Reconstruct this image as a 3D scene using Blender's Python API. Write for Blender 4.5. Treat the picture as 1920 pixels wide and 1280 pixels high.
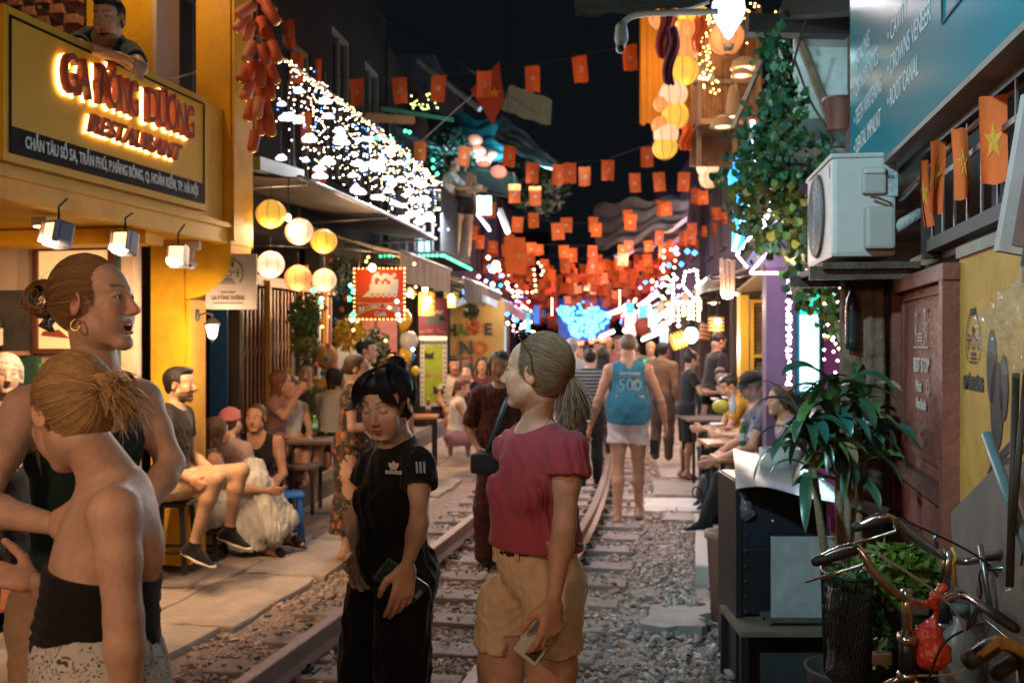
import bpy,bmesh,math,random
import numpy as np
from mathutils import Vector,Matrix,Euler,noise
for o in list(bpy.data.objects): bpy.data.objects.remove(o)
sc = bpy.context.scene
COL = sc.collection
R = math.radians
FP,CX,CY,H = 1867.0,960.0,640.0,1.70
# ---------------------------------------------------------------- camera, sky, exposure
cam = bpy.data.objects.new('camera',bpy.data.cameras.new('camera')); COL.objects.link(cam)
cam.location = (0,0,H); cam.rotation_euler = (R(90),0,0)
cam.data.lens = 35; cam.data.sensor_width = 36; cam.data.clip_end = 600; cam.data.clip_start = .05
cam.data.dof.use_dof = True; cam.data.dof.focus_distance = 2.9; cam.data.dof.aperture_fstop = 4.0
sc.camera = cam
world = bpy.data.worlds.new('World'); sc.world = world; world.use_nodes = True
WN = world.node_tree
sky = WN.nodes.new('ShaderNodeTexSky'); sky.sky_type = 'NISHITA'; sky.sun_disc = False
sky.sun_elevation = R(-9); sky.sun_rotation = R(200)
bg = WN.nodes['Background']; bg.inputs[1].default_value = .05
bg2 = WN.nodes.new('ShaderNodeBackground'); bg2.inputs[0].default_value = (.62,.80,1,1); bg2.inputs[1].default_value = .0058
addw = WN.nodes.new('ShaderNodeAddShader')
WN.links.new(sky.outputs[0],bg.inputs[0]); WN.links.new(bg.outputs[0],addw.inputs[0]); WN.links.new(bg2.outputs[0],addw.inputs[1])
WN.links.new(addw.outputs[0],WN.nodes['World Output'].inputs[0])
sc.view_settings.view_transform = 'Standard'; sc.view_settings.look = 'None'
sc.view_settings.exposure = .2; sc.view_settings.gamma = 1; sc.view_settings.use_curve_mapping = False
sc.cycles.use_denoising = True; sc.cycles.sample_clamp_indirect = 1.2; sc.cycles.max_bounces = 6
sc.cycles.diffuse_bounces = 3; sc.cycles.glossy_bounces = 2; sc.cycles.transmission_bounces = 4; sc.cycles.transparent_max_bounces = 12
sc.cycles.caustics_reflective = False; sc.cycles.caustics_refractive = False
sc.cycles.use_light_tree = True
# ---------------------------------------------------------------- placing
def at(x,y,Z): return Vector(((x-CX)/FP*Z,Z,H-(y-CY)/FP*Z))
_ys = [-12,0,4.46,8.3,11.9,16,20,30,45,70]
_xs = [-4.28,-1.66,-.70,.12,.64,1.07,1.42,2.10,2.75,3.4]
def cxs(Y):
 return float(np.interp(Y,_ys,_xs)) if Y < 3 or Y > 60 else float(np.mean([np.interp(Y+d,_ys,_xs) for d in (-1.5,-.75,0,.75,1.5)]))
def hdg(Y): return math.atan2(cxs(Y+.5)-cxs(Y-.5),1.0)
def P(u,Y,z=0):            # street frame: u metres right of the track centre
 h = hdg(Y); return Vector((cxs(Y)+u*math.cos(h),Y-u*math.sin(h),z))
def Rz(a): return Matrix.Rotation(a,4,'Z')
# ---------------------------------------------------------------- materials
MATS = {}
def mat(name,c=(.5,.5,.5),rough=.6,metal=0,em=None,es=0,var=.0,vs=8,bump=0,bs=60,alpha=1,trans=0,spec=.5,
  dirt=0,dirtc=(.05,.04,.03),attr=None,coat=0,sheen=0,sss=0,ridged=False,sample=None):
 if name in MATS: return MATS[name]
 m = bpy.data.materials.new(name); m.use_nodes = True; MATS[name] = m
 nt = m.node_tree; N = nt.nodes; L = nt.links; b = N['Principled BSDF']
 b.inputs['Base Color'].default_value = (*c,1); b.inputs['Roughness'].default_value = rough
 b.inputs['Metallic'].default_value = metal; b.inputs['Specular IOR Level'].default_value = spec
 b.inputs['Alpha'].default_value = alpha; b.inputs['Transmission Weight'].default_value = trans
 b.inputs['Coat Weight'].default_value = coat
 if sheen: b.inputs['Sheen Weight'].default_value = sheen
 if sss:
  b.inputs['Subsurface Weight'].default_value = sss; b.inputs['Subsurface Radius'].default_value = (1,.35,.2)
  b.inputs['Subsurface Scale'].default_value = .012
 if em:
  b.inputs['Emission Color'].default_value = (*em,1); b.inputs['Emission Strength'].default_value = es
 if sample == 'none': m.cycles.emission_sampling = 'NONE'
 tc = N.new('ShaderNodeTexCoord'); cur = None
 if attr:
  a = N.new('ShaderNodeAttribute'); a.attribute_name = attr; cur = a.outputs['Color']
 if var:
  n = N.new('ShaderNodeTexNoise'); n.inputs['Scale'].default_value = vs; n.inputs['Detail'].default_value = 5; n.inputs['Roughness'].default_value = .65
  L.new(tc.outputs['Object'],n.inputs['Vector'])
  mr = N.new('ShaderNodeMapRange'); mr.inputs['From Min'].default_value = .3; mr.inputs['From Max'].default_value = .7
  mr.inputs['To Min'].default_value = 1-var; mr.inputs['To Max'].default_value = 1+var
  L.new(n.outputs['Fac'],mr.inputs['Value'])
  mx = N.new('ShaderNodeVectorMath'); mx.operation = 'SCALE'
  if cur: L.new(cur,mx.inputs[0])
  else: mx.inputs[0].default_value = c
  L.new(mr.outputs[0],mx.inputs['Scale']); cur = mx.outputs[0]
 if dirt:
  n = N.new('ShaderNodeTexNoise'); n.inputs['Scale'].default_value = vs*.5+1; n.inputs['Detail'].default_value = 8; n.inputs['Roughness'].default_value = .7
  L.new(tc.outputs['Object'],n.inputs['Vector'])
  mr = N.new('ShaderNodeMapRange'); mr.inputs['From Min'].default_value = .48; mr.inputs['From Max'].default_value = .72; mr.inputs['To Max'].default_value = dirt
  L.new(n.outputs['Fac'],mr.inputs['Value'])
  mx = N.new('ShaderNodeMix'); mx.data_type = 'RGBA'; mx.inputs[7].default_value = (*dirtc,1)
  if cur: L.new(cur,mx.inputs[6])
  else: mx.inputs[6].default_value = (*c,1)
  L.new(mr.outputs[0],mx.inputs[0]); cur = mx.outputs[2]
  mr2 = N.new('ShaderNodeMapRange'); mr2.inputs['To Min'].default_value = rough; mr2.inputs['To Max'].default_value = min(1,rough+.35)
  L.new(mr.outputs[0],mr2.inputs['Value']); L.new(mr2.outputs[0],b.inputs['Roughness'])
 if cur: L.new(cur,b.inputs['Base Color'])
 if bump:
  n = N.new('ShaderNodeTexNoise'); n.inputs['Scale'].default_value = bs; n.inputs['Detail'].default_value = 6
  L.new(tc.outputs['Object'],n.inputs['Vector'])
  if ridged: n.noise_type = 'RIDGED_MULTIFRACTAL'; n.inputs['Detail'].default_value = 2; n.inputs['Distortion'].default_value = .6
  bp = N.new('ShaderNodeBump'); bp.inputs['Strength'].default_value = bump; bp.inputs['Distance'].default_value = .02
  L.new(n.outputs['Fac'],bp.inputs['Height']); L.new(bp.outputs[0],b.inputs['Normal'])
 return m
def emat(name,c,s,sample=None): return mat(name,c=(.6*c[0],.6*c[1],.6*c[2]),rough=.5,em=c,es=s,sample=sample)
# ---------------------------------------------------------------- mesh building
def frame(d,up=Vector((0,0,1))):
 d = Vector(d).normalized()
 if abs(d.dot(up)) > .98: up = Vector((0,1,0))
 x = up.cross(d).normalized(); y = d.cross(x).normalized()
 return x,y,d
class MB:
 def __init__(s): s.v = []; s.f = []; s.sm = []; s.mi = []; s.m = 0
 def add(s,vs,fs,smooth=False):
  n = len(s.v); s.v +=[tuple(v) for v in vs]; s.f +=[tuple(i+n for i in f) for f in fs]
  s.sm +=[smooth]*len(fs); s.mi +=[s.m]*len(fs); return s
 def box(s,c,size,M=None,rz=0,bev=0):
  hx,hy,hz = size[0]/2,size[1]/2,size[2]/2
  if M is None: M = Matrix.Rotation(rz,3,'Z')
  c = Vector(c)
  if bev:
   b = min(bev,hx*.9,hy*.9,hz*.9); pts = []
   bm = bmesh.new(); bmesh.ops.create_cube(bm,size=1)
   for v in bm.verts: v.co = Vector((v.co.x*2*hx,v.co.y*2*hy,v.co.z*2*hz))
   bmesh.ops.bevel(bm,geom=bm.edges[:],offset=b,segments=2,affect='EDGES',profile=.6)
   bm.verts.index_update()
   s.add([M @ v.co+c for v in bm.verts],[[v.index for v in f.verts] for f in bm.faces]); bm.free(); return s
  vs = [M @ Vector((x,y,z))+c for z in (-hz,hz) for y in (-hy,hy) for x in (-hx,hx)]
  return s.add(vs,[(0,2,3,1),(4,5,7,6),(0,1,5,4),(2,6,7,3),(0,4,6,2),(1,3,7,5)])
 def bar(s,a,b,w,h=None,up=Vector((0,0,1))):
  a = Vector(a); b = Vector(b); h = h or w; x,y,d = frame(b-a,up)
  M = Matrix((x,y,d)).transposed()
  return s.box((a+b)/2,(w,h,(b-a).length),M)
 def tube(s,pts,r,n=8,cap=True,closed=False):
  pts = [Vector(p) for p in pts]; k = len(pts); rs = r if isinstance(r,(list,tuple)) else [r]*k
  vs = []; X = None
  for i,p in enumerate(pts):
   d = (pts[(i+1) % k]-pts[i-1]) if closed else pts[min(i+1,k-1)]-pts[max(i-1,0)]
   if d.length < 1e-9: d = Vector((0,0,1))
   d.normalize()
   if X is None: X,Y,_ = frame(d)
   else:
    X = (X-d*X.dot(d)); X = X.normalized() if X.length > 1e-6 else frame(d)[0]
    Y = d.cross(X)
   for j in range(n):
    a = 2*math.pi*j/n; vs.append(p+(X*math.cos(a)+Y*math.sin(a))*rs[i])
  fs = []
  for i in range(k if closed else k-1):
   i2 = (i+1) % k
   for j in range(n): fs.append((i*n+j,i*n+(j+1) % n,i2*n+(j+1) % n,i2*n+j))
  if cap and not closed: fs +=[tuple(range(n-1,-1,-1)),tuple(range((k-1)*n,k*n))]
  return s.add(vs,fs,n > 5)
 def lathe(s,prof,n=16,c=(0,0,0),M=None,sx=1,sy=1,smooth=True):
  c = Vector(c); vs = []; k = len(prof)
  for r,z in prof:
   for j in range(n):
    a = 2*math.pi*j/n; p = Vector((r*math.cos(a)*sx,r*math.sin(a)*sy,z))
    vs.append((M @ p if M else p)+c)
  fs = [(i*n+j,i*n+(j+1) % n,(i+1)*n+(j+1) % n,(i+1)*n+j) for i in range(k-1) for j in range(n)]
  return s.add(vs,fs,smooth)
 def ball(s,c,r,n=10,M=None,sx=1,sy=1,sz=1):
  m = max(5,n*2 // 3)
  return s.lathe([(max(1e-4,r*math.sin(math.pi*i/m)),-sz*r*math.cos(math.pi*i/m)) for i in range(m+1)],n,c,M,sx,sy)
 def prism(s,poly,t,M=None,c=(0,0,0)):       # poly in x,z ; thickness t along y
  c = Vector(c); n = len(poly); M = M or Matrix.Identity(3)
  vs = [M @ Vector((x,-t/2,z))+c for x,z in poly]+[M @ Vector((x,t/2,z))+c for x,z in poly]
  return s.add(vs,[tuple(range(n)),tuple(range(2*n-1,n-1,-1))]+[(i,i+n,(i+1) % n+n,(i+1) % n) for i in range(n)])
 def quad(s,a,b,c,d): return s.add([a,b,c,d],[(0,1,2,3)])
 def grid(s,fn,nu,nv,smooth=True):
  vs = [fn(i/nu,j/nv) for j in range(nv+1) for i in range(nu+1)]
  return s.add(vs,[(j*(nu+1)+i,j*(nu+1)+i+1,(j+1)*(nu+1)+i+1,(j+1)*(nu+1)+i) for j in range(nv) for i in range(nu)],smooth)
 def mesh(s,name,ms,off=None):
  me = bpy.data.meshes.new(name)
  vs = s.v if off is None else [(v[0]-off[0],v[1]-off[1],v[2]-off[2]) for v in s.v]
  me.from_pydata(vs,[],s.f)
  for m in (ms if isinstance(ms,(list,tuple)) else [ms]): me.materials.append(m)
  me.polygons.foreach_set('use_smooth',s.sm)
  if any(s.mi): me.polygons.foreach_set('material_index',s.mi)
  me.update(); return me
 def obj(s,name,ms,parent=None,local=True,M=None,**kw):
  off = None
  if M is not None: s.v = [tuple(M @ Vector(v)) for v in s.v]; local = False
  if parent is not None and not local: off = wloc(parent)
  return link(name,s.mesh(name,ms,off),parent,**kw)
def wloc(o):
 v = Vector(o.location)
 while o.parent: o = o.parent; v = v+o.location
 return v
def props(o,label=None,cat=None,group=None,kind=None):
 for k,v in (('label',label),('category',cat),('group',group),('kind',kind)):
  if v: o[k] = v
 return o
def link(name,data,parent=None,loc=None,rz=0,**kw):
 o = bpy.data.objects.new(name,data); COL.objects.link(o)
 if loc is not None: o.location = loc
 if rz: o.rotation_euler.z = rz
 if parent is not None: o.parent = parent
 return props(o,**kw)
def thing(name,label,cat,loc=(0,0,0),rz=0,group=None):
 return link(name,None,None,loc,rz,label=label,cat=cat,group=group)
KIDS = {}
def kids(o): return [c for c in bpy.data.objects if c.parent is o]
def dup(root,loc=None,rz=None,label=None,group=None,scale=None,tree=None):
 tree = tree or [(c,kids(c)) for c in kids(root)]
 r = root.copy(); COL.objects.link(r)
 if loc is not None: r.location = loc
 if rz is not None: r.rotation_euler.z = rz
 if scale: r.scale = (scale,)*3 if not isinstance(scale,(tuple,list)) else scale
 if label: r['label'] = label
 if group: r['group'] = group
 for c,gs in tree:
  k = c.copy(); COL.objects.link(k); k.parent = r
  for g in gs:
   q = g.copy(); COL.objects.link(q); q.parent = k
 return r
def tree_of(root): return [(c,kids(c)) for c in kids(root)]
def setcol(me,name,cols):
 a = me.color_attributes.new(name,'FLOAT_COLOR','POINT')
 arr = np.ones((len(me.vertices),4),np.float32); arr[:,:3] = cols
 a.data.foreach_set('color',arr.ravel())
def text(name,s,size,m,parent,M,depth=.004,align='CENTER',spacing=1,bold=0,shear=0,xs=1,fit=0,**kw):
 """flat lettering as a mesh; M places the text plane (x right, y up, z out of the plane)"""
 cu = bpy.data.curves.new(name,'FONT'); cu.body = s; cu.size = size; cu.extrude = depth; cu.align_x = align; cu.align_y = 'CENTER'
 cu.space_character = spacing; cu.offset = bold; cu.shear = shear; cu.resolution_u = 3
 o = bpy.data.objects.new(name,cu); COL.objects.link(o)
 me = bpy.data.meshes.new_from_object(o.evaluated_get(bpy.context.evaluated_depsgraph_get()))
 bpy.data.objects.remove(o); bpy.data.curves.remove(cu)
 me.materials.clear(); me.materials.append(m)
 if fit: w_ = [v.co.x for v in me.vertices]; xs = fit/max(1e-3,max(w_)-min(w_))
 me.transform(M @ Matrix.Diagonal((xs,1,1,1)))
 return link(name,me,parent,**kw)
def planeM(c,xdir,ydir=Vector((0,0,1))):
 x = Vector(xdir).normalized(); y = Vector(ydir).normalized(); z = x.cross(y).normalized()
 M = Matrix((x,y,z)).transposed().to_4x4(); M.translation = Vector(c); return M
def lamp(name,kind,loc,power,c=(1,.75,.45),r=.05,parent=None,rot=None,size=None):
 l = bpy.data.lights.new(name,kind); l.energy = power; l.color = c
 if kind == 'POINT': l.shadow_soft_size = r
 if kind == 'SPOT': l.shadow_soft_size = r; l.spot_size = R(size or 100); l.spot_blend = .7
 if kind == 'AREA': l.size = size or .3
 o = link(name,l,parent,loc)
 if rot: o.rotation_euler = rot
 return o
rnd = random.Random(7)
# ================================================================ bodies: smooth-blended distance fields turned into one surface
class SDF:
 def __init__(s): s.p = []
 def rc(s,a,b,ra,rb=None,k=.02,sub=False,sq=None,inf=0):
  """round cone; sq=(axis, factor) stretches distances along an axis (flattening)"""
  a = np.array(a,float); b = np.array(b,float); rb = ra if rb is None else rb
  ra +=inf; rb +=inf; m = max(ra,rb)*(1 if sq is None else max(1,1/sq[1]))
  s.p.append(('rc',(a,b,ra,rb,sq),k,sub,np.minimum(a,b)-m,np.maximum(a,b)+m)); return s
 def el(s,c,r,F=None,k=.02,sub=False,inf=0):
  c = np.array(c,float); r = np.array(r,float)+inf; F = np.eye(3) if F is None else F
  e = np.sqrt((F.T ** 2 @ (r ** 2))) if F is not None else r
  s.p.append(('el',(c,r,F),k,sub,c-e,c+e)); return s
 def cy(s,p,n,r,k=.005):      # cut away a half-infinite cylinder starting at p, running along n
  p = np.array(p,float); s.p.append(('cy',(p,nz(n),r),k,True,p-r-.12,p+r+.12)); return s
 def half(s,p,n,k=.006):      # keep the side the normal points AWAY from
  s.p.append(('pl',(np.array(p,float),np.array(n,float)/np.linalg.norm(n)),k,True,None,None)); return s
 def bounds(s):
  q = [x for x in s.p if not x[3]]
  return np.min([x[4] for x in q],0),np.max([x[5] for x in q],0)
 def mesh(s,h,lo=None,hi=None):
  l,u = s.bounds(); l = l-3*h; u = u+3*h
  if lo is not None: l = np.maximum(l,lo)
  if hi is not None: u = np.minimum(u,hi)
  n = np.maximum(np.ceil((u-l)/h).astype(int)+1,4)
  ax = [l[i]+h*np.arange(n[i]) for i in range(3)]
  D = np.full(n,.12,np.float32)
  for t,a,k,sub,pl,pu in s.p:
   if pl is None: i0 = np.zeros(3,int); i1 = n
   else:
    mg = k+2.5*h
    i0 = np.clip(np.floor((pl-mg-l)/h).astype(int),0,n); i1 = np.clip(np.ceil((pu+mg-l)/h).astype(int)+1,0,n)
    if np.any(i1 <= i0): continue
   X = ax[0][i0[0]:i1[0],None,None]; Y = ax[1][None,i0[1]:i1[1],None]; Z = ax[2][None,None,i0[2]:i1[2]]
   sl = (slice(i0[0],i1[0]),slice(i0[1],i1[1]),slice(i0[2],i1[2]))
   if t == 'rc':
    A,B,ra,rb,sq = a; x = X-A[0]; y = Y-A[1]; z = Z-A[2]; ba = B-A; L2 = max(ba @ ba,1e-9)
    tt = np.clip((x*ba[0]+y*ba[1]+z*ba[2])/L2,0,1)
    dx = x-tt*ba[0]; dy = y-tt*ba[1]; dz = z-tt*ba[2]
    d2 = dx*dx+dy*dy+dz*dz
    if sq is not None:
     v,f = sq; q = dx*v[0]+dy*v[1]+dz*v[2]; d2 = d2+q*q*(f*f-1)
    d = np.sqrt(d2)-(ra+(rb-ra)*tt)
   elif t == 'el':
    c,r,F = a; x = X-c[0]; y = Y-c[1]; z = Z-c[2]
    q = [(x*F[i][0]+y*F[i][1]+z*F[i][2])/r[i] for i in range(3)]
    k0 = np.sqrt(q[0] ** 2+q[1] ** 2+q[2] ** 2)+1e-9
    k1 = np.sqrt((q[0]/r[0]) ** 2+(q[1]/r[1]) ** 2+(q[2]/r[2]) ** 2)+1e-9
    d = k0*(k0-1)/k1
   elif t == 'cy':
    p,nn,r = a; x = X-p[0]; y = Y-p[1]; z = Z-p[2]; ax_ = x*nn[0]+y*nn[1]+z*nn[2]
    d = np.maximum(-ax_,np.sqrt(np.maximum(x*x+y*y+z*z-ax_*ax_,0))-r)
   else:
    p,nn = a; d = -((X-p[0])*nn[0]+(Y-p[1])*nn[1]+(Z-p[2])*nn[2])
   e = D[sl]
   if sub:
    d = -d; hh = np.clip(.5-.5*(e-d)/k,0,1) ; D[sl] = e*(1-hh)+d*hh+k*hh*(1-hh)
   else:
    hh = np.clip(.5+.5*(d-e)/k,0,1); D[sl] = d*(1-hh)+e*hh-k*hh*(1-hh)
  return nets(D,l,h)
def nets(D,l,h):
 S = D < 0; n = np.array(D.shape)
 c = sum(S[i:n[0]-1+i,j:n[1]-1+j,k:n[2]-1+k].astype(np.int8) for i in (0,1) for j in (0,1) for k in (0,1))
 act = (c > 0) & (c < 8); idx = np.argwhere(act)
 if len(idx) == 0: return np.zeros((0,3)),np.zeros((0,4),int)
 ids = np.full(act.shape,-1,int); ids[act] = np.arange(len(idx))
 P_ = np.zeros((len(idx),3)); W = np.zeros(len(idx))
 corners = {q: D[idx[:,0]+q[0],idx[:,1]+q[1],idx[:,2]+q[2]] for q in [(i,j,k) for i in (0,1) for j in (0,1) for k in (0,1)]}
 for q in corners:
  for a in range(3):
   if q[a] == 0:
    w = list(q); w[a] = 1; w = tuple(w); d0 = corners[q]; d1 = corners[w]; m = (d0 < 0) != (d1 < 0)
    t = d0/np.where(np.abs(d0-d1) < 1e-9,1,d0-d1); pt = np.tile(np.array(q,float),(len(idx),1)); pt[:,a] = t
    P_[m] +=pt[m]; W[m] +=1
 V = (idx+P_/W[:,None])*h+l
 F = []
 for a in range(3):
  b,c2 = (a+1) % 3,(a+2) % 3
  s0 = [slice(None)]*3; s1 = [slice(None)]*3; s0[a] = slice(0,-1); s1[a] = slice(1,None)
  d0 = S[tuple(s0)]; d1 = S[tuple(s1)]; e = np.argwhere(d0 != d1)
  e = e[(e[:,b] > 0) & (e[:,c2] > 0) & (e[:,b] < n[b]-1) & (e[:,c2] < n[c2]-1)]
  if not len(e): continue
  def g(db,dc):
   q = e.copy(); q[:,b]-= db; q[:,c2]-= dc; return ids[q[:,0],q[:,1],q[:,2]]
  f = np.stack([g(1,1),g(0,1),g(0,0),g(1,0)],1)
  fl = d0[e[:,0],e[:,1],e[:,2]]; f[~fl] = f[~fl][:,::-1]; F.append(f)
 return V,np.concatenate(F)
def npmesh(name,V,F,m,parent=None,cols=None,smooth=True,**kw):
 me = bpy.data.meshes.new(name)
 nv,nf = len(V),len(F); off = wloc(parent) if parent is not None else Vector((0,0,0))
 me.vertices.add(nv); me.vertices.foreach_set('co',(V-np.array(off)).astype(np.float32).ravel())
 k = F.shape[1]; me.loops.add(nf*k); me.loops.foreach_set('vertex_index',F.astype(np.int32).ravel())
 me.polygons.add(nf); me.polygons.foreach_set('loop_start',np.arange(0,nf*k,k,dtype=np.int32))
 try: me.polygons.foreach_set('loop_total',np.full(nf,k,np.int32))
 except Exception: pass
 me.update(calc_edges=True); me.polygons.foreach_set('use_smooth',np.full(nf,smooth))
 for q in (m if isinstance(m,(list,tuple)) else [m]): me.materials.append(q)
 if cols is not None: setcol(me,'Col',cols)
 return link(name,me,parent,**kw)
def relax(V,F,n=1,w=.5):
 for _ in range(n):
  A = np.zeros_like(V); C = np.zeros(len(V))
  for i in range(4):
   j = (i+1) % 4
   np.add.at(A,F[:,i],V[F[:,j]]); np.add.at(C,F[:,i],1)
   np.add.at(A,F[:,j],V[F[:,i]]); np.add.at(C,F[:,j],1)
  V = V*(1-w)+w*A/np.maximum(C,1)[:,None]
 return V
def vnormals(V,F):
 n = np.cross(V[F[:,2]]-V[F[:,0]],V[F[:,3]]-V[F[:,1]]); N_ = np.zeros_like(V)
 for i in range(4): np.add.at(N_,F[:,i],n)
 return N_/np.maximum(np.linalg.norm(N_,axis=1),1e-12)[:,None]
def folds(V,F,amp,sc_=(9,9,4),seed=0,ridge=True):
 """cloth folds: ridged low-frequency waves, long in z"""
 r = np.random.RandomState(seed); N_ = vnormals(V,F); d = np.zeros(len(V))
 for i in range(7):
  k = r.normal(size=3)*np.array(sc_)*(1+.5*i); ph = r.rand()*6.3; w = r.normal(size=3)*5
  q = np.sin(V @ k+ph+1.3*np.sin(V @ w+ph*2)); q = 1.2-2.4*np.abs(q) ** .7 if ridge else q
  d +=q/(1+.4*i)
 return V+N_*(d/3*amp)[:,None]
A_ = lambda v: np.array(v,float)
def nz(v): v = np.array(v,float); return v/max(np.linalg.norm(v),1e-9)
# ---- head. local axes: x = person's left, y = forward, z = up ; origin between the eyes' level, mid head
def head_frame(c,yaw,pitch=0,roll=0):
 """yaw: facing direction angle in world (0 = +Y away from camera, 90 = +X screen right, 180 = towards camera); pitch up positive"""
 M = Matrix.Rotation(-R(yaw),3,'Z') @ Matrix.Rotation(R(pitch),3,'X') @ Matrix.Rotation(R(roll),3,'Y')
 return np.array(M)          # columns: right(+x), fwd, up
def head_sdf(s,c,M,sc_=1.0,p=None,inf=0,detail=True):
 p = p or {}
 f = lambda x,y,z: c+M @ (A_((x,y,z))*sc_)
 Ft = M.T; E = lambda x,y,z,r,k=.012,sub=False,F=Ft: s.el(f(x,y,z),A_(r)*sc_,F,k*sc_,sub)
 Cn = lambda a,b,ra,rb=None,k=.01,sub=False: s.rc(f(*a),f(*b),ra*sc_,(rb if rb is not None else ra)*sc_,k*sc_,sub)
 w = p.get('w',1.0); jo = p.get('open',0); jd = -.016*jo
 E(0,-.020,.036,(.075*w,.088,.078)); E(0,.030,.030,(.062*w,.056,.058),.02)
 E(0,.040,-.026,(.056*w,.047,.054),.02); E(0,.030,-.062+jd*.5,(.050*w,.050,.044),.02)
 E(0,.070,-.098+jd,(.019,.016,.015),.018)
 for sx in (-1,1):
  Cn((sx*.047*w,.002,-.052),(sx*.018,.060,-.096+jd),.014,.013,.024)
  E(sx*.040*w,.060,-.022,(.021,.018,.018),.022)
  E(sx*.031*w,.056,-.050,(.022,.020,.026),.024)
  if detail:
   Cn((sx*.012,.082,.021),(sx*.043*w,.068,.024),.0085,.007,.012)
   E(sx*.031,.097,.004,(.0165,.014,.0115),.010,True)
   cr = .0128 if p.get('closed') else .0138; E(sx*.031,.0735,.002,(cr,cr,cr),.005)
   if not p.get('closed'):
    hgt = p.get('eye',.0052); E(sx*.0315,.090,.0015,(.0125,.014,hgt),.002,True)
 nb = p.get('nose',1.0)
 Cn((0,.083,.010),(0,.095+.010*nb,-.031),.0080,.0108,.012)
 E(0,.096+.009*nb,-.034,(.0112,.0105,.0095),.008)
 for sx in (-1,1):
  E(sx*.0115,.091+.004*nb,-.038,(.0075,.010,.0068),.005)
  if detail: E(sx*.006,.099,-.0445,(.0034,.005,.004),.002,True)
 # mouth
 zm = -.066
 if detail:
  for sx in (-1,1):
   Cn((0,.0875,zm+.0045),(sx*.023,.076,zm+.001),.0052,.0028,.006)
   Cn((0,.0865,zm-.0052+jd),(sx*.021,.076,zm-.002+jd*.3),.0058,.0030,.006)
  if jo: E(0,.088,zm+jd*.45,(.020,.022,.0035+.0085*jo),.003,True)
  else: E(0,.086,zm,(.022,.0115,.0011),.0025,True)
  Cn((-.010,.080,zm-.0165+jd),(.010,.080,zm-.0165+jd),.004,.004,.008,True)
 for sx in (-1,1):
  Q = np.array(Matrix.Rotation(R(-14),3,'X') @ Matrix.Rotation(R(sx*-22),3,'Z')); Fe = (M @ Q).T
  s.el(f(sx*.078*w,-.008,-.006),A_((.0065,.017,.030))*sc_,Fe,.006*sc_)
  if detail:
   s.el(f(sx*.084*w,-.005,-.002),A_((.006,.010,.017))*sc_,Fe,.004*sc_,True)
   s.el(f(sx*.078*w,-.001,-.010),A_((.006,.006,.007))*sc_,Fe,.004*sc_)
 return f
def head_cols(V,c,M,sc_,skin,lip=(.42,.13,.12),brow=(.10,.06,.04),p=None,beard=None):
 p = p or {}; L = ((V-c) @ M)/sc_; C = np.tile(A_(skin),(len(V),1)); x,y,z = np.abs(L[:,0]),L[:,1],L[:,2]
 def mix(mask,col): C[:] = C*(1-mask[:,None])+A_(col)*mask[:,None]
 ss = lambda a: np.clip(a,0,1)
 red = A_(skin)*A_((1.15,.82,.78))
 mix(.6*np.exp(-((x-.040) ** 2+(z+.030) ** 2)/.0004)*(y > .03),red)
 mix(.6*np.exp(-((x) ** 2+(z+.034) ** 2)/.0003)*(y > .09),red)
 mix(.6*(x > .074),red)
 jd = -.016*p.get('open',0); zm = -.066
 t = ss(x/.024); up = zm+.0005; wy = (y > .068)
 lipm = ss(1.6-np.abs(z-(zm+.004*(1-t)+0))/(.0048*(1.15-t)))+ss(1.6-np.abs(z-(zm+jd*(1-t*.7)-.0055*(1-t)))/(.0062*(1.12-t)))
 mix(ss(lipm)*wy*(x < .024),lip)
 if p.get('open'):
  ins = (x/.019) ** 2+((z-(zm+jd*.45))/(.002+.009*p['open'])) ** 2 < 1; mix((ins & (y < .084) & (y > .03)).astype(float),(.10,.02,.02))
 bz = .0255+.006*np.sin(np.clip((x-.012)/.034,0,1)*2.4) ; mix(ss(1.5-np.abs(z-bz)/.0028)*(x > .012)*(x < .048)*(y > .045)*.85,brow)
 # lashes / lid line
 e = np.sqrt(((x-.0315)/.0145) ** 2+((z-.0015)/(p.get('eye',.0052)+.0022)) ** 2)
 if p.get('closed'): mix(((x > .018) & (x < .045) & (np.abs(z+.004+0.25*((x-.0315) ** 2)*-60) < .0016) & (y > .06)).astype(float)*.9,(.03,.02,.02))
 else: mix(ss((1.15-e)*4)*(y > .06)*.8*(z >-.001),(.04,.025,.02))
 if beard is not None:
  b = ss((-.030-z-.35*(x-.03))/.012)*(1-ss(lipm))*(y > .005-0*x)*ss((y+.01)/.03)+(np.abs(z+.052) < .006)*(x < .028)*(y > .08)
  mix(ss(b)*.85,beard)
 return C
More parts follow.
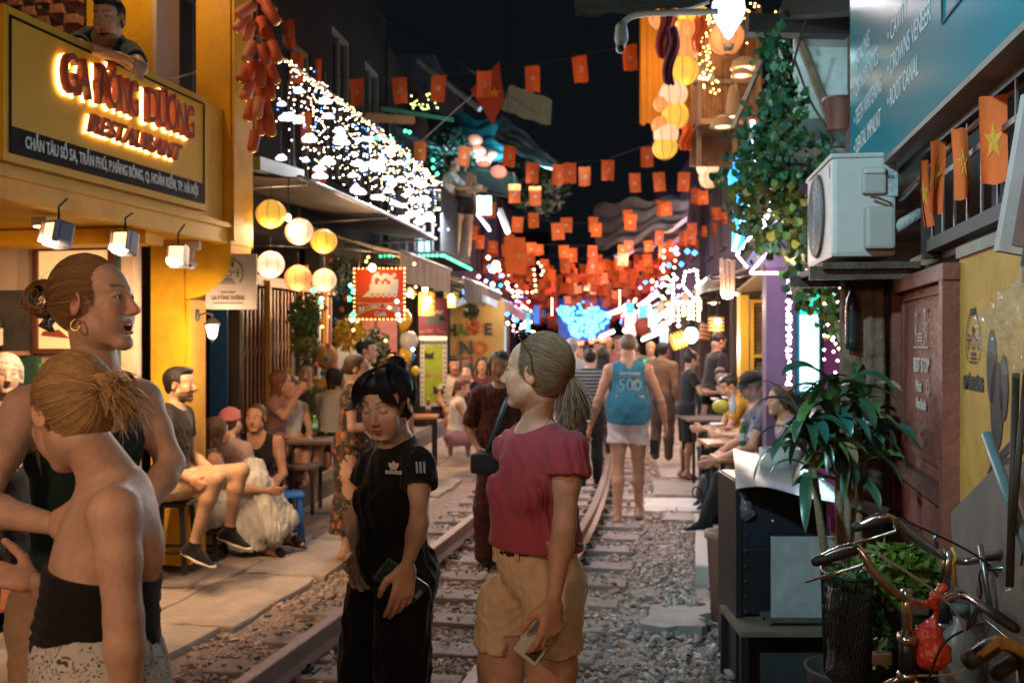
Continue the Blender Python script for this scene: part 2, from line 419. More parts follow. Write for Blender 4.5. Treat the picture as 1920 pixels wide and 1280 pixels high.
# ---- hand
def hand_sdf(s,w,d,pn,side=1,curl=(.3,.35,.4,.45),thumb=.4,sc_=1.0,spread=.06):
 """w wrist, d direction of the fingers, pn palm normal (out of the palm), side=+1 thumb towards d x pn"""
 d = nz(d); pn = nz(A_(pn)-d*(A_(pn) @ d)); t = np.cross(d,pn)*side; w = A_(w); k = .007*sc_
 L = [(.028,.088,.074),(.010,.092,.082),(-.009,.088,.076),(-.026,.080,.060)]
 s.rc(w,w+d*.03*sc_,.021*sc_,.022*sc_,k*2,sq=(pn,1.25))
 for i,(tx,kn,ln) in enumerate(L):
  kp = w+(d*kn+t*tx)*sc_; s.rc(w+(d*.02+t*tx*.6)*sc_,kp,.0135*sc_,.0105*sc_,k*2.2)
  dd = nz(d+t*spread*(1.5-i)); q = kp; c = curl[i]
  for j,(fl,r0,r1) in enumerate(((.45,.0098,.0088),(.30,.0086,.0078),(.25,.0077,.0066))):
   a = c*(.8,1.0,.7)[j]; ax = dd*math.cos(a)+pn*math.sin(a); pn2 = -dd*math.sin(a)+pn*math.cos(a)
   if j == 0: P0 = pn
   e = q+ax*ln*fl*sc_; s.rc(q,e,r0*sc_,r1*sc_,k*.5); q = e; dd = ax; pn = pn2
  pn = P0
 b = w+(d*.022+t*.020)*sc_; m = b+nz(d*.75+t*.75+pn*thumb)*.045*sc_
 s.rc(b,m,.0155*sc_,.0115*sc_,k*1.6); e = m+nz(d*1+t*.25+pn*thumb*1.2)*.030*sc_
 s.rc(m,e,.0110*sc_,.0098*sc_,k*.5); s.rc(e,e+nz(d+pn*thumb*1.5-t*.1)*.024*sc_,.0098*sc_,.0078*sc_,k*.5)
# ---- body from joints.  J: pel, chest(mid shoulders), neck, head, shL shR elL elR wrL wrR hiL hiR knL knR anL anR ; fwd = chest facing
def body_axes(J):
 up = nz(J['chest']-J['pel']); rt = nz(J['shR']-J['shL']); rt = nz(rt-up*(rt @ up)); fw = np.cross(up,rt); fw = nz(fw)
 pr = nz(J['hiR']-J['hiL']); pf = nz(np.cross(up,pr))
 return up,rt,fw,pr,pf
def torso_sdf(s,J,B,inf=0,k=.03,bust=None):
 up,rt,fw,pr,pf = body_axes(J); q = B.get('s',1); T = np.array((rt,fw,up)); Pf = np.array((pr,pf,nz(np.cross(pr,pf)))) ; w = B.get('w',1); dpt = B.get('d',1)
 C = J['chest']; Pe = J['pel']; L = np.linalg.norm(C-Pe)
 s.el(C-up*.10*q,A_((.142*w,.098*dpt,.155))*q,T,k*2,inf=inf)
 s.el(C-up*.035*q-fw*.012,A_((.150*w,.072*dpt,.07))*q,T,k*2,inf=inf)
 s.el(Pe+up*L*.42,A_((.122*w,.088*dpt*B.get('belly',1),.13))*q,T,k*2,inf=inf)
 s.el(Pe+up*.04*q,A_((.155*w*B.get('hip',1),.108*dpt,.10))*q,Pf,k*2,inf=inf)
 if B.get('belly',1) > 1.1: s.el(Pe+up*L*.33+fw*.04,A_((.125*w,.10*B['belly'],.12))*q,T,k*2,inf=inf)
 for g in (-1,1): s.el(Pe+pr*g*.070*q-pf*.045*q-up*.02,A_((.078,.080,.085))*q*B.get('hip',1),Pf,k,inf=inf)
 if not inf and B.get('back'):
  for g in (-1,1): s.el(C-up*.075*q-fw*.074*q+rt*g*.070*w*q,A_((.044,.032,.068))*q,T,.02)
  s.rc(C-up*.02*q-fw*.112*q*dpt,Pe+up*.16*q-fw*.106*q*dpt,.016*q,.016*q,.03,sub=True)
 b = B.get('bust',0) if bust is None else bust
 if b:
  for g in (-1,1): s.el(C-up*.135*q+fw*.078*q+rt*g*.068*q,A_((.056,.046,.052))*q*b,T,k,inf=inf)
def traps_sdf(s,J,B,inf=0):
 q = B.get('s',1); up,rt,fw,pr,pf = body_axes(J); w = B.get('w',1)
 for a in ('shL','shR'):
  s.rc(J['neck']-up*.01-fw*.012,J[a]+up*.010*q,.036*q,.040*q*w,.035*q,inf=inf)
  s.rc(J['neck']-up*.05*q+fw*.02,J[a]-up*.01,.026*q,.034*q,.03*q,inf=inf)
def arm_sdf(s,J,B,side,inf=0,part='both',t1=1.0,k=.02):
 q = B.get('s',1)*B.get('arm',1); S_,E_,W_ = J['sh'+side],J['el'+side],J['wr'+side]
 if part in ('both','up'):
  e = S_+(E_-S_)*t1; m = S_+(E_-S_)*min(.45,t1*.5)
  s.rc(S_,m,.049*q,.042*q,k*1.6,inf=inf); s.rc(m,e,.042*q,(.036 if t1 > .9 else .040)*q,k,inf=inf)
 if part in ('both','lo'):
  t = t1 if part == 'lo' else 1; e = E_+(W_-E_)*t; m = E_+(W_-E_)*min(.3,t*.5)
  s.rc(E_,m,.034*q,.0375*q,k,inf=inf); s.rc(m,e,.0375*q,.0235*q,k,inf=inf)
def leg_sdf(s,J,B,side,inf=0,t1=2.0,k=.025,flare=0):
 q = B.get('s',1)*B.get('leg',1); Hj,K_,A2 = J['hi'+side],J['kn'+side],J['an'+side]; up,rt,fw,pr,pf = body_axes(J)
 t = min(1,t1); e = Hj+(K_-Hj)*t; m = Hj+(K_-Hj)*min(.4,t*.5)
 s.rc(Hj,m,.086*q,.080*q,k*1.5,inf=inf); s.rc(m,e,.080*q,(.080+(.053-.080)*t)*q,k,inf=inf+flare*.0)
 if t1 > 1:
  t = t1-1; e = K_+(A2-K_)*t; d = nz(A2-K_); th = nz(K_-Hj); bk = nz(nz(th-d)*-1+pf*-.6) ; bk = nz(bk-d*(bk @ d)); m = K_+(A2-K_)*.3+bk*.014
  s.rc(K_,m,.050*q,.054*q,k,inf=inf); s.rc(m,K_+(A2-K_)*max(t,.35),.054*q,.031*q,k,inf=inf)
def stand(base,face,h=1.7,sw=.34,lean=(0,0),hipw=.17,arms=None,step=0,twist=0):
 """joints for a standing person; base on the ground, face = yaw (deg) as in head_frame"""
 s = h/1.70; M = np.array(Matrix.Rotation(-R(face),3,'Z')); M2 = np.array(Matrix.Rotation(-R(face+twist),3,'Z')); b = A_(base)
 f = lambda x,y,z,Q=M: b+Q @ (A_((x,y,z))*s)
 J = dict(pel=f(0,0,.93),chest=f(lean[0],lean[1],1.38),neck=f(lean[0],lean[1]+.0,1.445),head=f(lean[0]*1.1,lean[1]+.025,1.585))
 for g,n in ((-1,'L'),(1,'R')):
  J['sh'+n] = J['chest']+M2 @ (A_((g*sw/2,-.01,-.01))*s); J['hi'+n] = f(g*hipw/2,0,.87)
  st = step*g; J['kn'+n] = f(g*.095,.02+st*.5,.47); J['an'+n] = f(g*.10,st-.02,.08)
  J['el'+n] = J['sh'+n]+M2 @ (A_((g*.04,-.03,-.27))*s); J['wr'+n] = J['sh'+n]+M2 @ (A_((g*.05,.03,-.51))*s)
 for k,v in (arms or {}).items(): J[k] = J['sh'+k[-1]]+M2 @ (A_(v)*s)
 J['M'] = M; J['s'] = s; J['face'] = face; return J
def sit(base,face,h=1.7,seat=.42,lean=0,sw=.34,arms=None,legs=None,knee=0):
 s = h/1.70; M = np.array(Matrix.Rotation(-R(face),3,'Z')); b = A_(base)
 f = lambda x,y,z: b+M @ A_((x*s,y*s,z))
 sl = seat; J = dict(pel=f(0,0,sl+.09),chest=f(0,lean,sl+.09+.44*s),neck=f(0,lean*1.12+.0,sl+.09+.505*s),head=f(0,lean*1.3+.03,sl+.09+.64*s))
 for g,n in ((-1,'L'),(1,'R')):
  J['sh'+n] = J['chest']+M @ (A_((g*sw/2,-.01,-.01))*s); J['hi'+n] = f(g*.085,.02,sl+.08)
  J['kn'+n] = f(g*(.12+knee),.42,sl+.10); J['an'+n] = f(g*(.13+knee*.5),.40,.07)
  J['el'+n] = J['sh'+n]+M @ (A_((g*.05,.06,-.26))*s); J['wr'+n] = J['sh'+n]+M @ (A_((g*.0,.27,-.36))*s)
 for k,v in (arms or {}).items(): J[k] = J['sh'+k[-1]]+M @ (A_(v)*s)
 for k,v in (legs or {}).items(): J[k] = f(*v)
 J['M'] = M; J['s'] = s; J['face'] = face; return J
# ---------------------------------------------------------------- hair
CAPC,CAPR = A_((0,-.021,.036)),A_((.081,.096,.086)); SCC,SCR = A_((0,-.022,.021)),A_((.0785,.0925,.099))
def hair_cap(s,c,M,q,style,w=1.0):
 f = lambda x,y,z: c+M @ (A_((x,y,z))*q); Ft = M.T
 E = lambda p,r,k=.01,sub=False: s.el(f(*p),A_(r)*q,Ft,k*q,sub)
 th = {'short': .004,'crop': .002,'tied': .001,'long': .010,'bob': .012}.get(style,.004)
 E(CAPC,CAPR+A_((w-1)*.08)-.003+th)
 if style in ('tied','bangs'): E(SCC,SCR-.003)
 if style in ('long','bob'):
  dn = -.17 if style == 'long' else-.08
  s.rc(f(0,-.045,.0),f(0,-.075,dn),.075*q,.052*q,.03*q,sq=(M @ A_((0,1,0)),1.35))
  for g in (-1,1): s.rc(f(g*.064,-.005,.02),f(g*.070,-.02,dn+.03),.026*q,.022*q,.02*q)
 elif style in ('short',):
  E((0,.040,.088),(.060,.045,.028),.02); E((0,-.055,-.02),(.062,.045,.05),.02)
 elif style == 'tied0': E((0,-.060,-.03),(.058,.042,.055),.02)
 if style == 'bangs' : E((0,.046,.072),(.066,.042,.046),.015)
 E((0,.122,-.038),(.175,.098,.110 if style not in ('bangs',) else .098),.008,True)
 if style not in ('long','bob'):
  for g in (-1,1): E((g*.086,.006,-.022),(.040,.026,.042),.008,True)
  s.half(f(0,-.05,-.082),M @ A_((0,.35,-1)),.01*q)
def strands(c,M,q,tie,n,col,var=.35,lift=.004,rad=.0009,seed=1,region=None,droop=0,nseg=9,flow=1.0,tips=None):
 """hair combed over the head from the hairline to the tie point; returns MB-like arrays"""
 r = np.random.RandomState(seed); V = []; F = []; C = []; CC,CR = SCC,SCR; t0 = nz((A_(tie)-CC)/CR)
 for i in range(n):
  while True:
   d = nz(r.normal(size=3)); p = CC+d*CR
   if p[1] > .122-.098*math.sqrt(max(0,1-(p[0]/.175) ** 2-((p[2]+.038)/.110) ** 2)) : continue
   if p[2] <-.074: continue
   if abs(p[0]) > .05 and-.055 < p[2] < .015 and-.018 < p[1] < .03: continue
   if region and not region(p): continue
   break
  if i < n*.45:      # start at the hairline itself: step forward until the face boundary
   for _ in range(30):
    d2 = nz(d-t0*.06); p2 = CC+d2*CR
    if p2[1] > .122-.098*math.sqrt(max(0,1-(p2[0]/.175) ** 2-((p2[2]+.038)/.110) ** 2)) or p2[2] <-.076 or (abs(p2[0]) > .05 and-.055 < p2[2] < .015 and-.018 < p2[1] < .03): break
    d = d2
  L = lift*(.2+r.rand()) ; ph = r.rand()*6; am = r.normal()*.0012; om = math.acos(np.clip(d @ t0,-1,1)); pts = []
  side = nz(np.cross(d,t0))
  for k in range(nseg):
   t = k/(nseg-1); e = (d*math.sin((1-t)*om)+t0*math.sin(t*om))/max(math.sin(om),1e-3) if om > .05 else d
   e = nz(e); p = CC+e*CR*(1+(L*math.sin(math.pi*min(1,t*1.1)) ** .5+.001)/.09)+side*am*math.sin(ph+t*5)
   if e @ t0 > .97: p = p*1
   pts.append(c+M @ (p*q))
  sh = 1+var*r.normal()*.8; sh = min(max(sh,.35),1.9)
  add_strand(V,F,C,pts,rad*q*(.7+.8*r.rand()),A_(col)*sh)
 return V,F,C
def add_strand(V,F,C,pts,rad,col,root=None):
 n0 = len(V); K = len(pts); X = None
 for i,p in enumerate(pts):
  d = nz(pts[min(i+1,K-1)]-pts[max(i-1,0)]); X = nz(np.cross(d,(0.31,.5,.8))) if X is None else nz(X-d*(X @ d)); Y = np.cross(d,X)
  w = rad*(1 if i < K-2 else (.7 if i == K-2 else .25))
  for a in (0,2.094,4.189): V.append(p+(X*math.cos(a)+Y*math.sin(a))*w); C.append(col)
 for i in range(K-1):
  for j in range(3):
   j2 = (j+1) % 3; F.append((n0+i*3+j,n0+i*3+j2,n0+i*3+3+j2,n0+i*3+3+j))
def curve_pts(P0,P1,P2,P3,n=9):
 return [P0*(1-t) ** 3+P1*3*t*(1-t) ** 2+P2*3*t*t*(1-t)+P3*t ** 3 for t in np.linspace(0,1,n)]
def bun(c,r,axis,n,col,var=.4,seed=3,rad=.0011,flyaway=10):
 rs = np.random.RandomState(seed); V = []; F = []; C = []; a = nz(axis); x = nz(np.cross(a,(0,.2,1))); y = np.cross(a,x)
 for i in range(n):
  ph = rs.rand()*6.28; tilt = rs.normal()*.35; off = rs.normal()*.35*r; rr = math.sqrt(max(.1,1-(off/r) ** 2))*r*(.92+.12*rs.rand()); L = 2+rs.rand()*2.5; pts = []
  for k in range(10):
   t = ph+L*k/9; pts.append(c+(x*math.cos(t)+y*math.sin(t))*rr+a*(off*.8+tilt*rr*math.sin(t+ph)*.6))
  add_strand(V,F,C,pts,rad,A_(col)*min(max(1+var*rs.normal(),.35),2))
 for i in range(flyaway):
  d = nz(rs.normal(size=3)); p = c+d*r*.9; e = nz(rs.normal(size=3)); add_strand(V,F,C,curve_pts(p,p+d*r*.5,p+d*r*.7+e*r*.4,p+e*r*.7+d*r*.9,7),rad*.5,A_(col))
 return V,F,C
def tail(c,dirn,length,w,n,col,var=.4,seed=4,rad=.001,curl=.3,g=.5):
 rs = np.random.RandomState(seed); V = []; F = []; C = []; d0 = nz(dirn)
 for i in range(n):
  o = rs.normal(size=3); o = o-d0*(o @ d0); o = o*w*.35; L = length*(.6+.5*rs.rand()); e = rs.normal(size=3)*curl*L
  dn = A_((0,0,-1.0))*L*g
  add_strand(V,F,C,curve_pts(c+o*.25,c+o*1.0+d0*L*.4,c+o*1.6+d0*L*.75+dn*.4,c+o*1.7+d0*L*.8+dn+e*.5,10),rad,A_(col)*min(max(1+var*rs.normal(),.35),2))
 return V,F,C
def join(*gs):
 V = []; F = []; C = []
 for v,f,c in gs:
  n = len(V); V +=v; F +=[tuple(i+n for i in q) for q in f]; C +=c
 return np.array(V),np.array(F),np.array(C)
# ---------------------------------------------------------------- person builder
SKINM = mat('skin',attr='Col',rough=.50,spec=.35,sss=.08,bump=.16,bs=150,var=.17,vs=17,dirt=.35,dirtc=(.30,.13,.085))
HAIRM = mat('hair_strands',attr='Col',rough=.48,spec=.35)
HAIRC = mat('hair_cap',attr='Col',rough=.5,spec=.4,bump=.5,bs=90,var=.3,vs=40)
EYEM = mat('eye_white',(.55,.52,.48),rough=.15); IRIS = mat('iris',(.03,.025,.02),rough=.08)
TEETH = mat('teeth',(.75,.70,.62),rough=.25)
def cloth(name,c,bump=.45,rough=.85,var=.10,**k): return mat(name,c,rough=rough,var=var,vs=12,bump=bump,bs=7,ridged=True,sheen=.12,spec=.22,**k)
def pattern_mat(name,base,cols,scale=14,thr=.38,rough=.85):
 """printed fabric: scattered blotches of the given colours over the base"""
 if name in MATS: return MATS[name]
 m = bpy.data.materials.new(name); m.use_nodes = True; MATS[name] = m; nt = m.node_tree; N = nt.nodes; L = nt.links; b = N['Principled BSDF']; b.inputs['Roughness'].default_value = rough
 tc = N.new('ShaderNodeTexCoord'); cur = None
 for i,(c,sca,th) in enumerate(cols):
  ns = N.new('ShaderNodeTexNoise'); ns.inputs['Scale'].default_value = scale*1.3; ns.inputs['Detail'].default_value = 2
  L.new(tc.outputs['Object'],ns.inputs['Vector'])
  mxv = N.new('ShaderNodeVectorMath'); mxv.operation = 'MULTIPLY_ADD'; mxv.inputs[1].default_value = (.09,)*3
  off = N.new('ShaderNodeVectorMath'); off.operation = 'ADD'; off.inputs[1].default_value = (i*3.7,i*1.3,i*2.1)
  L.new(ns.outputs['Color'],mxv.inputs[0]); L.new(tc.outputs['Object'],mxv.inputs[2]); L.new(mxv.outputs[0],off.inputs[0])
  v = N.new('ShaderNodeTexVoronoi'); v.inputs['Scale'].default_value = sca; L.new(off.outputs[0],v.inputs['Vector'])
  mr = N.new('ShaderNodeMapRange'); mr.inputs['From Min'].default_value = th; mr.inputs['From Max'].default_value = th+.05; mr.inputs['To Min'].default_value = 1; mr.inputs['To Max'].default_value = 0
  L.new(v.outputs['Distance'],mr.inputs['Value'])
  mx = N.new('ShaderNodeMix'); mx.data_type = 'RGBA'; mx.inputs[7].default_value = (*c,1)
  if cur: L.new(cur,mx.inputs[6])
  else: mx.inputs[6].default_value = (*base,1)
  L.new(mr.outputs[0],mx.inputs[0]); cur = mx.outputs[2]
 L.new(cur,b.inputs['Base Color']); return m
def stripe_mat(name,a,bc,freq=60,axis=2,duty=.5,rough=.85):
 if name in MATS: return MATS[name]
 m = bpy.data.materials.new(name); m.use_nodes = True; MATS[name] = m; nt = m.node_tree; N = nt.nodes; L = nt.links; b = N['Principled BSDF']; b.inputs['Roughness'].default_value = rough
 tc = N.new('ShaderNodeTexCoord'); sp = N.new('ShaderNodeSeparateXYZ'); L.new(tc.outputs['Object'],sp.inputs[0])
 mu = N.new('ShaderNodeMath'); mu.operation = 'MULTIPLY'; mu.inputs[1].default_value = freq; L.new(sp.outputs[axis],mu.inputs[0])
 fr = N.new('ShaderNodeMath'); fr.operation = 'FRACT'; L.new(mu.outputs[0],fr.inputs[0])
 gt = N.new('ShaderNodeMath'); gt.operation = 'GREATER_THAN'; gt.inputs[1].default_value = duty; L.new(fr.outputs[0],gt.inputs[0])
 mx = N.new('ShaderNodeMix'); mx.data_type = 'RGBA'; mx.inputs[6].default_value = (*a,1); mx.inputs[7].default_value = (*bc,1)
 L.new(gt.outputs[0],mx.inputs[0]); L.new(mx.outputs[2],b.inputs['Base Color']); return m
LIGHT = (.64,.415,.305); ASIAN = (.54,.36,.255); BROWN = (.28,.16,.10); PINKISH = (.58,.31,.23)
BLACK = cloth('black_cotton',(.010,.010,.012),rough=.9)
def foot_sdf(s,an,d,up,q=1,kind='bare',inf=0):
 an = A_(an); d = nz(d); up = nz(A_(up)-d*(A_(up) @ d)); i = inf+(.007 if kind != 'bare' else 0)
 heel = an-d*.035*q-up*.048*q; toe = an+d*.155*q-up*.060*q; mid = an+d*.07*q-up*.045*q
 s.rc(an,mid,.032*q,.026*q,.02,inf=i); s.rc(heel,mid,.029*q,.030*q,.02,inf=i); s.rc(mid,toe,.030*q,.022*q,.02,inf=i,sq=(up,1.35)); s.rc(an+up*.02,heel,.034*q,.028*q,.02,inf=i)
def person(label,J,skin=LIGHT,B=None,head=None,hair=None,top=None,bottom=None,feet=None,hands=None,res=(.012,.006,.005),cat='person',group=None,hide=(),extra=None):
 B = B or {}; q = J['s']; B = dict(B,s=q); head = dict(head or {}); hb,hh,hf = res
 base = (J['anL']+J['anR'])/2; base = Vector((base[0],base[1],min(J['anL'][2],J['anR'][2])-.07))
 T = thing('person',label,cat,base,group=group)
 hs = head.get('s',1.0)*(q ** .5); HM = head_frame(None,head.get('yaw',J['face']),head.get('pitch',0),head.get('roll',0)); hc = A_(head['c']) if 'c' in head else J['head']
 det = hh < .0055
 parts = []
 # body surface
 s = SDF(); bd = B.get('skin_top',True)
 nb = J['neck']; hn = hc+HM @ (A_((0,-.022,-.065))*hs)
 s.rc(nb-A_((0,0,.03))*q,hn,.056*q*B.get('neck',1),.051*q*B.get('neck',1),.03*q)
 torso_sdf(s,J,B,k=.03); traps_sdf(s,J,B)
 for a in 'LR':
  if 'arm'+a not in hide: arm_sdf(s,J,B,a)
  if 'leg'+a not in hide and 'legs' not in hide: leg_sdf(s,J,B,a)
  if feet and 'leg'+a not in hide and feet.get('kind') != 'none':
   foot_sdf(s,J['an'+a],feet.get('d'+a,HM @ A_((0,1,0)) if 'd' not in feet else feet['d']),feet.get('up',(0,0,1)),q)
 V,F = s.mesh(hb); V = relax(V,F,1,.4); parts.append((V,F,np.tile(A_(skin),(len(V),1))))
 # head
 s = SDF(); head_sdf(s,hc,HM,hs,head,detail=det); s.rc(hn,nb,.051*q*B.get('neck',1),.054*q*B.get('neck',1),.03*q)
 lo = np.full(3,-1e9); lo[2] = min(nb[2]+.015,hc[2]-.10*hs)
 V,F = s.mesh(hh,lo=lo); V = relax(V,F,1,.3)
 if len(V): parts.append((V,F,head_cols(V,hc,HM,hs,skin,head.get('lip',tuple(A_(skin)*A_((.80,.45,.45)))),head.get('brow',(.08,.05,.035)),head,head.get('beard'))))
 # hands
 for a in 'LR':
  if 'arm'+a in hide or hands is False: continue
  hd = (hands or {}).get(a,{}); W = J['wr'+a]; E_ = J['el'+a]; d = A_(hd.get('d',nz(W-E_))); up,rt,fw,pr,pf = body_axes(J)
  pn = A_(hd.get('pn',rt*(1 if a == 'L' else-1)+fw*.15)); sd = 1 if a == 'R' else-1
  s = SDF(); hand_sdf(s,W,d,pn,sd*hd.get('flip',1),hd.get('curl',(.35,.42,.5,.55)),hd.get('thumb',.35),q*hd.get('s',1.0),hd.get('spread',.05))
  V,F = s.mesh(hf)
  if len(V): parts.append((relax(V,F,1,.3),F,np.tile(A_(skin)*A_((1.03,.95,.93)),(len(V),1))))
 off = 0; VV = []; FF = []; CC = []
 for V,F,C in parts: VV.append(V); FF.append(F+off); CC.append(C); off +=len(V)
 npmesh('body',np.concatenate(VV),np.concatenate(FF),SKINM,T,np.concatenate(CC))
 fh = lambda x,y,z: Vector(hc+HM @ (A_((x,y,z))*hs))
 if det and not head.get('closed'):
  gz = head.get('gaze',(0,0))
  for g in (-1,1):
   mb = MB(); iris = MB(); mb.ball(fh(g*.0312,.0738,.0015),.0124*hs,14); e = A_((math.sin(R(gz[0])),math.cos(R(gz[0])),math.sin(R(gz[1]))))
   iris.ball(fh(g*.0312+e[0]*.0072,.0738+e[1]*.0072,.0015+e[2]*.0072),.0066*hs,12)
   iris.obj('iris',IRIS,mb.obj('eyeball',EYEM,T,False),False)
 if det and head.get('open'):
  mb = MB(); o = head['open']
  for i in range(-4,5): mb = MB(); mb.box(fh(i*.0042,.0845-abs(i) ** 2*.00075,-.0655),Vector((.0040,.004,.006))*hs,Matrix(HM.tolist()),bev=.001*hs); mb.obj('tooth',TEETH,T,False)
 if head.get('glasses'):
  mb = MB()
  for g in (-1,1):
   mb.tube([fh(g*.033+.021*math.cos(t),.098,.002+.015*math.sin(t)) for t in np.linspace(0,6.28,14)[:-1]],.0016*hs,5,closed=True)
   mb.tube([fh(g*.054,.096,.004),fh(g*.078,.0,.008),fh(g*.080,-.015,-.004)],.0016*hs,5)
  mb.tube([fh(-.012,.100,.005),fh(.012,.100,.005)],.0015*hs,5); mb.obj('glasses',mat('spectacle_frame',(.012,.012,.014),rough=.25),T,False)
 # hair
 if hair:
  st = hair.get('style','short'); col = A_(hair['c']); s = SDF(); hair_cap(s,hc,HM,hs,st,head.get('w',1)); res_h = min(hh,.006) if hair.get('n') else hh
  if hair.get('bun'):
   bp,br = hair['bun']
   if not hair.get('n'): s.el(hc+HM @ (A_(bp)*hs),A_((br,)*3)*hs,None,.01)
  if hair.get('pony') and not hair.get('n'):
   bp,bd_,bl = hair['pony']; a0 = hc+HM @ (A_(bp)*hs); s.rc(a0,a0+A_(bd_)*bl*.5,.028*hs,.034*hs,.015); s.rc(a0+A_(bd_)*bl*.5,a0+A_(bd_)*bl*.6+A_((0,0,-bl*.6)),.034*hs,.014*hs,.015)
  V,F = s.mesh(res_h); V = relax(V,F,1,.4)
  if st in ('long','bob'): V = folds(V,F,.006*hs,(60,60,6),5)
  elif st in ('short','bangs'): V = folds(V,F,.0035*hs,(50,50,40),6)
  gs = [(list(V),[tuple(f) for f in F],[col*(.75 if hair.get('n') else 1)]*len(V))]
  if hair.get('n'):
   tie = hair.get('tie',(0,-.10,-.01))
   gs.append(strands(hc,HM,hs,tie,hair['n'],col,seed=11,lift=hair.get('lift',.004),rad=hair.get('rad',.0010),var=hair.get('var',.4)))
   tp = hc+HM @ (A_(tie)*hs)
   if hair.get('bun'): bp,br = hair['bun']; gs.append(bun(hc+HM @ (A_(bp)*hs),br*hs,HM @ A_(hair.get('axis',(1,0,.3))),hair.get('nb',220),col,seed=8,flyaway=hair.get('fly',14)))
   if hair.get('tail'): gs.append(tail(tp,HM @ A_(hair['tail'][0]),hair['tail'][1],hair['tail'][2],hair.get('nt',240),col*1.1,curl=hair.get('curl',.35),g=hair.get('g',.5)))
   if hair.get('fringe'):
    rs = np.random.RandomState(9); WV = ([],[],[])
    for i in range(hair['fringe']):
     x = rs.uniform(.012,.060)*rs.choice([-1,1]); e = rs.normal()*.003; g = np.sign(x)*.012; Q_ = [hc+HM @ (A_(p_)*hs) for p_ in ((x*.35,.02+e,.126),(x*.8,.078+e,.122),(x*1.1+g,.099+e,.085),(x*1.15+g*1.6,.090-x*x*6,.056-abs(x)*.8+e*2))]; add_strand(*WV,curve_pts(*Q_,9),.0011,col*min(2,max(.4,1+.4*rs.normal())))
    gs.append(WV)
   if hair.get('wisps'):
    rs = np.random.RandomState(5); WV = ([],[],[])
    for i in range(hair['wisps']):
     g = rs.choice([-1,1]); p0 = A_((g*(.066+.01*rs.rand()),.035-.05*rs.rand(),.03*rs.rand())); L = .05+.10*rs.rand()
     p1 = p0+A_((g*.008,.012*rs.normal(),-L*.4)); p2 = p0+A_((g*.010*rs.rand(),.02*rs.normal(),-L))
     w0,w1,w2 = [hc+HM @ (p_*hs) for p_ in (p0,p1,p2)]; add_strand(*WV,curve_pts(w0,w1+HM @ A_((0,-.01,0)),w1,w2,7),.0004,col*(1+.3*rs.normal()))
    gs.append(WV)
  HV,HF,HC = join(*gs); npmesh('hair',HV,HF,HAIRM if hair.get('n') else HAIRC,T,HC)
 # clothing
 up,rt,fw,pr,pf = body_axes(J)
 for ci,tp in enumerate([top] if isinstance(top,dict) else (top or [])):
  s = SDF(); sleeves = []; i = tp.get('inf',.010); kd = tp.get('kind','tee'); torso_sdf(s,J,B,inf=i,k=.035); hem = tp.get('hem',.02)
  if kd != 'strapless': traps_sdf(s,J,B,inf=i*.8)
  if tp.get('loose'):
   lz = tp['loose']; s.el(J['pel']+up*.10*q,A_((.155+lz,.125+lz,.22))*q*B.get('w',1),np.array((pr,pf,up)),.05)
  if kd in ('tee','long','cap'):
   t1 = tp.get('sleeve',.55); si = tp.get('si',i+.006)
   for a in 'LR':
    if 'arm'+a in hide: continue
    if kd == 'long': arm_sdf(s,J,B,a,inf=si,t1=1,k=.02)
    else:
     S_,E_ = J['sh'+a],J['el'+a]; ww = .049*q; e = S_+(E_-S_)*(t1+.12)
     s2 = SDF(); d = nz(E_-S_); s2.rc(S_+d*.005,e,ww,ww*tp.get('sw',1.0),.03,inf=si); s2.half(S_+(E_-S_)*t1,d,.01); sleeves.append(s2)
     s.rc(S_-d*.0,S_+d*.03,ww*.98,ww*.98,.03,inf=si-.002)
  if tp.get('skirt'):      # dress
   L = tp['skirt']; wv = tp.get('sw2',.17)
   s.rc(J['pel'],(J['knL']+J['knR'])/2*.5+.5*J['pel'],.15*q,wv*q,.06,inf=i,sq=(fw,1.2)); s.rc((J['knL']+J['knR'])/2,(J['anL']+J['anR'])/2,wv*.95*q,wv*q,.06,inf=i)
   s.half(((J['anL']+J['anR'])/2)+A_((0,0,L)),(0,0,-1))
  else: s.half(J['pel']-up*(hem*q) ,-up+A_(tp.get('hemtilt',(0,0,0))),.004)
  if kd in ('tee','cap'):
   # sleeve hems: cut past the sleeve end, only near the arm
   pass
  nk = tp.get('neck',(.062,.075)); nc = J['neck']+up*.045*q+fw*tp.get('nf',.03)*q
  if kd in ('tee','long','cap','polo'): s.el(nc,A_((nk[0],nk[0]*.95,nk[1]))*q,np.array((rt,fw,up)),.012,True)
  if kd == 'tank':
   for g,a in ((-1,'L'),(1,'R')):
    s.el(J['sh'+a]+rt*g*.028*q+up*.01,A_((tp.get('arm',.062),.16,.13))*q,np.array((rt,fw,up)),.006,True)
   s.el(nc-up*tp.get('drop',.02)*q,A_((tp.get('nw',.075),.14,tp.get('nd',.12)))*q,np.array((rt,fw,up)),.006,True)
  if kd == 'strapless': s.half(J['chest']-up*tp.get('cut',.10)*q,up+fw*tp.get('tilt',0),.005)
  V,F = s.mesh(tp.get('res',hb*.9))
  for s2 in sleeves:
   v2,f2 = s2.mesh(tp.get('res',hb*.9)); F = np.concatenate((F,f2+len(V))); V = np.concatenate((V,v2))
  V = relax(V,F,2,.5); V2 = folds(V,F,tp.get('fold',.0055),tp.get('fs',(24,24,12)),ci+int(abs(J['pel'][0])*10))
  wt = np.clip((np.linalg.norm(V-nc,axis=1)/q-.085)/.07,0,1) if kd != 'strapless' else np.clip(((J['chest']-up*.12)-V) @ up/.06,.1,1)
  if not tp.get('skirt'): wt = wt*np.clip(((V-(J['pel']-up*hem*q)) @ up)/.05,.15,1)
  V = V+(V2-V)*wt[:,None]
  npmesh(tp.get('name','shirt'),V,F,tp['m'],T)
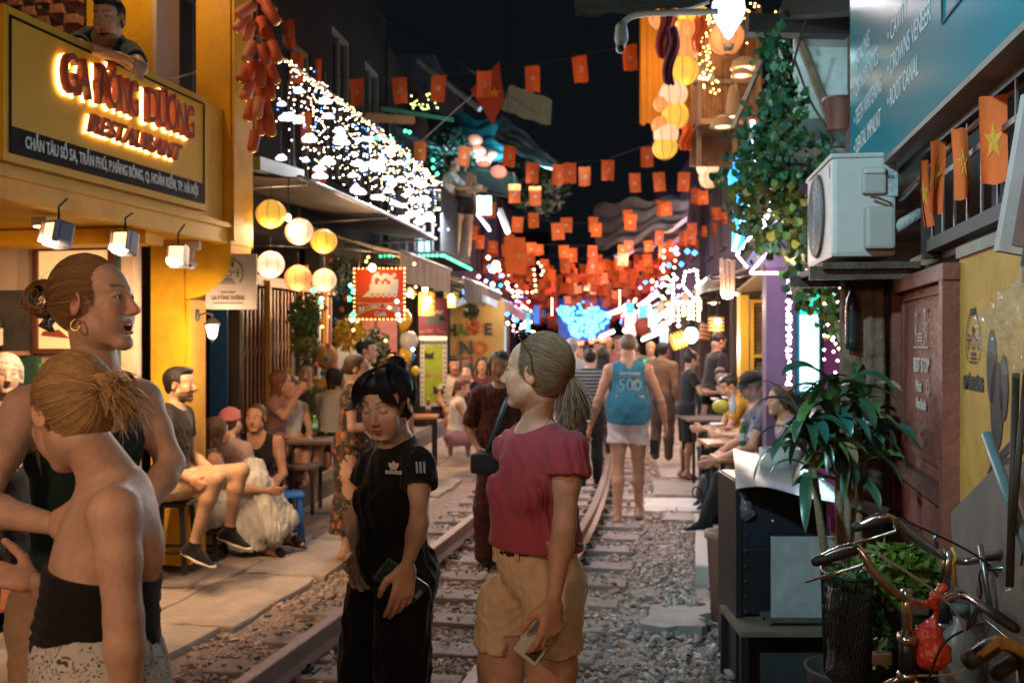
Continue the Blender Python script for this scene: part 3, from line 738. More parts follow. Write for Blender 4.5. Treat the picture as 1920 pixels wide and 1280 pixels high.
 for bt in ([bottom] if isinstance(bottom,dict) else (bottom or [])):
  s = SDF(); i = bt.get('inf',.016); t1 = bt.get('len',.35); kd = bt.get('kind','shorts'); wz = bt.get('waist',.10); Pf = np.array((pr,pf,up))
  s.el(J['pel']+up*.04*q,A_((.155*B.get('w',1)*B.get('hip',1),.108*B.get('d',1),.11))*q,Pf,.05,inf=i)
  for g in (-1,1): s.el(J['pel']+pr*g*.070*q-pf*.045*q-up*.02,A_((.078,.080,.085))*q*B.get('hip',1),Pf,.03,inf=i)
  if B.get('belly',1) > 1.1: s.el(J['pel']+up*.1+fw*.03,A_((.13,.11*B['belly'],.10))*q,Pf,.04,inf=i)
  if kd == 'skirt':
   k2 = (J['knL']+J['knR'])/2; a2 = (J['anL']+J['anR'])/2
   if bt.get('drape'): s.rc((J['pel']+k2)/2,a2*.6+J['pel']*.4-A_((0,0,.2)),.12,.14,.08); s.rc((J['pel']+k2*2)/3,a2*.85+J['pel']*.15,.10,.12,.08)
   for a in 'LR': s.rc(J['hi'+a],J['kn'+a],.09*q,.075*q,.06,inf=i+.01)
   if t1 > 1:
    for a in 'LR': s.rc(J['kn'+a],J['kn'+a]+(J['an'+a]-J['kn'+a])*(t1-1)+A_(bt.get('sweep',(0,0,0))),.075*q,bt.get('flare',.12)*q,.07,inf=i)
  else:
   fl = bt.get('flare',0); q0 = q; q = q*B.get('leg',1)
   for a in 'LR':
    Hj,K_,A2 = J['hi'+a],J['kn'+a],J['an'+a]; tt = min(1,t1); e = Hj+(K_-Hj)*tt; mm = Hj+(K_-Hj)*tt*.5
    s.rc(Hj,mm,.087*q,.082*q,.03,inf=i); s.rc(mm,e,.082*q,(.080-.024*tt+fl)*q,.012,inf=i)
    if bt.get('cuff'): rr_ = (.080-.024*tt+fl)*q; dd_ = nz(K_-Hj); s.rc(e-dd_*.022,e+dd_*.03,rr_+.006,rr_+.006,.004,inf=i)
    if t1 > 1:
     e2 = K_+(A2-K_)*(t1-1); m2 = K_+(A2-K_)*.3-pf*.012; s.rc(K_,m2,(.056+fl*.6)*q,(.060+fl*.7)*q,.03,inf=i); s.rc(m2,e2,(.060+fl*.7)*q,(.044+fl)*q,.03,inf=i)
     s.half(e2+nz(A2-K_)*.02,nz(A2-K_)) if bt.get('cut') else None
   q = q0
   if t1 <= 1:
    for a in 'LR': Hj,K_ = J['hi'+a],J['kn'+a]; s.cy(Hj+(K_-Hj)*t1,nz(K_-Hj),.16*q)
  if bt.get('hemz'): s.half((0,0,bt['hemz']),(0,0,-1),.02)
  V,F = s.mesh(bt.get('res',hb*.9)); wp = J['pel']+up*wz*q
  if 0:
   for a in 'LR':
    Hj,K_ = J['hi'+a],J['kn'+a]; d = nz(K_-Hj); L = np.linalg.norm(K_-Hj)*t1; ax = (V-Hj) @ d; rr = np.linalg.norm(V-Hj-ax[:,None]*d,axis=1); oth = J['hi'+('R' if a == 'L' else 'L')]; K2 = J['kn'+('R' if a == 'L' else 'L')]
    d2 = nz(K2-oth); a2 = (V-oth) @ d2; r2 = np.linalg.norm(V-oth-a2[:,None]*d2,axis=1)
    m = (ax > L) & (rr < r2); V[m]-= d*(ax[m]-L)[:,None]*.98
  z = (V-wp) @ up; m = z > 0; V[m]-= up*(z[m])[:,None]*.97
  V = relax(V,F,1,.5); V = folds(V,F,bt.get('fold',.005),bt.get('fs',(26,26,18)),3+int(abs(J['pel'][1])*7))
  npmesh(bt.get('name','shorts' if kd == 'shorts' and t1 <= 1 else 'skirt' if kd == 'skirt' else 'trousers'),V,F,bt['m'],T)
 if feet and feet.get('kind') in ('shoe','sandal'):
  for a in 'LR':
   if 'leg'+a in hide: continue
   d = nz(feet.get('d'+a,feet.get('d',HM @ A_((0,1,0))))); u2 = A_(feet.get('up',(0,0,1))); u2 = nz(u2-d*(u2 @ d)); an = J['an'+a]; s = SDF()
   if feet['kind'] == 'shoe':
    foot_sdf(s,an,d,u2,q,'shoe'); s.half(an+u2*.035,u2); V,F = s.mesh(.006); npmesh('shoe',V,F,feet['m'],T)
    s = SDF(); s.rc(an-d*.04*q-u2*.066*q,an+d*.07*q-u2*.070*q,.036*q,.042*q,.02,sq=(u2,2.2)); s.rc(an+d*.07*q-u2*.070*q,an+d*.165*q-u2*.066*q,.042*q,.032*q,.02,sq=(u2,2.2))
    V,F = s.mesh(.006); npmesh('shoe_sole',V,F,feet.get('sole',mat('white_sole',(.6,.58,.55))),T)
   else:
    s = SDF(); s.rc(an-d*.04*q-u2*.078*q,an+d*.16*q-u2*.080*q,.034*q,.038*q,.02,sq=(u2,4)); s.rc(an+d*.08-u2*.03,an+d*.11-u2*.045,.038,.036,.01); s.half(an-u2*.07,-u2) if 0 else None
    V,F = s.mesh(.006); npmesh('sandal',V,F,feet['m'],T)
 T_info = dict(T=T,J=J,fh=fh,HM=HM,hs=hs,hc=hc,axes=(up,rt,fw,pr,pf),q=q)
 if extra: extra(T_info)
 return T_info
def cap_hat(I,m,brim_yaw=0,back=False,em=None):
 fh = I['fh']; mb = MB(); hs = I['hs']; r = CAPR+.012
 def fn(u,v):
  a = u*2*math.pi; t = v*math.pi/2*.98
  return fh(r[0]*math.cos(a)*math.cos(t),CAPC[1]+r[1]*math.sin(a)*math.cos(t),.035+(r[2])*math.sin(t)-.018*math.sin(a)*(1-v)*(-1))
 mb.grid(fn,20,8); sg = -1 if back else 1
 def br(u,v):
  a = math.pi*(.15+.7*u); return fh(r[0]*math.cos(a)*(1-.05*v),sg*(CAPC[1]*sg+(r[1]+.065*v*math.sin(a))*math.sin(a)) ,.055-.014*v-.05*(u-.5) ** 2)
 mb.grid(br,12,3); mb.grid(lambda u,v: br(u,v)-Vector((0,0,.004)),12,3); mb.ball(fh(0,CAPC[1],.035+r[2]),.007,6)
 mb.obj('cap',m,I['T'],False)
# ================================================================ SETTING
def FR(u,Y,z=0):           # frame along the street: x = up the street, y = to the left, z = up
 h = hdg(Y); M = Matrix(((math.sin(h),-math.cos(h),0),(math.cos(h),math.sin(h),0),(0,0,1))).to_4x4(); M.translation = P(u,Y,z); return M
def SBX(mb,c,size,**k): return mb.box(c,size,**k)
M_dirt = mat('trodden_dirt',(.16,.12,.10),rough=.95,var=.35,vs=3,bump=.6,bs=25)
M_conc = mat('worn_concrete',(.36,.30,.27),rough=.85,var=.22,vs=3,bump=.35,bs=35,dirt=.5,dirtc=(.16,.12,.10))
M_conc2 = mat('pale_concrete',(.50,.45,.43),rough=.8,var=.2,vs=4,bump=.3,bs=40,dirt=.4,dirtc=(.2,.16,.14))
M_rust = mat('rusty_rail',(.21,.13,.11),rough=.5,metal=.35,var=.25,vs=20,bump=.3,bs=80)
M_tile = mat('terracotta_tile',(.36,.13,.07),rough=.45,var=.25,vs=6,bump=.1,bs=40,dirt=.4,dirtc=(.15,.08,.06))
M_yel = mat('yellow_paint',(.76,.40,.012),rough=.5,var=.10,vs=3,bump=.1,bs=30,dirt=.45,dirtc=(.34,.14,.02))
M_yel2 = mat('ochre_plaster',(.52,.28,.055),rough=.8,var=.18,vs=4,bump=.3,bs=20,dirt=.5,dirtc=(.30,.15,.05))
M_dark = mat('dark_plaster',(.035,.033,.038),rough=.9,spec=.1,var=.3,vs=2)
M_brownd = mat('brown_door_paint',(.19,.055,.038),rough=.5,var=.25,vs=5,bump=.3,bs=30,dirt=.45,dirtc=(.06,.025,.02))
M_wood = mat('weathered_wood',(.15,.10,.07),rough=.85,var=.5,vs=9,bump=1,bs=18)
M_blackm = mat('black_metal',(.015,.015,.017),rough=.45,metal=.3)
M_steel = mat('dull_steel',(.30,.30,.30),rough=.35,metal=.9,var=.3,vs=20)
M_white = mat('white_paint',(.70,.68,.64),rough=.5,var=.06)
g = MB(); g.quad((-60,-40,-.03),(60,-40,-.03),(60,140,-.03),(-60,140,-.03)); g.obj('ground',M_dirt,kind='structure')
# ballast bed
g = MB(); nu,nv = 26,150
g.grid(lambda a,b: P(-1.45+a*3.1,-2+b*44,.012+.035*noise.noise(Vector((a*9,b*90,0)))-.03*(abs(a-.45) > .42)),nu,nv)
g.obj('ballast_bed',mat('ballast_dust',(.27,.20,.18),rough=.95,var=.35,vs=14,bump=1,bs=45),kind='structure')
# railway
TR = thing('railway_track',None,None,P(0,4)); TR['kind'] = 'structure'
prof = [(-.055,0),(.055,0),(.055,.012),(.012,.028),(.010,.092),(.034,.102),(.034,.128),(.028,.134),(-.028,.134),(-.034,.128),(-.034,.102),(-.010,.092),(-.012,.028),(-.055,.012)]
for sx in (-.5,.5):
 g = MB(); vs = []; Ys = list(np.arange(-1,46,.5)); n = len(prof)
 for Y in Ys:
  for a,b in prof: vs.append(P(sx+a,Y,.05+b))
 g.add(vs,[(i*n+j,i*n+(j+1) % n,(i+1)*n+(j+1) % n,(i+1)*n+j) for i in range(len(Ys)-1) for j in range(n)])
 g.obj('rail',M_rust,TR,False)
slm = MB(); slm.box((0,0,0),(1.9,.22,.16),bev=.018); slme = slm.mesh('sleeper',mat('concrete_sleeper',(.27,.215,.20),rough=.85,var=.25,vs=4,bump=.4,bs=40,dirt=.35,dirtc=(.17,.12,.1)))
rr = random.Random(3)
clm = MB()
for sx in (-1,1):
 for q in (-1,1):
  clm.tube([(sx*.5+q*.10,-.05,.085),(sx*.5+q*.11,0,.105),(sx*.5+q*.085,.05,.10),(sx*.5+q*.05,.02,.085),(sx*.5+q*.052,-.03,.08)],.009,6)
  clm.box((sx*.5+q*.10,0,.08),(.07,.09,.02))
clme = clm.mesh('rail_clip',mat('dark_iron',(.02,.018,.017),rough=.6,metal=.5)); clm_i = 0
Y = 1.2
while Y < 36:
 p = P(rr.uniform(-.015,.015),Y,-.032+rr.uniform(-.008,.004)); o = link('sleeper',slme,TR,p-TR.location,-hdg(Y)+rr.uniform(-.012,.012))
 if Y < 14: c = link('rail_clips',clme,o); c['kind'] = 'stuff'
 Y +=.53
# ballast stones: one mass of separate stones
def rock_variants(n=10,seed=2):
 out = []; rs = np.random.RandomState(seed)
 for i in range(n):
  bm = bmesh.new(); pts = rs.normal(size=(13,3)); pts /= np.linalg.norm(pts,axis=1)[:,None]; pts *= A_((1,.75,.5))*(.75+.35*rs.rand(13,1))
  for p in pts: bm.verts.new(p)
  r = bmesh.ops.convex_hull(bm,input=bm.verts); bmesh.ops.delete(bm,geom=[v for v in bm.verts if not v.link_faces],context='VERTS'); bm.verts.index_update()
  out.append((np.array([v.co[:] for v in bm.verts]),np.array([[v.index for v in f.verts] for f in bm.faces if len(f.verts) == 3]))); bm.free()
 return out
def scatter_rocks(name,pos,sizes,m,seed=1,cols=None,squash=1,**kw):
 rv = rock_variants(); rs = np.random.RandomState(seed); V = []; F = []; C = []; off = 0
 for i,(p,s) in enumerate(zip(pos,sizes)):
  v,f = rv[rs.randint(len(rv))]; a = rs.rand(3)*6.28; Q = np.array(Euler((rs.normal()*.35,rs.normal()*.35,a[2])).to_matrix()); vv = (v*A_((1,1,squash))*s) @ Q.T+p
  V.append(vv); F.append(f+off); off +=len(vv); C.append(np.tile(cols(rs),(len(vv),1)))
 return npmesh(name,np.concatenate(V),np.concatenate(F),m,None,np.concatenate(C),smooth=False,**kw)
rs = np.random.RandomState(5); pos = []; siz = []
def bedz(u,Y): return .012+.035*noise.noise(Vector((((u+1.45)/3.1)*9,((Y+2)/44)*90,0)))
def addrocks(n,u0,u1,Y0,Y1,s0,s1,k=0):
 for _ in range(n):
  u = rs.uniform(u0,u1); Y = Y0+(Y1-Y0)*rs.rand() ** 1.1
  ph = ((Y-1.2)/.53) % 1; onsl = (ph < .22 or ph > .78) and abs(u) < .95
  if onsl and rs.rand() < .84: continue
  if abs(abs(u)-.5) < .07: continue
  s = s0+(s1-s0)*rs.rand() ** 2; q = P(u,Y,max(bedz(u,Y),-.01)+s*.22+(.05 if onsl else 0)); pos.append(A_(q)); siz.append(s)
addrocks(19000,-.93,1.42,3.2,9.5,.010,.033); addrocks(1500,-1.28,-.9,3.5,9,.010,.034); addrocks(6500,-.9,1.42,9.5,19,.018,.045)
addrocks(900,1.3,2.0,3.5,6.9,.012,.045); addrocks(260,-.9,1.6,3.5,9,.04,.065); addrocks(500,-2.3,-1.2,4,12,.006,.018)
def rockcol(r):
 k = r.rand(); b = A_((.43,.345,.315)) if k < .6 else (A_((.36,.25,.21)) if k < .8 else A_((.20,.19,.20))); return b*r.uniform(.6,1.35)
scatter_rocks('ballast_stones',pos,siz,mat('ballast_stone',attr='Col',rough=.85,var=.2,vs=30,bump=.4,bs=90),cols=rockcol,kind='stuff')
# left pavement slabs
PV = thing('pavement',None,None,P(-1.8,6)); PV['kind'] = 'structure'
def slab(u0,u1,Y0,Y1,zt,th,m,parent,name='slab',j=.02,tilt=.006,seed=0):
 r = random.Random(seed); per = []
 for (a,b,c,d) in ((u0,Y0,u1,Y0),(u1,Y0,u1,Y1),(u1,Y1,u0,Y1),(u0,Y1,u0,Y0)):
  for i in range(6): t = i/6; per.append((a+(c-a)*t+r.uniform(-j,j)*.5,b+(d-b)*t+r.uniform(-j,j)*.5))
 tx,ty = r.uniform(-tilt,tilt),r.uniform(-tilt,tilt); cu,cY = (u0+u1)/2,(Y0+Y1)/2; n = len(per); mb = MB()
 top = [P(cu+(a-cu)*.985,cY+(b-cY)*.99,zt+(a-cu)*tx*3+(b-cY)*ty) for a,b in per]; mid = [P(a,b,zt-.012+(a-cu)*tx*3+(b-cY)*ty) for a,b in per]; bot = [P(a,b,zt-th) for a,b in per]
 mb.add(top+mid+bot,[tuple(range(n))]+[(i,i+n,(i+1) % n+n,(i+1) % n) for i in range(n)]+[(i+n,i+2*n,(i+1) % n+2*n,(i+1) % n+n) for i in range(n)])
 return mb.obj(name,m,parent,False)
r_ = random.Random(12)
for col,(u0,u1) in enumerate(((-2.42,-1.78),(-1.76,-1.14))):
 Y = 2.6+col*.45
 while Y < 26:
  L = r_.uniform(.85,1.5); slab(u0+r_.uniform(-.02,.0),u1+(r_.uniform(-.10,.03) if col else 0),Y,Y+L-r_.uniform(.015,.05),.045+r_.uniform(-.008,.01),.10,M_conc,PV,seed=r_.randint(0,9999),j=.045); Y +=L
for i in range(24): slab(-2.44-.001,-1.1,26+i,26.97+i,.04,.1,M_conc,PV,seed=i)
# right slabs
PR = thing('pavement',None,None,P(1.8,8)); PR['kind'] = 'structure'
slab(1.42,2.0,7.3,9.35,.12,.15,M_conc2,PR,seed=5,j=.015); slab(1.78,2.25,6.35,7.0,.07,.08,M_conc2,PR,seed=6,j=.03,tilt=.02)
slab(.95,1.5,9.9,10.7,.05,.08,M_conc2,PR,seed=7,j=.05); slab(1.52,2.0,9.45,10.6,.08,.1,M_conc,PR,seed=8); slab(1.05,1.75,10.9,12.2,.05,.1,M_conc,PR,seed=9); slab(1.15,1.8,9.5,9.85,.04,.06,M_conc,PR,seed=31,j=.06)
for i in range(28): slab(1.15,2.0,12.3+i,13.26+i,.05,.1,M_conc,PR,seed=10+i)
slab(1.15,1.5,6.0,6.42,.07,.09,mat('broken_stone',(.26,.21,.2),rough=.9,var=.2,vs=6,bump=.6,bs=30),PR,name='broken_slab',j=.09,seed=44)
# tiled cafe floors
def tile_floor(u0,u1,Y0,Y1,z,size,m,gap=.008):
 F_ = thing('cafe_floor',None,None,P((u0+u1)/2,(Y0+Y1)/2)); F_['kind'] = 'structure'; mb = MB()
 for a,b in ((Y0,Y1),):
  n = max(2,int((Y1-Y0)/.5)); vs = []
  for i in range(n+1):
   Y = Y0+(Y1-Y0)*i/n; vs +=[P(u0,Y,-.02),P(u1,Y,-.02),P(u1,Y,z-.006),P(u0,Y,z-.006)]
  mb.add(vs,[(i*4+j,i*4+(j+1) % 4,i*4+4+(j+1) % 4,i*4+4+j) for i in range(n) for j in range(4)]+[(3,2,1,0),(n*4,n*4+1,n*4+2,n*4+3)])
 mb.obj('floor_base',mat('grout',(.16,.12,.1),rough=.9),F_,False)
 k = 0; u = u0
 while u < u1-.02 and k < 290:
  Y = Y0
  while Y < Y1-.02 and k < 290:
   c = P(u+size/2,Y+size/2,z-.003); o = MB().box((0,0,0),(min(size,u1-u)-gap,min(size,Y1-Y)-gap,.008))
   ob = o.obj('tile',m,F_); ob.location = c-F_.location; ob.rotation_euler.z = -hdg(Y); k +=1; Y +=size
  u +=size
 return F_
tile_floor(-3.6,-2.45,5.6,7.95,.17,.30,M_tile); tile_floor(2.0,3.1,7.2,11.5,.10,.33,M_tile)
# tiles on the riser of the left step
for i in range(8):
 Y = 5.75+i*.3; o = MB().box((0,0,0),(.012,.29,.125)).obj('step_tile',M_tile,None); o.location = P(-2.443,Y,.078); o.rotation_euler.z = -hdg(Y); o.parent = None; o['kind'] = 'structure'
# raised left cafe platform with kerb
def strip(name,u0,u1,Y0,Y1,z0,z1,m,kind='structure',step=1.0,**kw):
 mb = MB(); n = max(2,int((Y1-Y0)/step)); vs = []
 for i in range(n+1):
  Y = Y0+(Y1-Y0)*i/n; vs +=[P(u0,Y,z0),P(u1,Y,z0),P(u1,Y,z1),P(u0,Y,z1)]
 mb.add(vs,[(i*4+j,i*4+4+j,i*4+4+(j+1) % 4,i*4+(j+1) % 4) for i in range(n) for j in range(4)]+[(0,1,2,3),(n*4+3,n*4+2,n*4+1,n*4)])
 return mb.obj(name,m,None,kind=kind,**kw)
strip('kerb',-2.62,-2.40,9.4,40,-.02,.22,mat('grimy_kerb',(.10,.085,.08),rough=.9,var=.4,vs=8,bump=.5,bs=30))
strip('cafe_platform',-3.7,-2.622,8.0,40,-.02,.20,M_conc); strip('shop_floor',2.02,4.2,11.5,40,-.02,.10,M_conc)
strip('shop_floor',2.0,3.6,1,7.1,-.025,.035,M_dirt)
# yellow painted kerb blocks on the right
for (x,y,Z,s) in ((1398,905,9.9,(.34,.42,.16)),(1372,1065,7.45,(.14,.16,.14)),(1400,845,11.2,(.35,.4,.14))):
 p = at(x,y,Z); o = MB().box((0,0,0),s,bev=.015).obj('kerb_block',mat('worn_yellow_paint',(.50,.33,.06),rough=.7,var=.3,vs=14,dirt=.6,dirtc=(.2,.16,.12)),None,kind='structure'); o.location = (p.x,p.y,s[2]/2); o.rotation_euler.z = -hdg(Z)
# ---------------------------------------------------------------- left: yellow restaurant
F1 = FR(-1.75,5.0)
YB = thing('restaurant_building','yellow painted restaurant front with projecting balcony, pillar and arch at far left','restaurant',F1.translation)
def yb(name,m,*boxes,**k):
 mb = MB()
 for c,s in boxes: mb.box(c,s)
 return mb.obj(name,m,YB,M=F1,**k)
yb('balcony_fascia',M_yel,((.15,.04,2.455),(3.1,.08,.15))); yb('fascia_rail',M_yel,((.15,-.012,2.50),(3.1,.02,.03)))
yb('balcony_soffit',M_yel,((.15,.95,2.47),(3.1,1.74,.10))); yb('balcony_parapet',M_yel,((.15,.06,2.92),(2.85,.04,.78)))
yb('column',M_yel,((1.75,.12,3.9),(.34,.26,3.04))); yb('column_moulding',M_yel,((1.62,-.022,3.9),(.05,.02,3.0)))
yb('pillar',M_yel,((1.76,.49,1.27),(.30,.26,2.30))); yb('pillar_edge',M_yel,((1.74,.345,1.27),(.20,.028,2.30)))
# arch bracket between the pillar and the column
pts = [(0,2.42)]+[(.35,2.42)]+[(.35-.0,2.0)]+[(.35-.35*math.sin(t),2.0+.36*(1-math.cos(t))) for t in np.linspace(.08,math.pi/2,12)]
mb = MB(); mb.prism(pts,.30,Matrix(((0,1,0),(1,0,0),(0,0,1)))); mb.v = [(v[0]+1.76,v[1],v[2]) for v in mb.v]; mb.obj('arch',M_yel,YB,M=F1)
yb('upper_column',M_yel,((1.36,.60,4.1),(.30,.50,3.2))); yb('column_trim',mat('cream_trim',(.60,.50,.40),rough=.6),((1.34,.335,4.1),(.28,.03,3.2)))
yb('interior_wall',mat('cream_wall',(.50,.38,.28),rough=.8,var=.1),((1.25,1.5,1.3),(.08,2.0,2.4)),((-.4,2.5,1.3),(3.4,.08,2.4)))
yb('interior_floor',M_tile,((-.1,1.6,.17),(3.0,1.9,.02)))
yb('door_panel',mat('grey_door',(.40,.36,.36),rough=.6,var=.08),((1.48,.77,1.27),(.05,.29,2.2)))
yb('door_frame',mat('dark_green_paint',(.02,.06,.04),rough=.6),((1.20,.62,1.27),(.05,.06,2.2)),((1.16,1.32,.95),(.05,.28,1.3)))
yb('green_dado',mat('green_paint',(.10,.30,.10),rough=.6),((1.18,.98,1.0),(.04,.62,1.1)))
mat('dark_wood',(.03,.022,.018),rough=.6); yb('header_beam',M_yel,((.9,1.0,2.36),(.2,1.7,.10)))
# bricks, upper wall
BR = [mat('brick_%s' % n,c,rough=.9,var=.25,vs=18,bump=.6,bs=60) for n,c in (('red',(.30,.12,.07)),('brown',(.24,.11,.075)),('orange',(.36,.16,.08)))]
yb('mortar',mat('mortar',(.30,.24,.20),rough=.95,bump=.6,bs=60),((1.40,1.6,4.0),(.16,1.5,3.0)))
bm_ = [MB().box((0,0,0),(.10,.205,.062),bev=.006).mesh('brick',m) for m in BR]; k = 0
for row in range(18):
 for c in range(5):
  y = .96+c*.22+(.11 if row % 2 else 0); z = 3.12+row*.076
  o = link('brick',bm_[rr.randint(0,2)],YB,F1 @ Vector((1.285+rr.uniform(-.006,.004),y,z))-F1.translation,-hdg(5)); o.rotation_euler.z +=rr.uniform(-.01,.01)
# interior: shelf wall and bottle
SH = thing('wall_shelf','dark wooden shelf unit inside the yellow restaurant behind the two blonde women','shelf',F1 @ Vector((1.0,1.9,.2)))
mb = MB()
for z in (.5,1.0,1.62): mb.box((1.05,1.75,z),(.32,1.0,.03))
mb.obj('shelf_board',mat('oak_shelf',(.22,.12,.06),rough=.6,var=.3),SH,M=F1)
mb = MB().box((1.18,1.75,1.1),(.03,1.05,1.9)); mb.obj('back_panel',mat('dark_panel',(.04,.035,.032),rough=.7,var=.5,vs=5),SH,M=F1)
BT = thing('bottle','dark wine bottle with cream label standing on the restaurant shelf','bottle',F1 @ Vector((.98,1.36,1.636)))
b = MB().lathe([(0,0),(.038,0),(.038,.19),(.015,.25),(.014,.31),(0,.31)],14); b.obj('glass',mat('dark_glass',(.01,.012,.01),rough=.08),BT); MB().lathe([(.0388,.04),(.0388,.15)],14).obj('paper_label',mat('cream_paper',(.5,.42,.30),rough=.8),BT)
# framed picture
PC = thing('framed_picture','large framed picture with glowing yellow background behind the laughing blonde woman','picture',F1 @ Vector((1.16,.92,1.65)))
mb = MB()
for c,s in (((1.17,.92,2.33),(.04,.60,.035)),((1.17,.92,1.635),(.04,.60,.035)),((1.17,.635,1.98),(.04,.035,.66)),((1.17,1.205,1.98),(.04,.035,.66))): mb.box(c,s)
mb.obj('picture_frame',mat('dark_red_wood',(.10,.03,.02),rough=.4),PC,M=F1)
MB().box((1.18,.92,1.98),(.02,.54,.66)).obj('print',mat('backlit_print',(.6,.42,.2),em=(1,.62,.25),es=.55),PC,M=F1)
mb = MB(); mb.ball((1.165,.90,2.18),.03,8,sx=.2); mb.prism([(-.1,0),(.12,.02),(.1,.05),(-.02,.06)],.004,Matrix(((0,1,0),(1,0,0),(0,0,1))),(1.167,1.05,1.72)); mb.obj('printed_figure',mat('print_red',(.25,.05,.02)),PC,M=F1)
o = thing('light_bulb','assumed unseen bare bulb, added above the man leaning over the yellow sign','bulb',F1 @ Vector((.75,.35,4.75))); MB().ball((0,0,0),.03,8).obj('bulb',emat('bare_bulb',(1,.72,.42),22),o); lamp('bulb_light','POINT',(0,0,-.06),34,(1,.62,.32),.05,o)  # out-of-frame bulb, assumed from the lit column; added to brighten the leaning man
# ---- the big sign
SG = thing('restaurant_sign','large yellow restaurant sign with raised red back-lit letters on the balcony front','sign',F1 @ Vector((.3,-.03,2.6)))
mb = MB().box((.29,.005,2.93),(1.90,.06,.74)); mb.obj('sign_panel',mat('sign_yellow',(.72,.40,.006),rough=.4,var=.04),SG,M=F1)
mb = MB()
for c,s in (((.29,-.028,3.255),(1.82,.006,.012)),((-.615,-.028,2.97),(.012,.006,.57)),((1.195,-.028,2.97),(.012,.006,.57))): mb.box(c,s)
mb.obj('border_line',mat('sign_dark',(.006,.008,.016),rough=.6,spec=.1),SG,M=F1)
MB().box((.29,-.0295,2.665),(1.82,.008,.13)).obj('address_strip',mat('sign_dark',(.02,.025,.035)),SG,M=F1)
tx = F1.to_3x3() @ Vector((1,0,0)); M_let = mat('red_letters',(.26,.028,.012),rough=.4); M_halo = emat('letter_halo',(1,.62,.22),5)
def sign_text(s,x,z,size,m,y,depth,sp=1,xs=1,bold=0,name='lettering',shear=0,fit=0):
 M = planeM(F1 @ Vector((x,y,z)),tx); M = Matrix.Translation(-F1.translation) @ M; Mo = Matrix.Translation(F1.translation-SG.location) @ M
 return text(name,s,size,m,SG,Mo,depth,spacing=sp,bold=bold,xs=xs,shear=shear,fit=fit)
for word,x,w_ in (('GA',-.18,.22),('ĐÔNG',.18,.38),('DƯƠNG',.72,.51)):
 sign_text(word,x,3.07,.285,M_let,-.066,.020,fit=w_,bold=.004); sign_text(word,x-.008,3.062,.285,M_halo,-.036,.004,fit=w_+.012,bold=.009,name='halo_light')
sign_text('RESTAURANT',.38,2.86,.135,M_let,-.060,.014,fit=.92,bold=.004,shear=.25); sign_text('RESTAURANT',.374,2.854,.135,M_halo,-.036,.003,fit=.93,bold=.007,shear=.25,name='halo_light')
sign_text('CHẮN TÀU SỐ 5A, TRẦN PHÚ, P.HÀNG BÔNG, Q. HOÀN KIẾM, TP. HÀ NỘI',.29,2.668,.082,mat('pale_blue_letters',(.60,.75,.85),rough=.5),-.036,.002,fit=1.62,bold=.002)
# ---- soffit lights
for i,s_ in enumerate((-.42,.22,.90)):
 L_ = thing('ceiling_light',('slim white ceiling light at far left under the yellow balcony','slim white ceiling light between two hanging spotlights under the yellow balcony','slim white ceiling light nearest the yellow pillar')[i],'light',F1 @ Vector((s_,.40,2.40)),group='slim ceiling lights under the balcony')
 MB().box((s_,.40,2.375),(.16,.10,.05),bev=.008).obj('housing',M_white,L_,M=F1); MB().box((s_,.40,2.347),(.13,.085,.006)).obj('diffuser',emat('warm_diffuser',(1,.72,.42),14),L_,M=F1)
for i,(x,y,Z) in enumerate(((110,440,5.0),(235,456,5.55),(334,480,6.1))):
 p = at(x,y,Z); S_ = thing('spotlight',('square metal floodlight hanging leftmost below the restaurant sign','square metal floodlight hanging in the middle below the restaurant sign','square metal floodlight hanging beside the white security camera')[i],'spotlight',p,group='square floodlights hanging under the balcony')
 w = .115; mb = MB(); Mx = (Matrix.Rotation(R(-28+i*16),3,'Z') @ Matrix.Rotation(R(-12),3,'X'))
 mb.box((0,0,0),(w,w*.8,w*1.15),Mx,bev=.012); mb.obj('housing',mat('blue_grey_housing',(.16,.17,.24),rough=.4,metal=.4),S_)
 mb = MB(); mb.box(Mx @ Vector((0,-w*.42,0)),(w*.72,.01,w*.8),Mx); mb.obj('lens',emat('hot_lens',(1,.40,.12),5),S_); mb = MB(); mb.box(Mx @ Vector((-w*.51,0,0)),(.01,w*.55,w*.8),Mx); mb.obj('side_lens',emat('white_lens',(1,.66,.34),7),S_)
 for dx in (-.5,.5): MB().box(Mx @ Vector((dx*w*.9,-w*.5,0)),(.006,.03,w*.95),Mx).obj('barn_door',mat('blue_grey_housing'),S_)
 MB().tube([(0,0,w*.6),(0,0,.14),(.03,.03,2.42-p.z)],.006,6).obj('hanger',M_blackm,S_)
 lamp('spot_glow','SPOT',(0,-.09,-.05),110,(1,.62,.32),.04,S_,rot=(R(50),0,R(30)),size=130)
# security camera
SC = thing('security_camera','white security camera mounted on the yellow pillar beside a floodlight','camera',at(362,460,6.7))
MB().box((0,0,0),(.10,.06,.06),bev=.012).obj('bracket',M_white,SC); MB().tube([(0,0,-.02),(0,-.03,-.10)],.016,8).obj('arm',M_white,SC); MB().ball((0,-.04,-.13),.035,12).obj('camera_dome',M_white,SC); MB().ball((0,-.066,-.14),.014,8).obj('lens',M_blackm,SC)
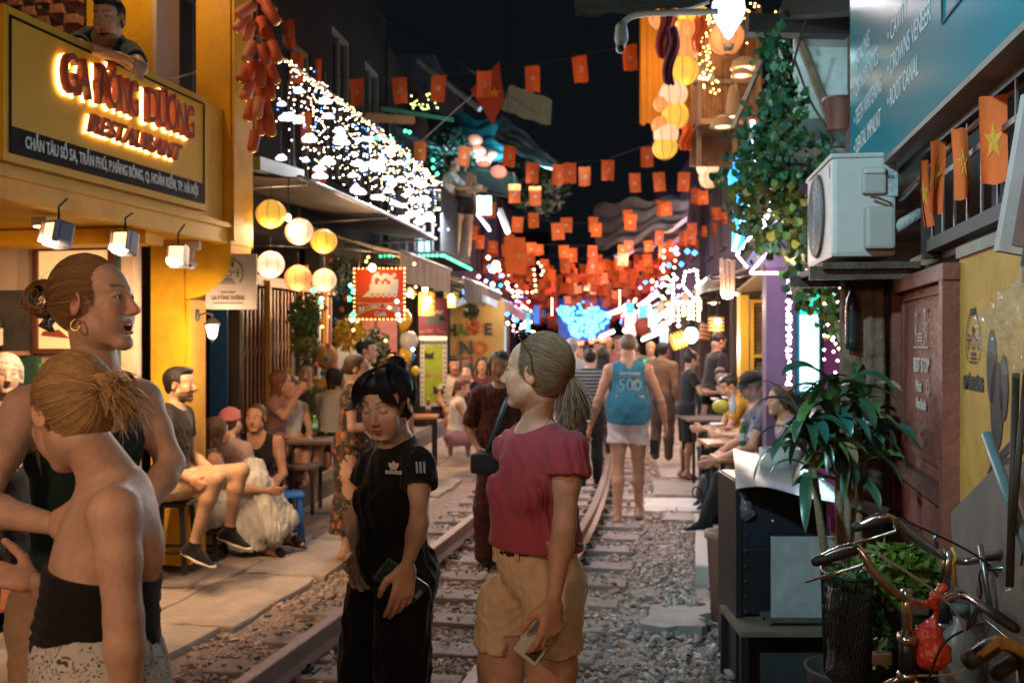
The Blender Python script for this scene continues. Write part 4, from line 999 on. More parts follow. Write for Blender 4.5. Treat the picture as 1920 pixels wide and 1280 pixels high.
# wall lamp on the pillar
WL = thing('wall_lantern','black coach lantern glowing white on the yellow pillar','lantern',at(398,615,6.95)); mb = MB()
mb.lathe([(.001,.075),(.02,.068),(.052,.035),(.058,.03),(.058,.024),(.001,.024)],16); mb.obj('cap',mat('lantern_iron',(.03,.03,.032),rough=.5),WL)
MB().lathe([(.001,-.075),(.018,-.075),(.030,-.055),(.045,.022),(.001,.024)],12).obj('glass',emat('frosted_glow',(1,.86,.66),6),WL)
for a in range(6): t = a*math.pi/3; MB().tube([(.019*math.cos(t),.019*math.sin(t),-.076),(.046*math.cos(t),.046*math.sin(t),.024)],.003,5).obj('rib',mat('lantern_iron'),WL)
MB().lathe([(.001,-.105),(.008,-.10),(.012,-.085),(.022,-.076),(.001,-.075)],10).obj('finial',mat('lantern_iron'),WL)
mb = MB(); mb.tube([(0,0,.07),(0,0,.095),(-.05,.0,.105),(-.095,0,.09)],.007,8); mb.lathe([(.001,-.01),(.032,-.01),(.034,.0),(.02,.012),(.001,.014)],14,(-.10,0,.09),Matrix.Rotation(R(90),3,'Y'),sx=1.3); mb.obj('bracket',mat('lantern_iron'),WL)
lamp('wall_lamp_light','POINT',(.04,-.10,-.02),5,(1,.80,.55),.04,WL)
# hanging cafe sign
HS = thing('hanging_sign','grey arched cafe sign with round train emblem hanging beside the yellow pillar','sign',at(434,528,7.0)); w2,h2 = .178,.195
poly = [(-w2,-h2),(w2,-h2),(w2,h2)]+[(-w2+.10-.10*math.sin(t),h2-.13+.13*math.cos(t)) for t in np.linspace(0,math.pi/2,8)]
MB().prism(poly,.025).obj('board',mat('greyed_board',(.40,.34,.30),rough=.7,var=.1,dirt=.3,dirtc=(.25,.2,.17)),HS); M_ink = mat('brown_ink',(.07,.045,.035),rough=.7)
def ring(c,r,t,n=40,a0=0,a1=6.2832,y=0,sx=1):
 mb = MB(); vs = []
 for i in range(n+1):
  a = a0+(a1-a0)*i/n
  for q in (r,r-t): vs.append((c[0]+q*math.cos(a)*sx,y,c[1]+q*math.sin(a)))
 mb.add(vs,[(2*i,2*i+1,2*i+3,2*i+2) for i in range(n)]); return mb
def emblem(parent,cx_,cz,r,y,m,M=None,sx=1,name='emblem'):
 """round badge: ring, little locomotive on rails seen from the front, two signal arms"""
 mb = ring((cx_,cz),r,r*.07,40,-.7+0,math.pi+.7,y,sx)
 def R_(x,z,w,h): x = cx_+x*r*sx; z = cz+z*r; w *= r*sx; h *= r; mb.add([(x-w,y,z-h),(x+w,y,z-h),(x+w,y,z+h),(x-w,y,z+h)],[(0,1,2,3)])
 a = ring((cx_,cz-.02*r),.25*r,.07*r,20,y=y,sx=sx); mb.add(a.v,a.f); a = ring((cx_,cz+.38*r),.13*r,.13*r,16,y=y,sx=sx); mb.add(a.v,a.f)
 R_(0,.22,.06,.08)
 for g in (-1,1): R_(g*.58,.05,.28,.03); R_(g*.62,-.12,.05,.16); R_(g*.62,.2,.09,.05); R_(g*.36,.12,.03,.06)
 R_(0,-.40,.30,.05); R_(0,-.54,.40,.035); R_(0,-.67,.52,.03)
 o = mb.obj(name,m,parent); 
 if M is not None: o.data.transform(M)
 return o
emblem(HS,-.02,.06,.108,-.0135,M_ink)
def flat(parent,s,x,z,size,m,y,xs=1,bold=.001,name='lettering',depth=.001,**k): return text(name,s,size,m,parent,planeM((x,y,z),(1,0,0)),depth,xs=xs,bold=bold,**k)
flat(HS,'CAFÉ',-.02,.115,.034,M_ink,-.0145,bold=.002); flat(HS,'TRAIN STREET',-.02,-.075,.016,M_ink,-.0145,bold=.001); flat(HS,'GA ĐÔNG DƯƠNG',-.02,-.115,.040,M_ink,-.0145,xs=.66,bold=.002)
MB().box((-.02,-.0135,-.150),(.215,.002,.008)).obj('underline',M_ink,HS)
mb = MB(); mb.tube([(w2-.02,0,h2),(w2-.02,0,h2+.06),(w2+.3,.2,h2+.06)],.006,6); mb.obj('hanger',M_blackm,HS)
# firecracker garland on the column
FC = thing('firecracker_garland','garland of big red and gold firecracker tubes hanging on the yellow column','garland',at(485,120,6.6)); rr2 = random.Random(4)
M_fc = mat('red_paper_tube',(.58,.10,.035),rough=.6,var=.15); M_fce = mat('gold_foil',(.85,.50,.12),rough=.25,metal=.9)
Mpk = mat('pink_paper_tube',(.68,.24,.14),rough=.6)
for i,(x,y,a) in enumerate([(462,18,50),(500,8,-40),(508,25,-35),(468,55,20),(492,50,-15),(505,70,-20),(470,95,22),(495,100,-12),(470,128,15),(500,118,-8),(489,140,-4),(510,135,-20),(466,168,20),(488,172,3),(505,165,-12),(484,200,2),(500,205,-10),(470,205,15),(487,230,-3),(505,232,-8),(476,262,8),(455,40,35),(515,95,-22),(460,135,25)]):
 p = at(x,y,6.55+rr2.uniform(-.12,.12))-FC.location; A2 = Matrix.Rotation(R(a),3,'Y') @ Matrix.Rotation(R(rr2.uniform(-20,20)),3,'X')
 o = MB().lathe([(.001,-.075),(.034,-.075),(.036,-.05),(.036,.06),(.001,.062)],12,p,A2).obj('firecracker',M_fc if i % 3 else Mpk,FC); MB().lathe([(.001,-.088),(.022,-.084),(.024,-.0755),(.001,-.0752)],10,p,A2).obj('gold_end',M_fce,o)
MB().tube([at(480,-10,6.6)-FC.location,at(486,120,6.62)-FC.location,at(482,270,6.6)-FC.location],.005,5).obj('cord',M_fce,FC)
# purple parasol tip and railing junk right of sign
# back shutter gate
FG = FR(-2.78,8.75)
GT = thing('folding_gate','brown folding metal shutter gate closed behind the seated women','gate',FG.translation); sm = MB().box((0,0,0),(.018,.022,1.95)).mesh('slat',mat('brown_gate_paint',(.17,.075,.03),rough=.5,var=.3,vs=4)); sm2 = MB().box((0,0,0),(.05,.03,2.05)).mesh('gate_post',mat('ochre_post',(.40,.20,.03),rough=.6,var=.2))
for i in range(58):
 Mi = FG @ Matrix.Translation((i*.046,rr.uniform(-.004,.004)+(.02 if i % 2 else 0),1.25)); o = link('slat',sm,GT,Mi.translation-GT.location,-hdg(8.75))
for i in (15.5,34.5,50.5): Mi = FG @ Matrix.Translation((i*.046,-.03,1.28)); link('gate_post',sm2,GT,Mi.translation-GT.location,-hdg(8.75))
mb = MB(); mb.box((1.3,.03,2.3),(2.8,.08,.10)); mb.box((1.3,.05,.24),(2.8,.05,.05)); mb.obj('track',mat('brown_gate_paint'),GT,M=FG)
mb = MB(); [mb.bar(FG @ Vector((i*.09,-.004,1.5))-GT.location,FG @ Vector((i*.09+.09,-.004,1.7))-GT.location,.006,.012) for i in range(28)]; o = mb.obj('lattice',mat('brown_gate_paint'),GT); o['kind'] = 'stuff'
yb2 = thing('blue_shutter','narrow deep blue panel between the yellow pillar and the brown gate','panel',FG @ Vector((-.45,-.05,.2))); MB().box((-.40,-.05,1.25),(.04,.16,2.1)).obj('panel',mat('deep_blue_paint',(.01,.07,.20),rough=.5,var=.3,vs=20),yb2,M=FG); MB().box((-.38,-.20,1.25),(.05,.09,2.1)).obj('post',mat('dark_wood'),yb2,M=FG)
# ---------------------------------------------------------------- lanterns
def silk(name,c,es,e2=None):
 return mat(name,c,rough=.6,em=e2 or c,es=es,var=0)
SILK = {'yellow': silk('yellow_silk',(.80,.45,.04),.62,(1,.56,.07)),'peach': silk('peach_silk',(.8,.42,.22),.8,(1,.55,.30)),'orange': silk('orange_silk',(.8,.25,.06),.62,(1,.36,.10)),'cream': silk('cream_silk',(.8,.55,.35),1.0,(1,.66,.40)),'pink': silk('pink_silk',(.7,.22,.15),.55,(1,.36,.25))}
M_rib = mat('lantern_rib',(.22,.05,.02),rough=.6)
def make_lantern(color,d,ribs=8,sz=.92,tassel=False):
 T = thing('paper_lantern','x','lantern',(0,0,0)); r = d/2; m = 12
 pr = lambda t: (max(.16*r,r*math.sin(t)),r*sz*math.cos(t)); ts = np.linspace(.16,math.pi-.16,m); mb = MB()
 n = 32; vs = []; 
 for t in ts:
  a,z = pr(t)
  for j in range(n):
   f = 1-.05*abs(math.sin(j*ribs/n*math.pi)) ** .7; vs.append((a*f*math.cos(2*math.pi*j/n),a*f*math.sin(2*math.pi*j/n),z))
 mb.add(vs,[(i*n+j,i*n+(j+1) % n,(i+1)*n+(j+1) % n,(i+1)*n+j) for i in range(m-1) for j in range(n)],True); mb.obj('silk',SILK[color],T)
 for k in range(ribs): a = 2*math.pi*k/ribs; MB().tube([(pr(t)[0]*1.012*math.cos(a),pr(t)[0]*1.012*math.sin(a),pr(t)[1]) for t in ts],r*.018,4,False).obj('rib',M_rib,T)
 MB().lathe([(.001,r*sz*1.06),(.2*r,r*sz*1.04),(.2*r,r*sz*.96),(.001,r*sz*.96)],12).obj('top_cap',M_rib,T); MB().lathe([(.001,-r*sz*1.06),(.17*r,-r*sz*1.04),(.17*r,-r*sz*.96),(.001,-r*sz*.96)],12).obj('bottom_cap',M_rib,T)
 MB().tube([(0,0,r*sz),(0,0,r*sz+.12)],.003,4).obj('cord',M_blackm,T)
 return T
LPRO = {}
def lantern(color,x,y,Z,px,label,group=None,light=0,sz=.92,zs=1):
 p = at(x,y,Z); d = px/FP*Z*(1.1 if x > 1200 else 1); key = (color,sz)
 if key not in LPRO: o = LPRO[key] = (make_lantern(color,1.0*.25,sz=sz),None); o = o[0]; LPRO[key] = (o,tree_of(o)); o.location = p; o['label'] = label; (o.__setitem__('group',group) if group else None)
 else: o = dup(LPRO[key][0],p,rnd.random()*6,label,group,tree=LPRO[key][1])
 o.scale = (d/.25,)*3
 if light: lamp('lantern_light','POINT',p+Vector((0,-.06,-d*.62)),light,(1,.62,.32),.06)
 return o
G1 = 'silk lanterns hanging in front of the brown gate'
for c,x,y,px,l,w in (('yellow',508,401,58,'yellow silk lantern top left of the cluster beside the yellow column',5),('peach',561,434,54,'peach lantern in the middle of the top row of the cluster before the brown gate',4),('yellow',607,452,50,'yellow silk lantern at the right end of the cluster before the brown gate',4),('cream',507,496,54,'pale cream lantern bottom left of the cluster beside the round cafe sign',6),('orange',559,521,52,'orange peach lantern lowest in the middle of the cluster before the gate',4),('peach',608,525,46,'small peach lantern bottom right of the cluster under the yellow one',4)):
 lantern(c,x,y,7.4+(x-508)*.006,px,l,G1,w)
G2 = 'lanterns strung in a column over the right side of the track'
for c,x,y,px,l in (('yellow',1252,2,62,'topmost yellow lantern of the column, cut by the frame'),('orange',1282,60,46,'small orange lantern second from the top of the column'),('orange',1283,92,48,'orange lantern in the column just above the big yellow one'),('yellow',1280,133,56,'big yellow lantern in the column beside the wooden balcony'),('peach',1262,178,52,'peach lantern in the column below the big yellow lantern'),('orange',1243,195,34,'orange lantern tucked behind the column to its left'),('yellow',1266,217,50,'yellow lantern near the bottom of the column between two peach ones'),('peach',1249,252,46,'peach lantern second from the bottom of the column'),('yellow',1247,277,44,'lowest yellow lantern of the column above the bunting'),('peach',1303,112,42,'peach lantern right of the upper column beside the wooden balcony'),('orange',1240,236,36,'small orange lantern left of the lower column'),('yellow',1296,22,50,'yellow lantern under the lamp arm right of the top one'),('orange',1238,34,42,'orange lantern at the left of the column top'),('peach',1330,292,40,'upper peach lantern of the short trio beside the vines'),('cream',1327,314,38,'middle cream lantern of the short trio beside the vines'),('peach',1330,334,38,'lowest peach lantern of the short trio beside the vines')):
 lantern(c,x,y,9.4 if x < 1300 else 11.5,px,l,G2,3 if px > 50 else 0)
lantern('orange',1362,72,9.0,62,'wide orange lantern under the white balloon lamp',None,0)
for i,(x,y,px) in enumerate(((890,264,30),(896,285,32),(907,302,30),(935,322,32),(925,292,24))):
 lantern('pink',x,y,15,px,('uppermost pink lantern over the mid street balcony','second pink lantern over the mid street balcony','third pink lantern over the mid street balcony','lowest pink lantern right of the mid street balcony','small pink lantern beside the turquoise tarpaulin')[i],'pink lanterns by the balcony',0,sz=.75)
# hot-air-balloon lamp
BL = thing('balloon_lamp','glowing white balloon shaped lamp with blue and red ribs at the top','lamp',at(1366,30,8.8)); r = .15
prf = [(.02,-.20),(.035,-.19),(.07,-.12),(.12,-.04),(.15,.05),(.14,.12),(.09,.18),(.001,.20)]; MB().lathe(prf,24).obj('balloon',emat('white_glow',(.9,.92,1),2.2),BL)
for k in range(12): a = k*math.pi/6; MB().tube([(q*1.01*math.cos(a),q*1.01*math.sin(a),z) for q,z in prf[:-1]],.003,4).obj('rib',mat('blue_rib',(.02,.05,.25)) if k % 2 else mat('red_rib',(.3,.02,.02)),BL)
MB().lathe([(.001,-.30),(.04,-.30),(.045,-.25),(.001,-.25)],12).obj('basket',mat('wicker',(.3,.18,.08),rough=.8,bump=1,bs=60),BL)
lamp('balloon_light','POINT',BL.location+Vector((-.1,-.3,-.1)),8,(.9,.92,1),.1)
# ---------------------------------------------------------------- flags
M_flag = mat('orange_red_cloth',(.72,.125,.02),rough=.8,var=.12,vs=6,bump=.2,bs=30); M_flag2 = mat('deep_red_cloth',(.42,.05,.03),rough=.8,var=.15)
M_star = mat('pale_star',(.62,.42,.30),rough=.7); M_ystar = mat('yellow_star',(.65,.30,.02),rough=.7)
def star_poly(r,a0=math.pi/2): return [(r*(1 if i % 2 == 0 else .40)*math.cos(a0+i*math.pi/5),r*(1 if i % 2 == 0 else .40)*math.sin(a0+i*math.pi/5)) for i in range(10)]
def flag_fn(w,h,amp,ph): return lambda u,v: Vector(((u-.5)*w*(1-.06*v),amp*math.sin(u*5+ph)*(.2+v)+amp*.7*math.sin(v*4+ph),-v*h+.012*h*math.sin(u*9+ph)))
def make_flag(w,h,kind,m=None,amp=.012,ph=0,bg=None):
 T = thing('bunting_flag','x','flag',(0,0,0)); fn = flag_fn(w,h,amp,ph); mb = MB(); mb.grid(fn,6,8); mb.obj('cloth',m or M_flag,T)
 def put(pts_faces,mm):
  for sd in (-1,1):
   mb = MB()
   for pts in pts_faces:
    vs = []
    for x,z in pts: q = fn(.5+x/w,.5-z/h); vs.append(q+Vector((0,sd*.0025,0)))
    c = sum(vs,Vector())/len(vs); n = len(vs); mb.add(vs+[c],[(i,(i+1) % n,n) for i in range(n)])
   mb.obj('emblem',mm,T)
 if kind == 'star': put([star_poly(w*.22)],M_star)
 elif kind == 'bigstar': put([star_poly(w*.36)],M_ystar)
 else:
  r = w*.20; arc = [(r*math.cos(a),r*math.sin(a)) for a in np.linspace(-2.4,1.6,12)]; seg = []
  for i in range(11): a,b = arc[i],arc[i+1]; t = .35*math.sin(math.pi*i/11)+.12; seg.append([a,b,(b[0]*(1-t),b[1]*(1-t)),(a[0]*(1-t),a[1]*(1-t))])
  seg.append([(-r*1.0,-r*.8),(-r*.8,-r*1.0),(r*.45,r*.3),(r*.25,r*.5)]); seg.append([(0,r*.75),(r*.7,r*.05),(r*.85,r*.2),(r*.15,r*.9)]); put(seg,M_star)
 return T
FPRO = {}
def flag(p,w,h,kind,label,group,rz=0,m=None,ph=0):
 key = (kind,m.name if m else '',ph)
 if key not in FPRO: o = make_flag(.2,.3,kind,m,ph=ph*2.1); FPRO[key] = (o,tree_of(o)); o.location = p; o['label'] = label; o['group'] = group
 else: o = dup(FPRO[key][0],p,0,label,group,tree=FPRO[key][1])
 o.rotation_euler = (0,rnd.uniform(-.10,.10),rz+rnd.uniform(-.25,.25)); o.scale = (w/.2,1,h/.3); return o
GB = 'orange red bunting flags strung across the track'
def cable(name,pts,label,m=None,r=.004): return MB().tube(pts,r,4).obj(name,m or M_blackm,None,label=label,cat='cable')
near = [(668,175,'star'),(748,172,'hs'),(823,168,'star'),(908,160,'hs'),(998,150,'star'),(1086,132,'hs'),(1180,110,'star')]
for i,(x,y,k) in enumerate(near):
 p = at(x,y-27,11.6); flag(p,.175,.31,k,'%s flag of the highest bunting row, %s' % ('white star' if k == 'star' else 'hammer and sickle',('leftmost above the light curtain','second from its left end','third from its left end','before the big red flag','left of the dark sky gap','alone in the dark sky','rightmost beside the lamp arm')[i]),GB,ph=i % 3)
cable('bunting_string',[at(560,130,11.6),at(668,148,11.6),at(823,142,11.6),at(998,123,11.6),at(1150,92,11.6),at(1330,40,11.6)],'thin string of the highest bunting row across the dark sky')
n2 = [(1213,295),(1140,320),(1068,325),(1048,328),(998,325),(956,294),(1190,345),(1235,343),(1283,343),(1096,333),(788,285),(870,295),(1003,370),(965,365)]
for i,(x,y) in enumerate(n2):
 p = at(x,y-20,13.0 if i < 6 else 14); flag(p,.17,.27,'star' if i % 2 == 0 else 'hs','second row bunting flag, %s' % ('right end under the yellow lantern','dip with a hammer and sickle right of centre','middle, overlapping a neighbour on its left','middle, overlapped by its right neighbour','left of the overlapping pair','left end beside the turquoise tarpaulin','lower right, first of three spaced flags','lower right, second of three spaced flags','lower right, last of three spaced flags','middle, small and just right of the pair','far left beside the green lights','far left under the pink lanterns','left, lower and tilted','left, lowest small one')[i],GB,ph=i % 3)
cable('bunting_string',[at(900,270,13),at(956,275,13),at(1050,308,13),at(1140,298,13),at(1240,262,13),at(1330,230,13)],'thin string of the second bunting row')
nf = len(near)+len(n2)
for row in range(27):
 Y = 15.5+row*1.05+rnd.uniform(-.2,.2); z0 = rnd.uniform(4.0,4.5)-.030*(Y-15); sag = rnd.uniform(.45,.9); pts = []; n = 9
 for k in range(n+1):
  t = k/n; u = -2.5+5.0*t; z = z0-sag*4*t*(1-t)+rnd.uniform(-.3,.3)*(t-.5); p = P(u,Y+(t-.5)*rnd.uniform(-.5,.5),z); pts.append(p)
  if 0 < k and nf < 292: flag(p+Vector((rnd.uniform(-.1,.1),0,0)),rnd.uniform(.16,.21),rnd.uniform(.21,.27),'star' if rnd.random() < .6 else 'hs','small orange red flag among the dense rows of bunting far down the street','dense bunting flags far down the track',m=M_flag if Y < 34 else M_flag2,ph=k % 3); nf +=1
 if row % 2 == 0: MB().tube(pts,.004,3).obj('bunting_string',M_blackm,None,label='thin string of far bunting flags over the track',cat='cable',group='far bunting strings')
mb = MB(); rq = random.Random(8)
for i in range(400): Y = rq.uniform(21,47); u = rq.uniform(-2.4,2.4); z = 4.25-.032*(Y-15)-.75*(1-(u/2.5) ** 2)+rq.uniform(-.25,.3); p = P(u,Y,z); w,h,a = rq.uniform(.08,.10),rq.uniform(.20,.26),rq.uniform(-.5,.5); dx = Vector((w*math.cos(a),w*math.sin(a),rq.uniform(-.02,.02))); s_ = Vector((rq.uniform(-.03,.03),rq.uniform(-.04,.04),-h)); mb.m = 0 if Y < 31 else (1 if rq.random() < .8 else 2); mb.add([p-dx,p+dx,p+dx*.9+s_*.5+Vector((0,.02,0)),p-dx*.9+s_*.5,p+dx+s_,p-dx+s_],[(0,1,2,3),(3,2,4,5)])
mb.obj('far_bunting',[M_flag,mat('rose_cloth',(.62,.06,.06),rough=.8),mat('blue_cloth',(.03,.20,.45),rough=.8)],None,label='mass of tiny red and rose bunting flags at the far end of the street',cat='bunting',kind='stuff')
# nearer odd flags at left
for x,y,w,h,Z,l in ((345,85,26,72,8.5,'narrow orange flag twisted beside the restaurant column'),(558,128,26,60,9,'twisted orange flag above the start of the light curtain'),(597,135,12,50,9.5,'thin edge-on flag above the light curtain'),(540,65,22,55,9.2,'dark red flag high above the light curtain'),(574,240,20,60,9.0,'orange flag hanging among the bright icicle lights'),(600,345,26,56,10,'dull red flag hanging beneath the light curtain'),(405,385,26,36,7.2,'red flag with yellow star behind the sign corner')):
 p = at(x,y-h/2,Z); o = flag(p,w/FP*Z,h/FP*Z,'hs' if y < 120 else 'star',l,'odd flags near the light curtain',ph=1); o.rotation_euler.y = rnd.uniform(-.3,.3)
# big hanging red flags
for x,y,w,h,Z,l in ((915,175,60,120,12.5,'big dark red flag with yellow star hanging by one corner above the street'),(965,480,40,70,17,'big orange flag with yellow star hung left below the dense bunting')):
 p = at(x,y-h/2,Z); fw_,fh_ = w/FP*Z,h/FP*Z; T = thing('hanging_flag',l,'flag',p); mb = MB()
 mb.add([(-fw_*.55,0,-fh_*.45),(fw_*.35,.02,0),(fw_*.5,.0,-fh_*.62),(fw_*.15,-.02,-fh_)] if h > 100 else [(-fw_/2,0,0),(fw_/2,0,0),(fw_/2,.02,-fh_),(-fw_*.4,-.02,-fh_*.95)],[(0,1,2,3)] if h > 100 else [(0,1,2,3)]); mb.obj('cloth',M_flag2 if h > 100 else M_flag,T)
 mb = MB(); mb.prism([(a+fw_*.2,b-fh_*.5) for a,b in star_poly(fw_*.2)],.01,c=(0,-.02,0)); mb.obj('star',M_ystar,T)
# flags on the pole at right
FRW = FR(2.45,4.0)
PL = thing('flag_pole','thin bamboo pole fixed along the dark upper wall at right carrying four flags','pole',FRW @ Vector((.5,.1,2.4))); a,b = at(1690,372,4.5),at(1935,140,2.9)
MB().tube([a,(a+b)/2+Vector((0,0,.015)),b],.014,8).obj('pole',mat('bamboo',(.20,.14,.10),rough=.6),PL,False)
for i,(x,y0,y1,w,Z,l) in enumerate(((1862,180,345,42,3.05,'largest of four pole flags, nearest, with dark gold star'),(1800,240,375,26,3.42,'second pole flag at right, narrow and folded'),(1757,265,400,28,3.72,'third pole flag at right with a clear yellow star'),(1733,300,425,16,4.0,'fourth and farthest pole flag, hanging edge-on'))):
 p = at(x,y0,Z); o = flag(p,w/FP*Z*1.15,(y1-y0)/FP*Z,'bigstar',l,'flags on the pole along the right wall',rz=R(-12),ph=i % 3)
 o.rotation_euler.z = R(-20+14*i)
# ---------------------------------------------------------------- light curtain (left eave)
def bulbs(name,pts,r,m,parent=None,label=None,cat=None,n=1,loc_=False,**kw):
 """tiny bulbs as one mesh of octahedra"""
 pts = np.array(pts)+(A_(wloc(parent)) if loc_ else 0); base = A_([(1,0,0),(-1,0,0),(0,1,0),(0,-1,0),(0,0,1),(0,0,-1)]); f = A_([(0,2,4),(2,1,4),(1,3,4),(3,0,4),(2,0,5),(1,2,5),(3,1,5),(0,3,5)]).astype(int)
 rr_ = np.array(r if np.ndim(r) else [r]*len(pts)); V = (pts[:,None,:]+base[None]*rr_[:,None,None]).reshape(-1,3); F = (f[None]+6*np.arange(len(pts))[:,None,None]).reshape(-1,3)
 o = npmesh(name,V,F,m,parent); props(o,label,cat,kind='stuff',**kw); return o
E_warm = emat('bulb_warm',(1,.70,.38),12,'none'); E_white = emat('bulb_white',(.9,.88,1),17,'none'); E_blue = emat('bulb_blue',(.03,.25,1),12,'none'); E_green = emat('bulb_green',(.05,1,.35),8,'none'); E_cyan = emat('bulb_cyan',(.25,.8,1),11,'none'); E_pink = emat('bulb_pink',(1,.35,.6),8,'none'); E_gold = emat('bulb_gold',(1,.55,.12),12,'none')
LC = thing('light_curtain','dazzling curtain of white and blue icicle fairy lights along the left eaves','fairy lights',P(-1.95,10.5,3.9)); rl = random.Random(9)
tops = []; wm,wh,bl_ = [],[],[]
s = 0.0
for i in range(150):
 Y = 7.7+6.4*(i/150) ** .9; L = rl.uniform(.25,.92)*(1 if i % 5 else 1.1); u = -1.95+rl.uniform(-.25,.12); zt = 4.02-.012*(Y-7.7)+rl.uniform(-.04,.04)
 k = int(L/.095)
 for j in range(k):
  (wm if rl.random() < .55 else wh if rl.random() < .75 else bl_).append(P(u+rl.uniform(-.02,.02),Y+rl.uniform(-.02,.02),zt-j*.095))
for i in range(260): Y = 7.7+6.4*(i/260); wm.append(P(-1.95+rl.uniform(-.02,.02),Y,4.04-.012*(Y-7.7)+rl.uniform(-.03,.03)))
for nm,ps,m in (('warm_bulbs',wm,E_warm),('white_bulbs',wh,E_white),('blue_bulbs',bl_,E_blue)): bulbs(nm,[A_(p) for p in ps],.0062,m,LC,n=1)
mb = MB(); mb.tube([P(-1.95,Y,4.05-.012*(Y-7.7)) for Y in np.arange(7.5,14.3,.4)],.012,5); mb.obj('wire',mat('pale_wire',(.4,.35,.3)),LC,False)
# cloud pendants
cl = MB(); [cl.ball((a,0,b),c,8) for a,b,c in ((0,0,.045),(-.045,-.008,.032),(.045,-.006,.034),(.018,.028,.03),(-.02,.025,.028))]; clme = cl.mesh('cloud_lamp',emat('cloud_glow',(.92,.90,1),1.7)); cords = MB().tube([(0,0,.04),(0,0,.4)],.002,3).mesh('cord',mat('pale_wire')); c0 = None
for i in range(64):
 t = i/64; Y = 7.75+6.2*t ** .85; p = P(-1.95+rl.uniform(-.2,.16),Y,3.9-rl.uniform(.05,.80)) if i > 8 else at((528,560,540,560,580,527,610,573,600)[i],(195,170,220,225,260,296,190,300,330)[i],8.1)
 o = link('cloud_lamp',clme,None,p,rl.uniform(-.4,.4),label='glowing white cloud shaped lamp hanging in the left light curtain',cat='lamp',group='cloud lamps in the light curtain'); link('cord',cords,o); s_ = rl.uniform(.45,1.0); o.scale = (s_*rl.uniform(.8,1.3),s_,s_*rl.uniform(.7,1))
for i in range(3): lamp('curtain_light','AREA',P(-1.75,8.5+i*2.2,3.45),75,(.85,.88,1),size=.8,rot=(0,R(-36),-hdg(9)))
# scattered leaf clumps
def clump(name,label,p,r,n,m,leaf=.03,cat='plant',seed=1,sy=1,sz=1,group=None,extra=None,droop=0):
 T = thing(name,label,cat,p,group=group); r3 = np.random.RandomState(seed); V = []; F = []; C = []
 for i in range(n):
  d = nz(r3.normal(size=3)); rad = r*(.35+.65*r3.rand() ** .5); c = d*A_((rad,rad*sy,rad*sz))+A_((0,0,-droop*r3.rand())); a = nz(r3.normal(size=3)); b = nz(np.cross(a,d+r3.normal(size=3)*.4)); l = leaf*(.6+.8*r3.rand()); k = len(V); V +=[c-a*l,c+b*l*.45,c+a*l,c-b*l*.45+d*l*.15]; F +=[(k,k+1,k+2,k+3)]; g_ = .55+.9*r3.rand(); C +=[A_((g_,g_,g_*.9))]*4
 o = npmesh('foliage',np.array(V)+A_(p),np.array(F),m,T,np.array(C) ,smooth=False); return T
def leafmat(name,c,em=None,rough=.45):
 if name in MATS: return MATS[name]
 m = mat(name,c,rough=rough); nt = m.node_tree; b = nt.nodes['Principled BSDF']; a = nt.nodes.new('ShaderNodeAttribute'); a.attribute_name = 'Col'; mu = nt.nodes.new('ShaderNodeVectorMath'); mu.operation = 'MULTIPLY'; mu.inputs[1].default_value = c; nt.links.new(a.outputs['Color'],mu.inputs[0]); nt.links.new(mu.outputs[0],b.inputs['Base Color']); b.inputs['Specular IOR Level'].default_value = .4; return m
LM5_ = leafmat('leaf_dark',(.02,.045,.03))
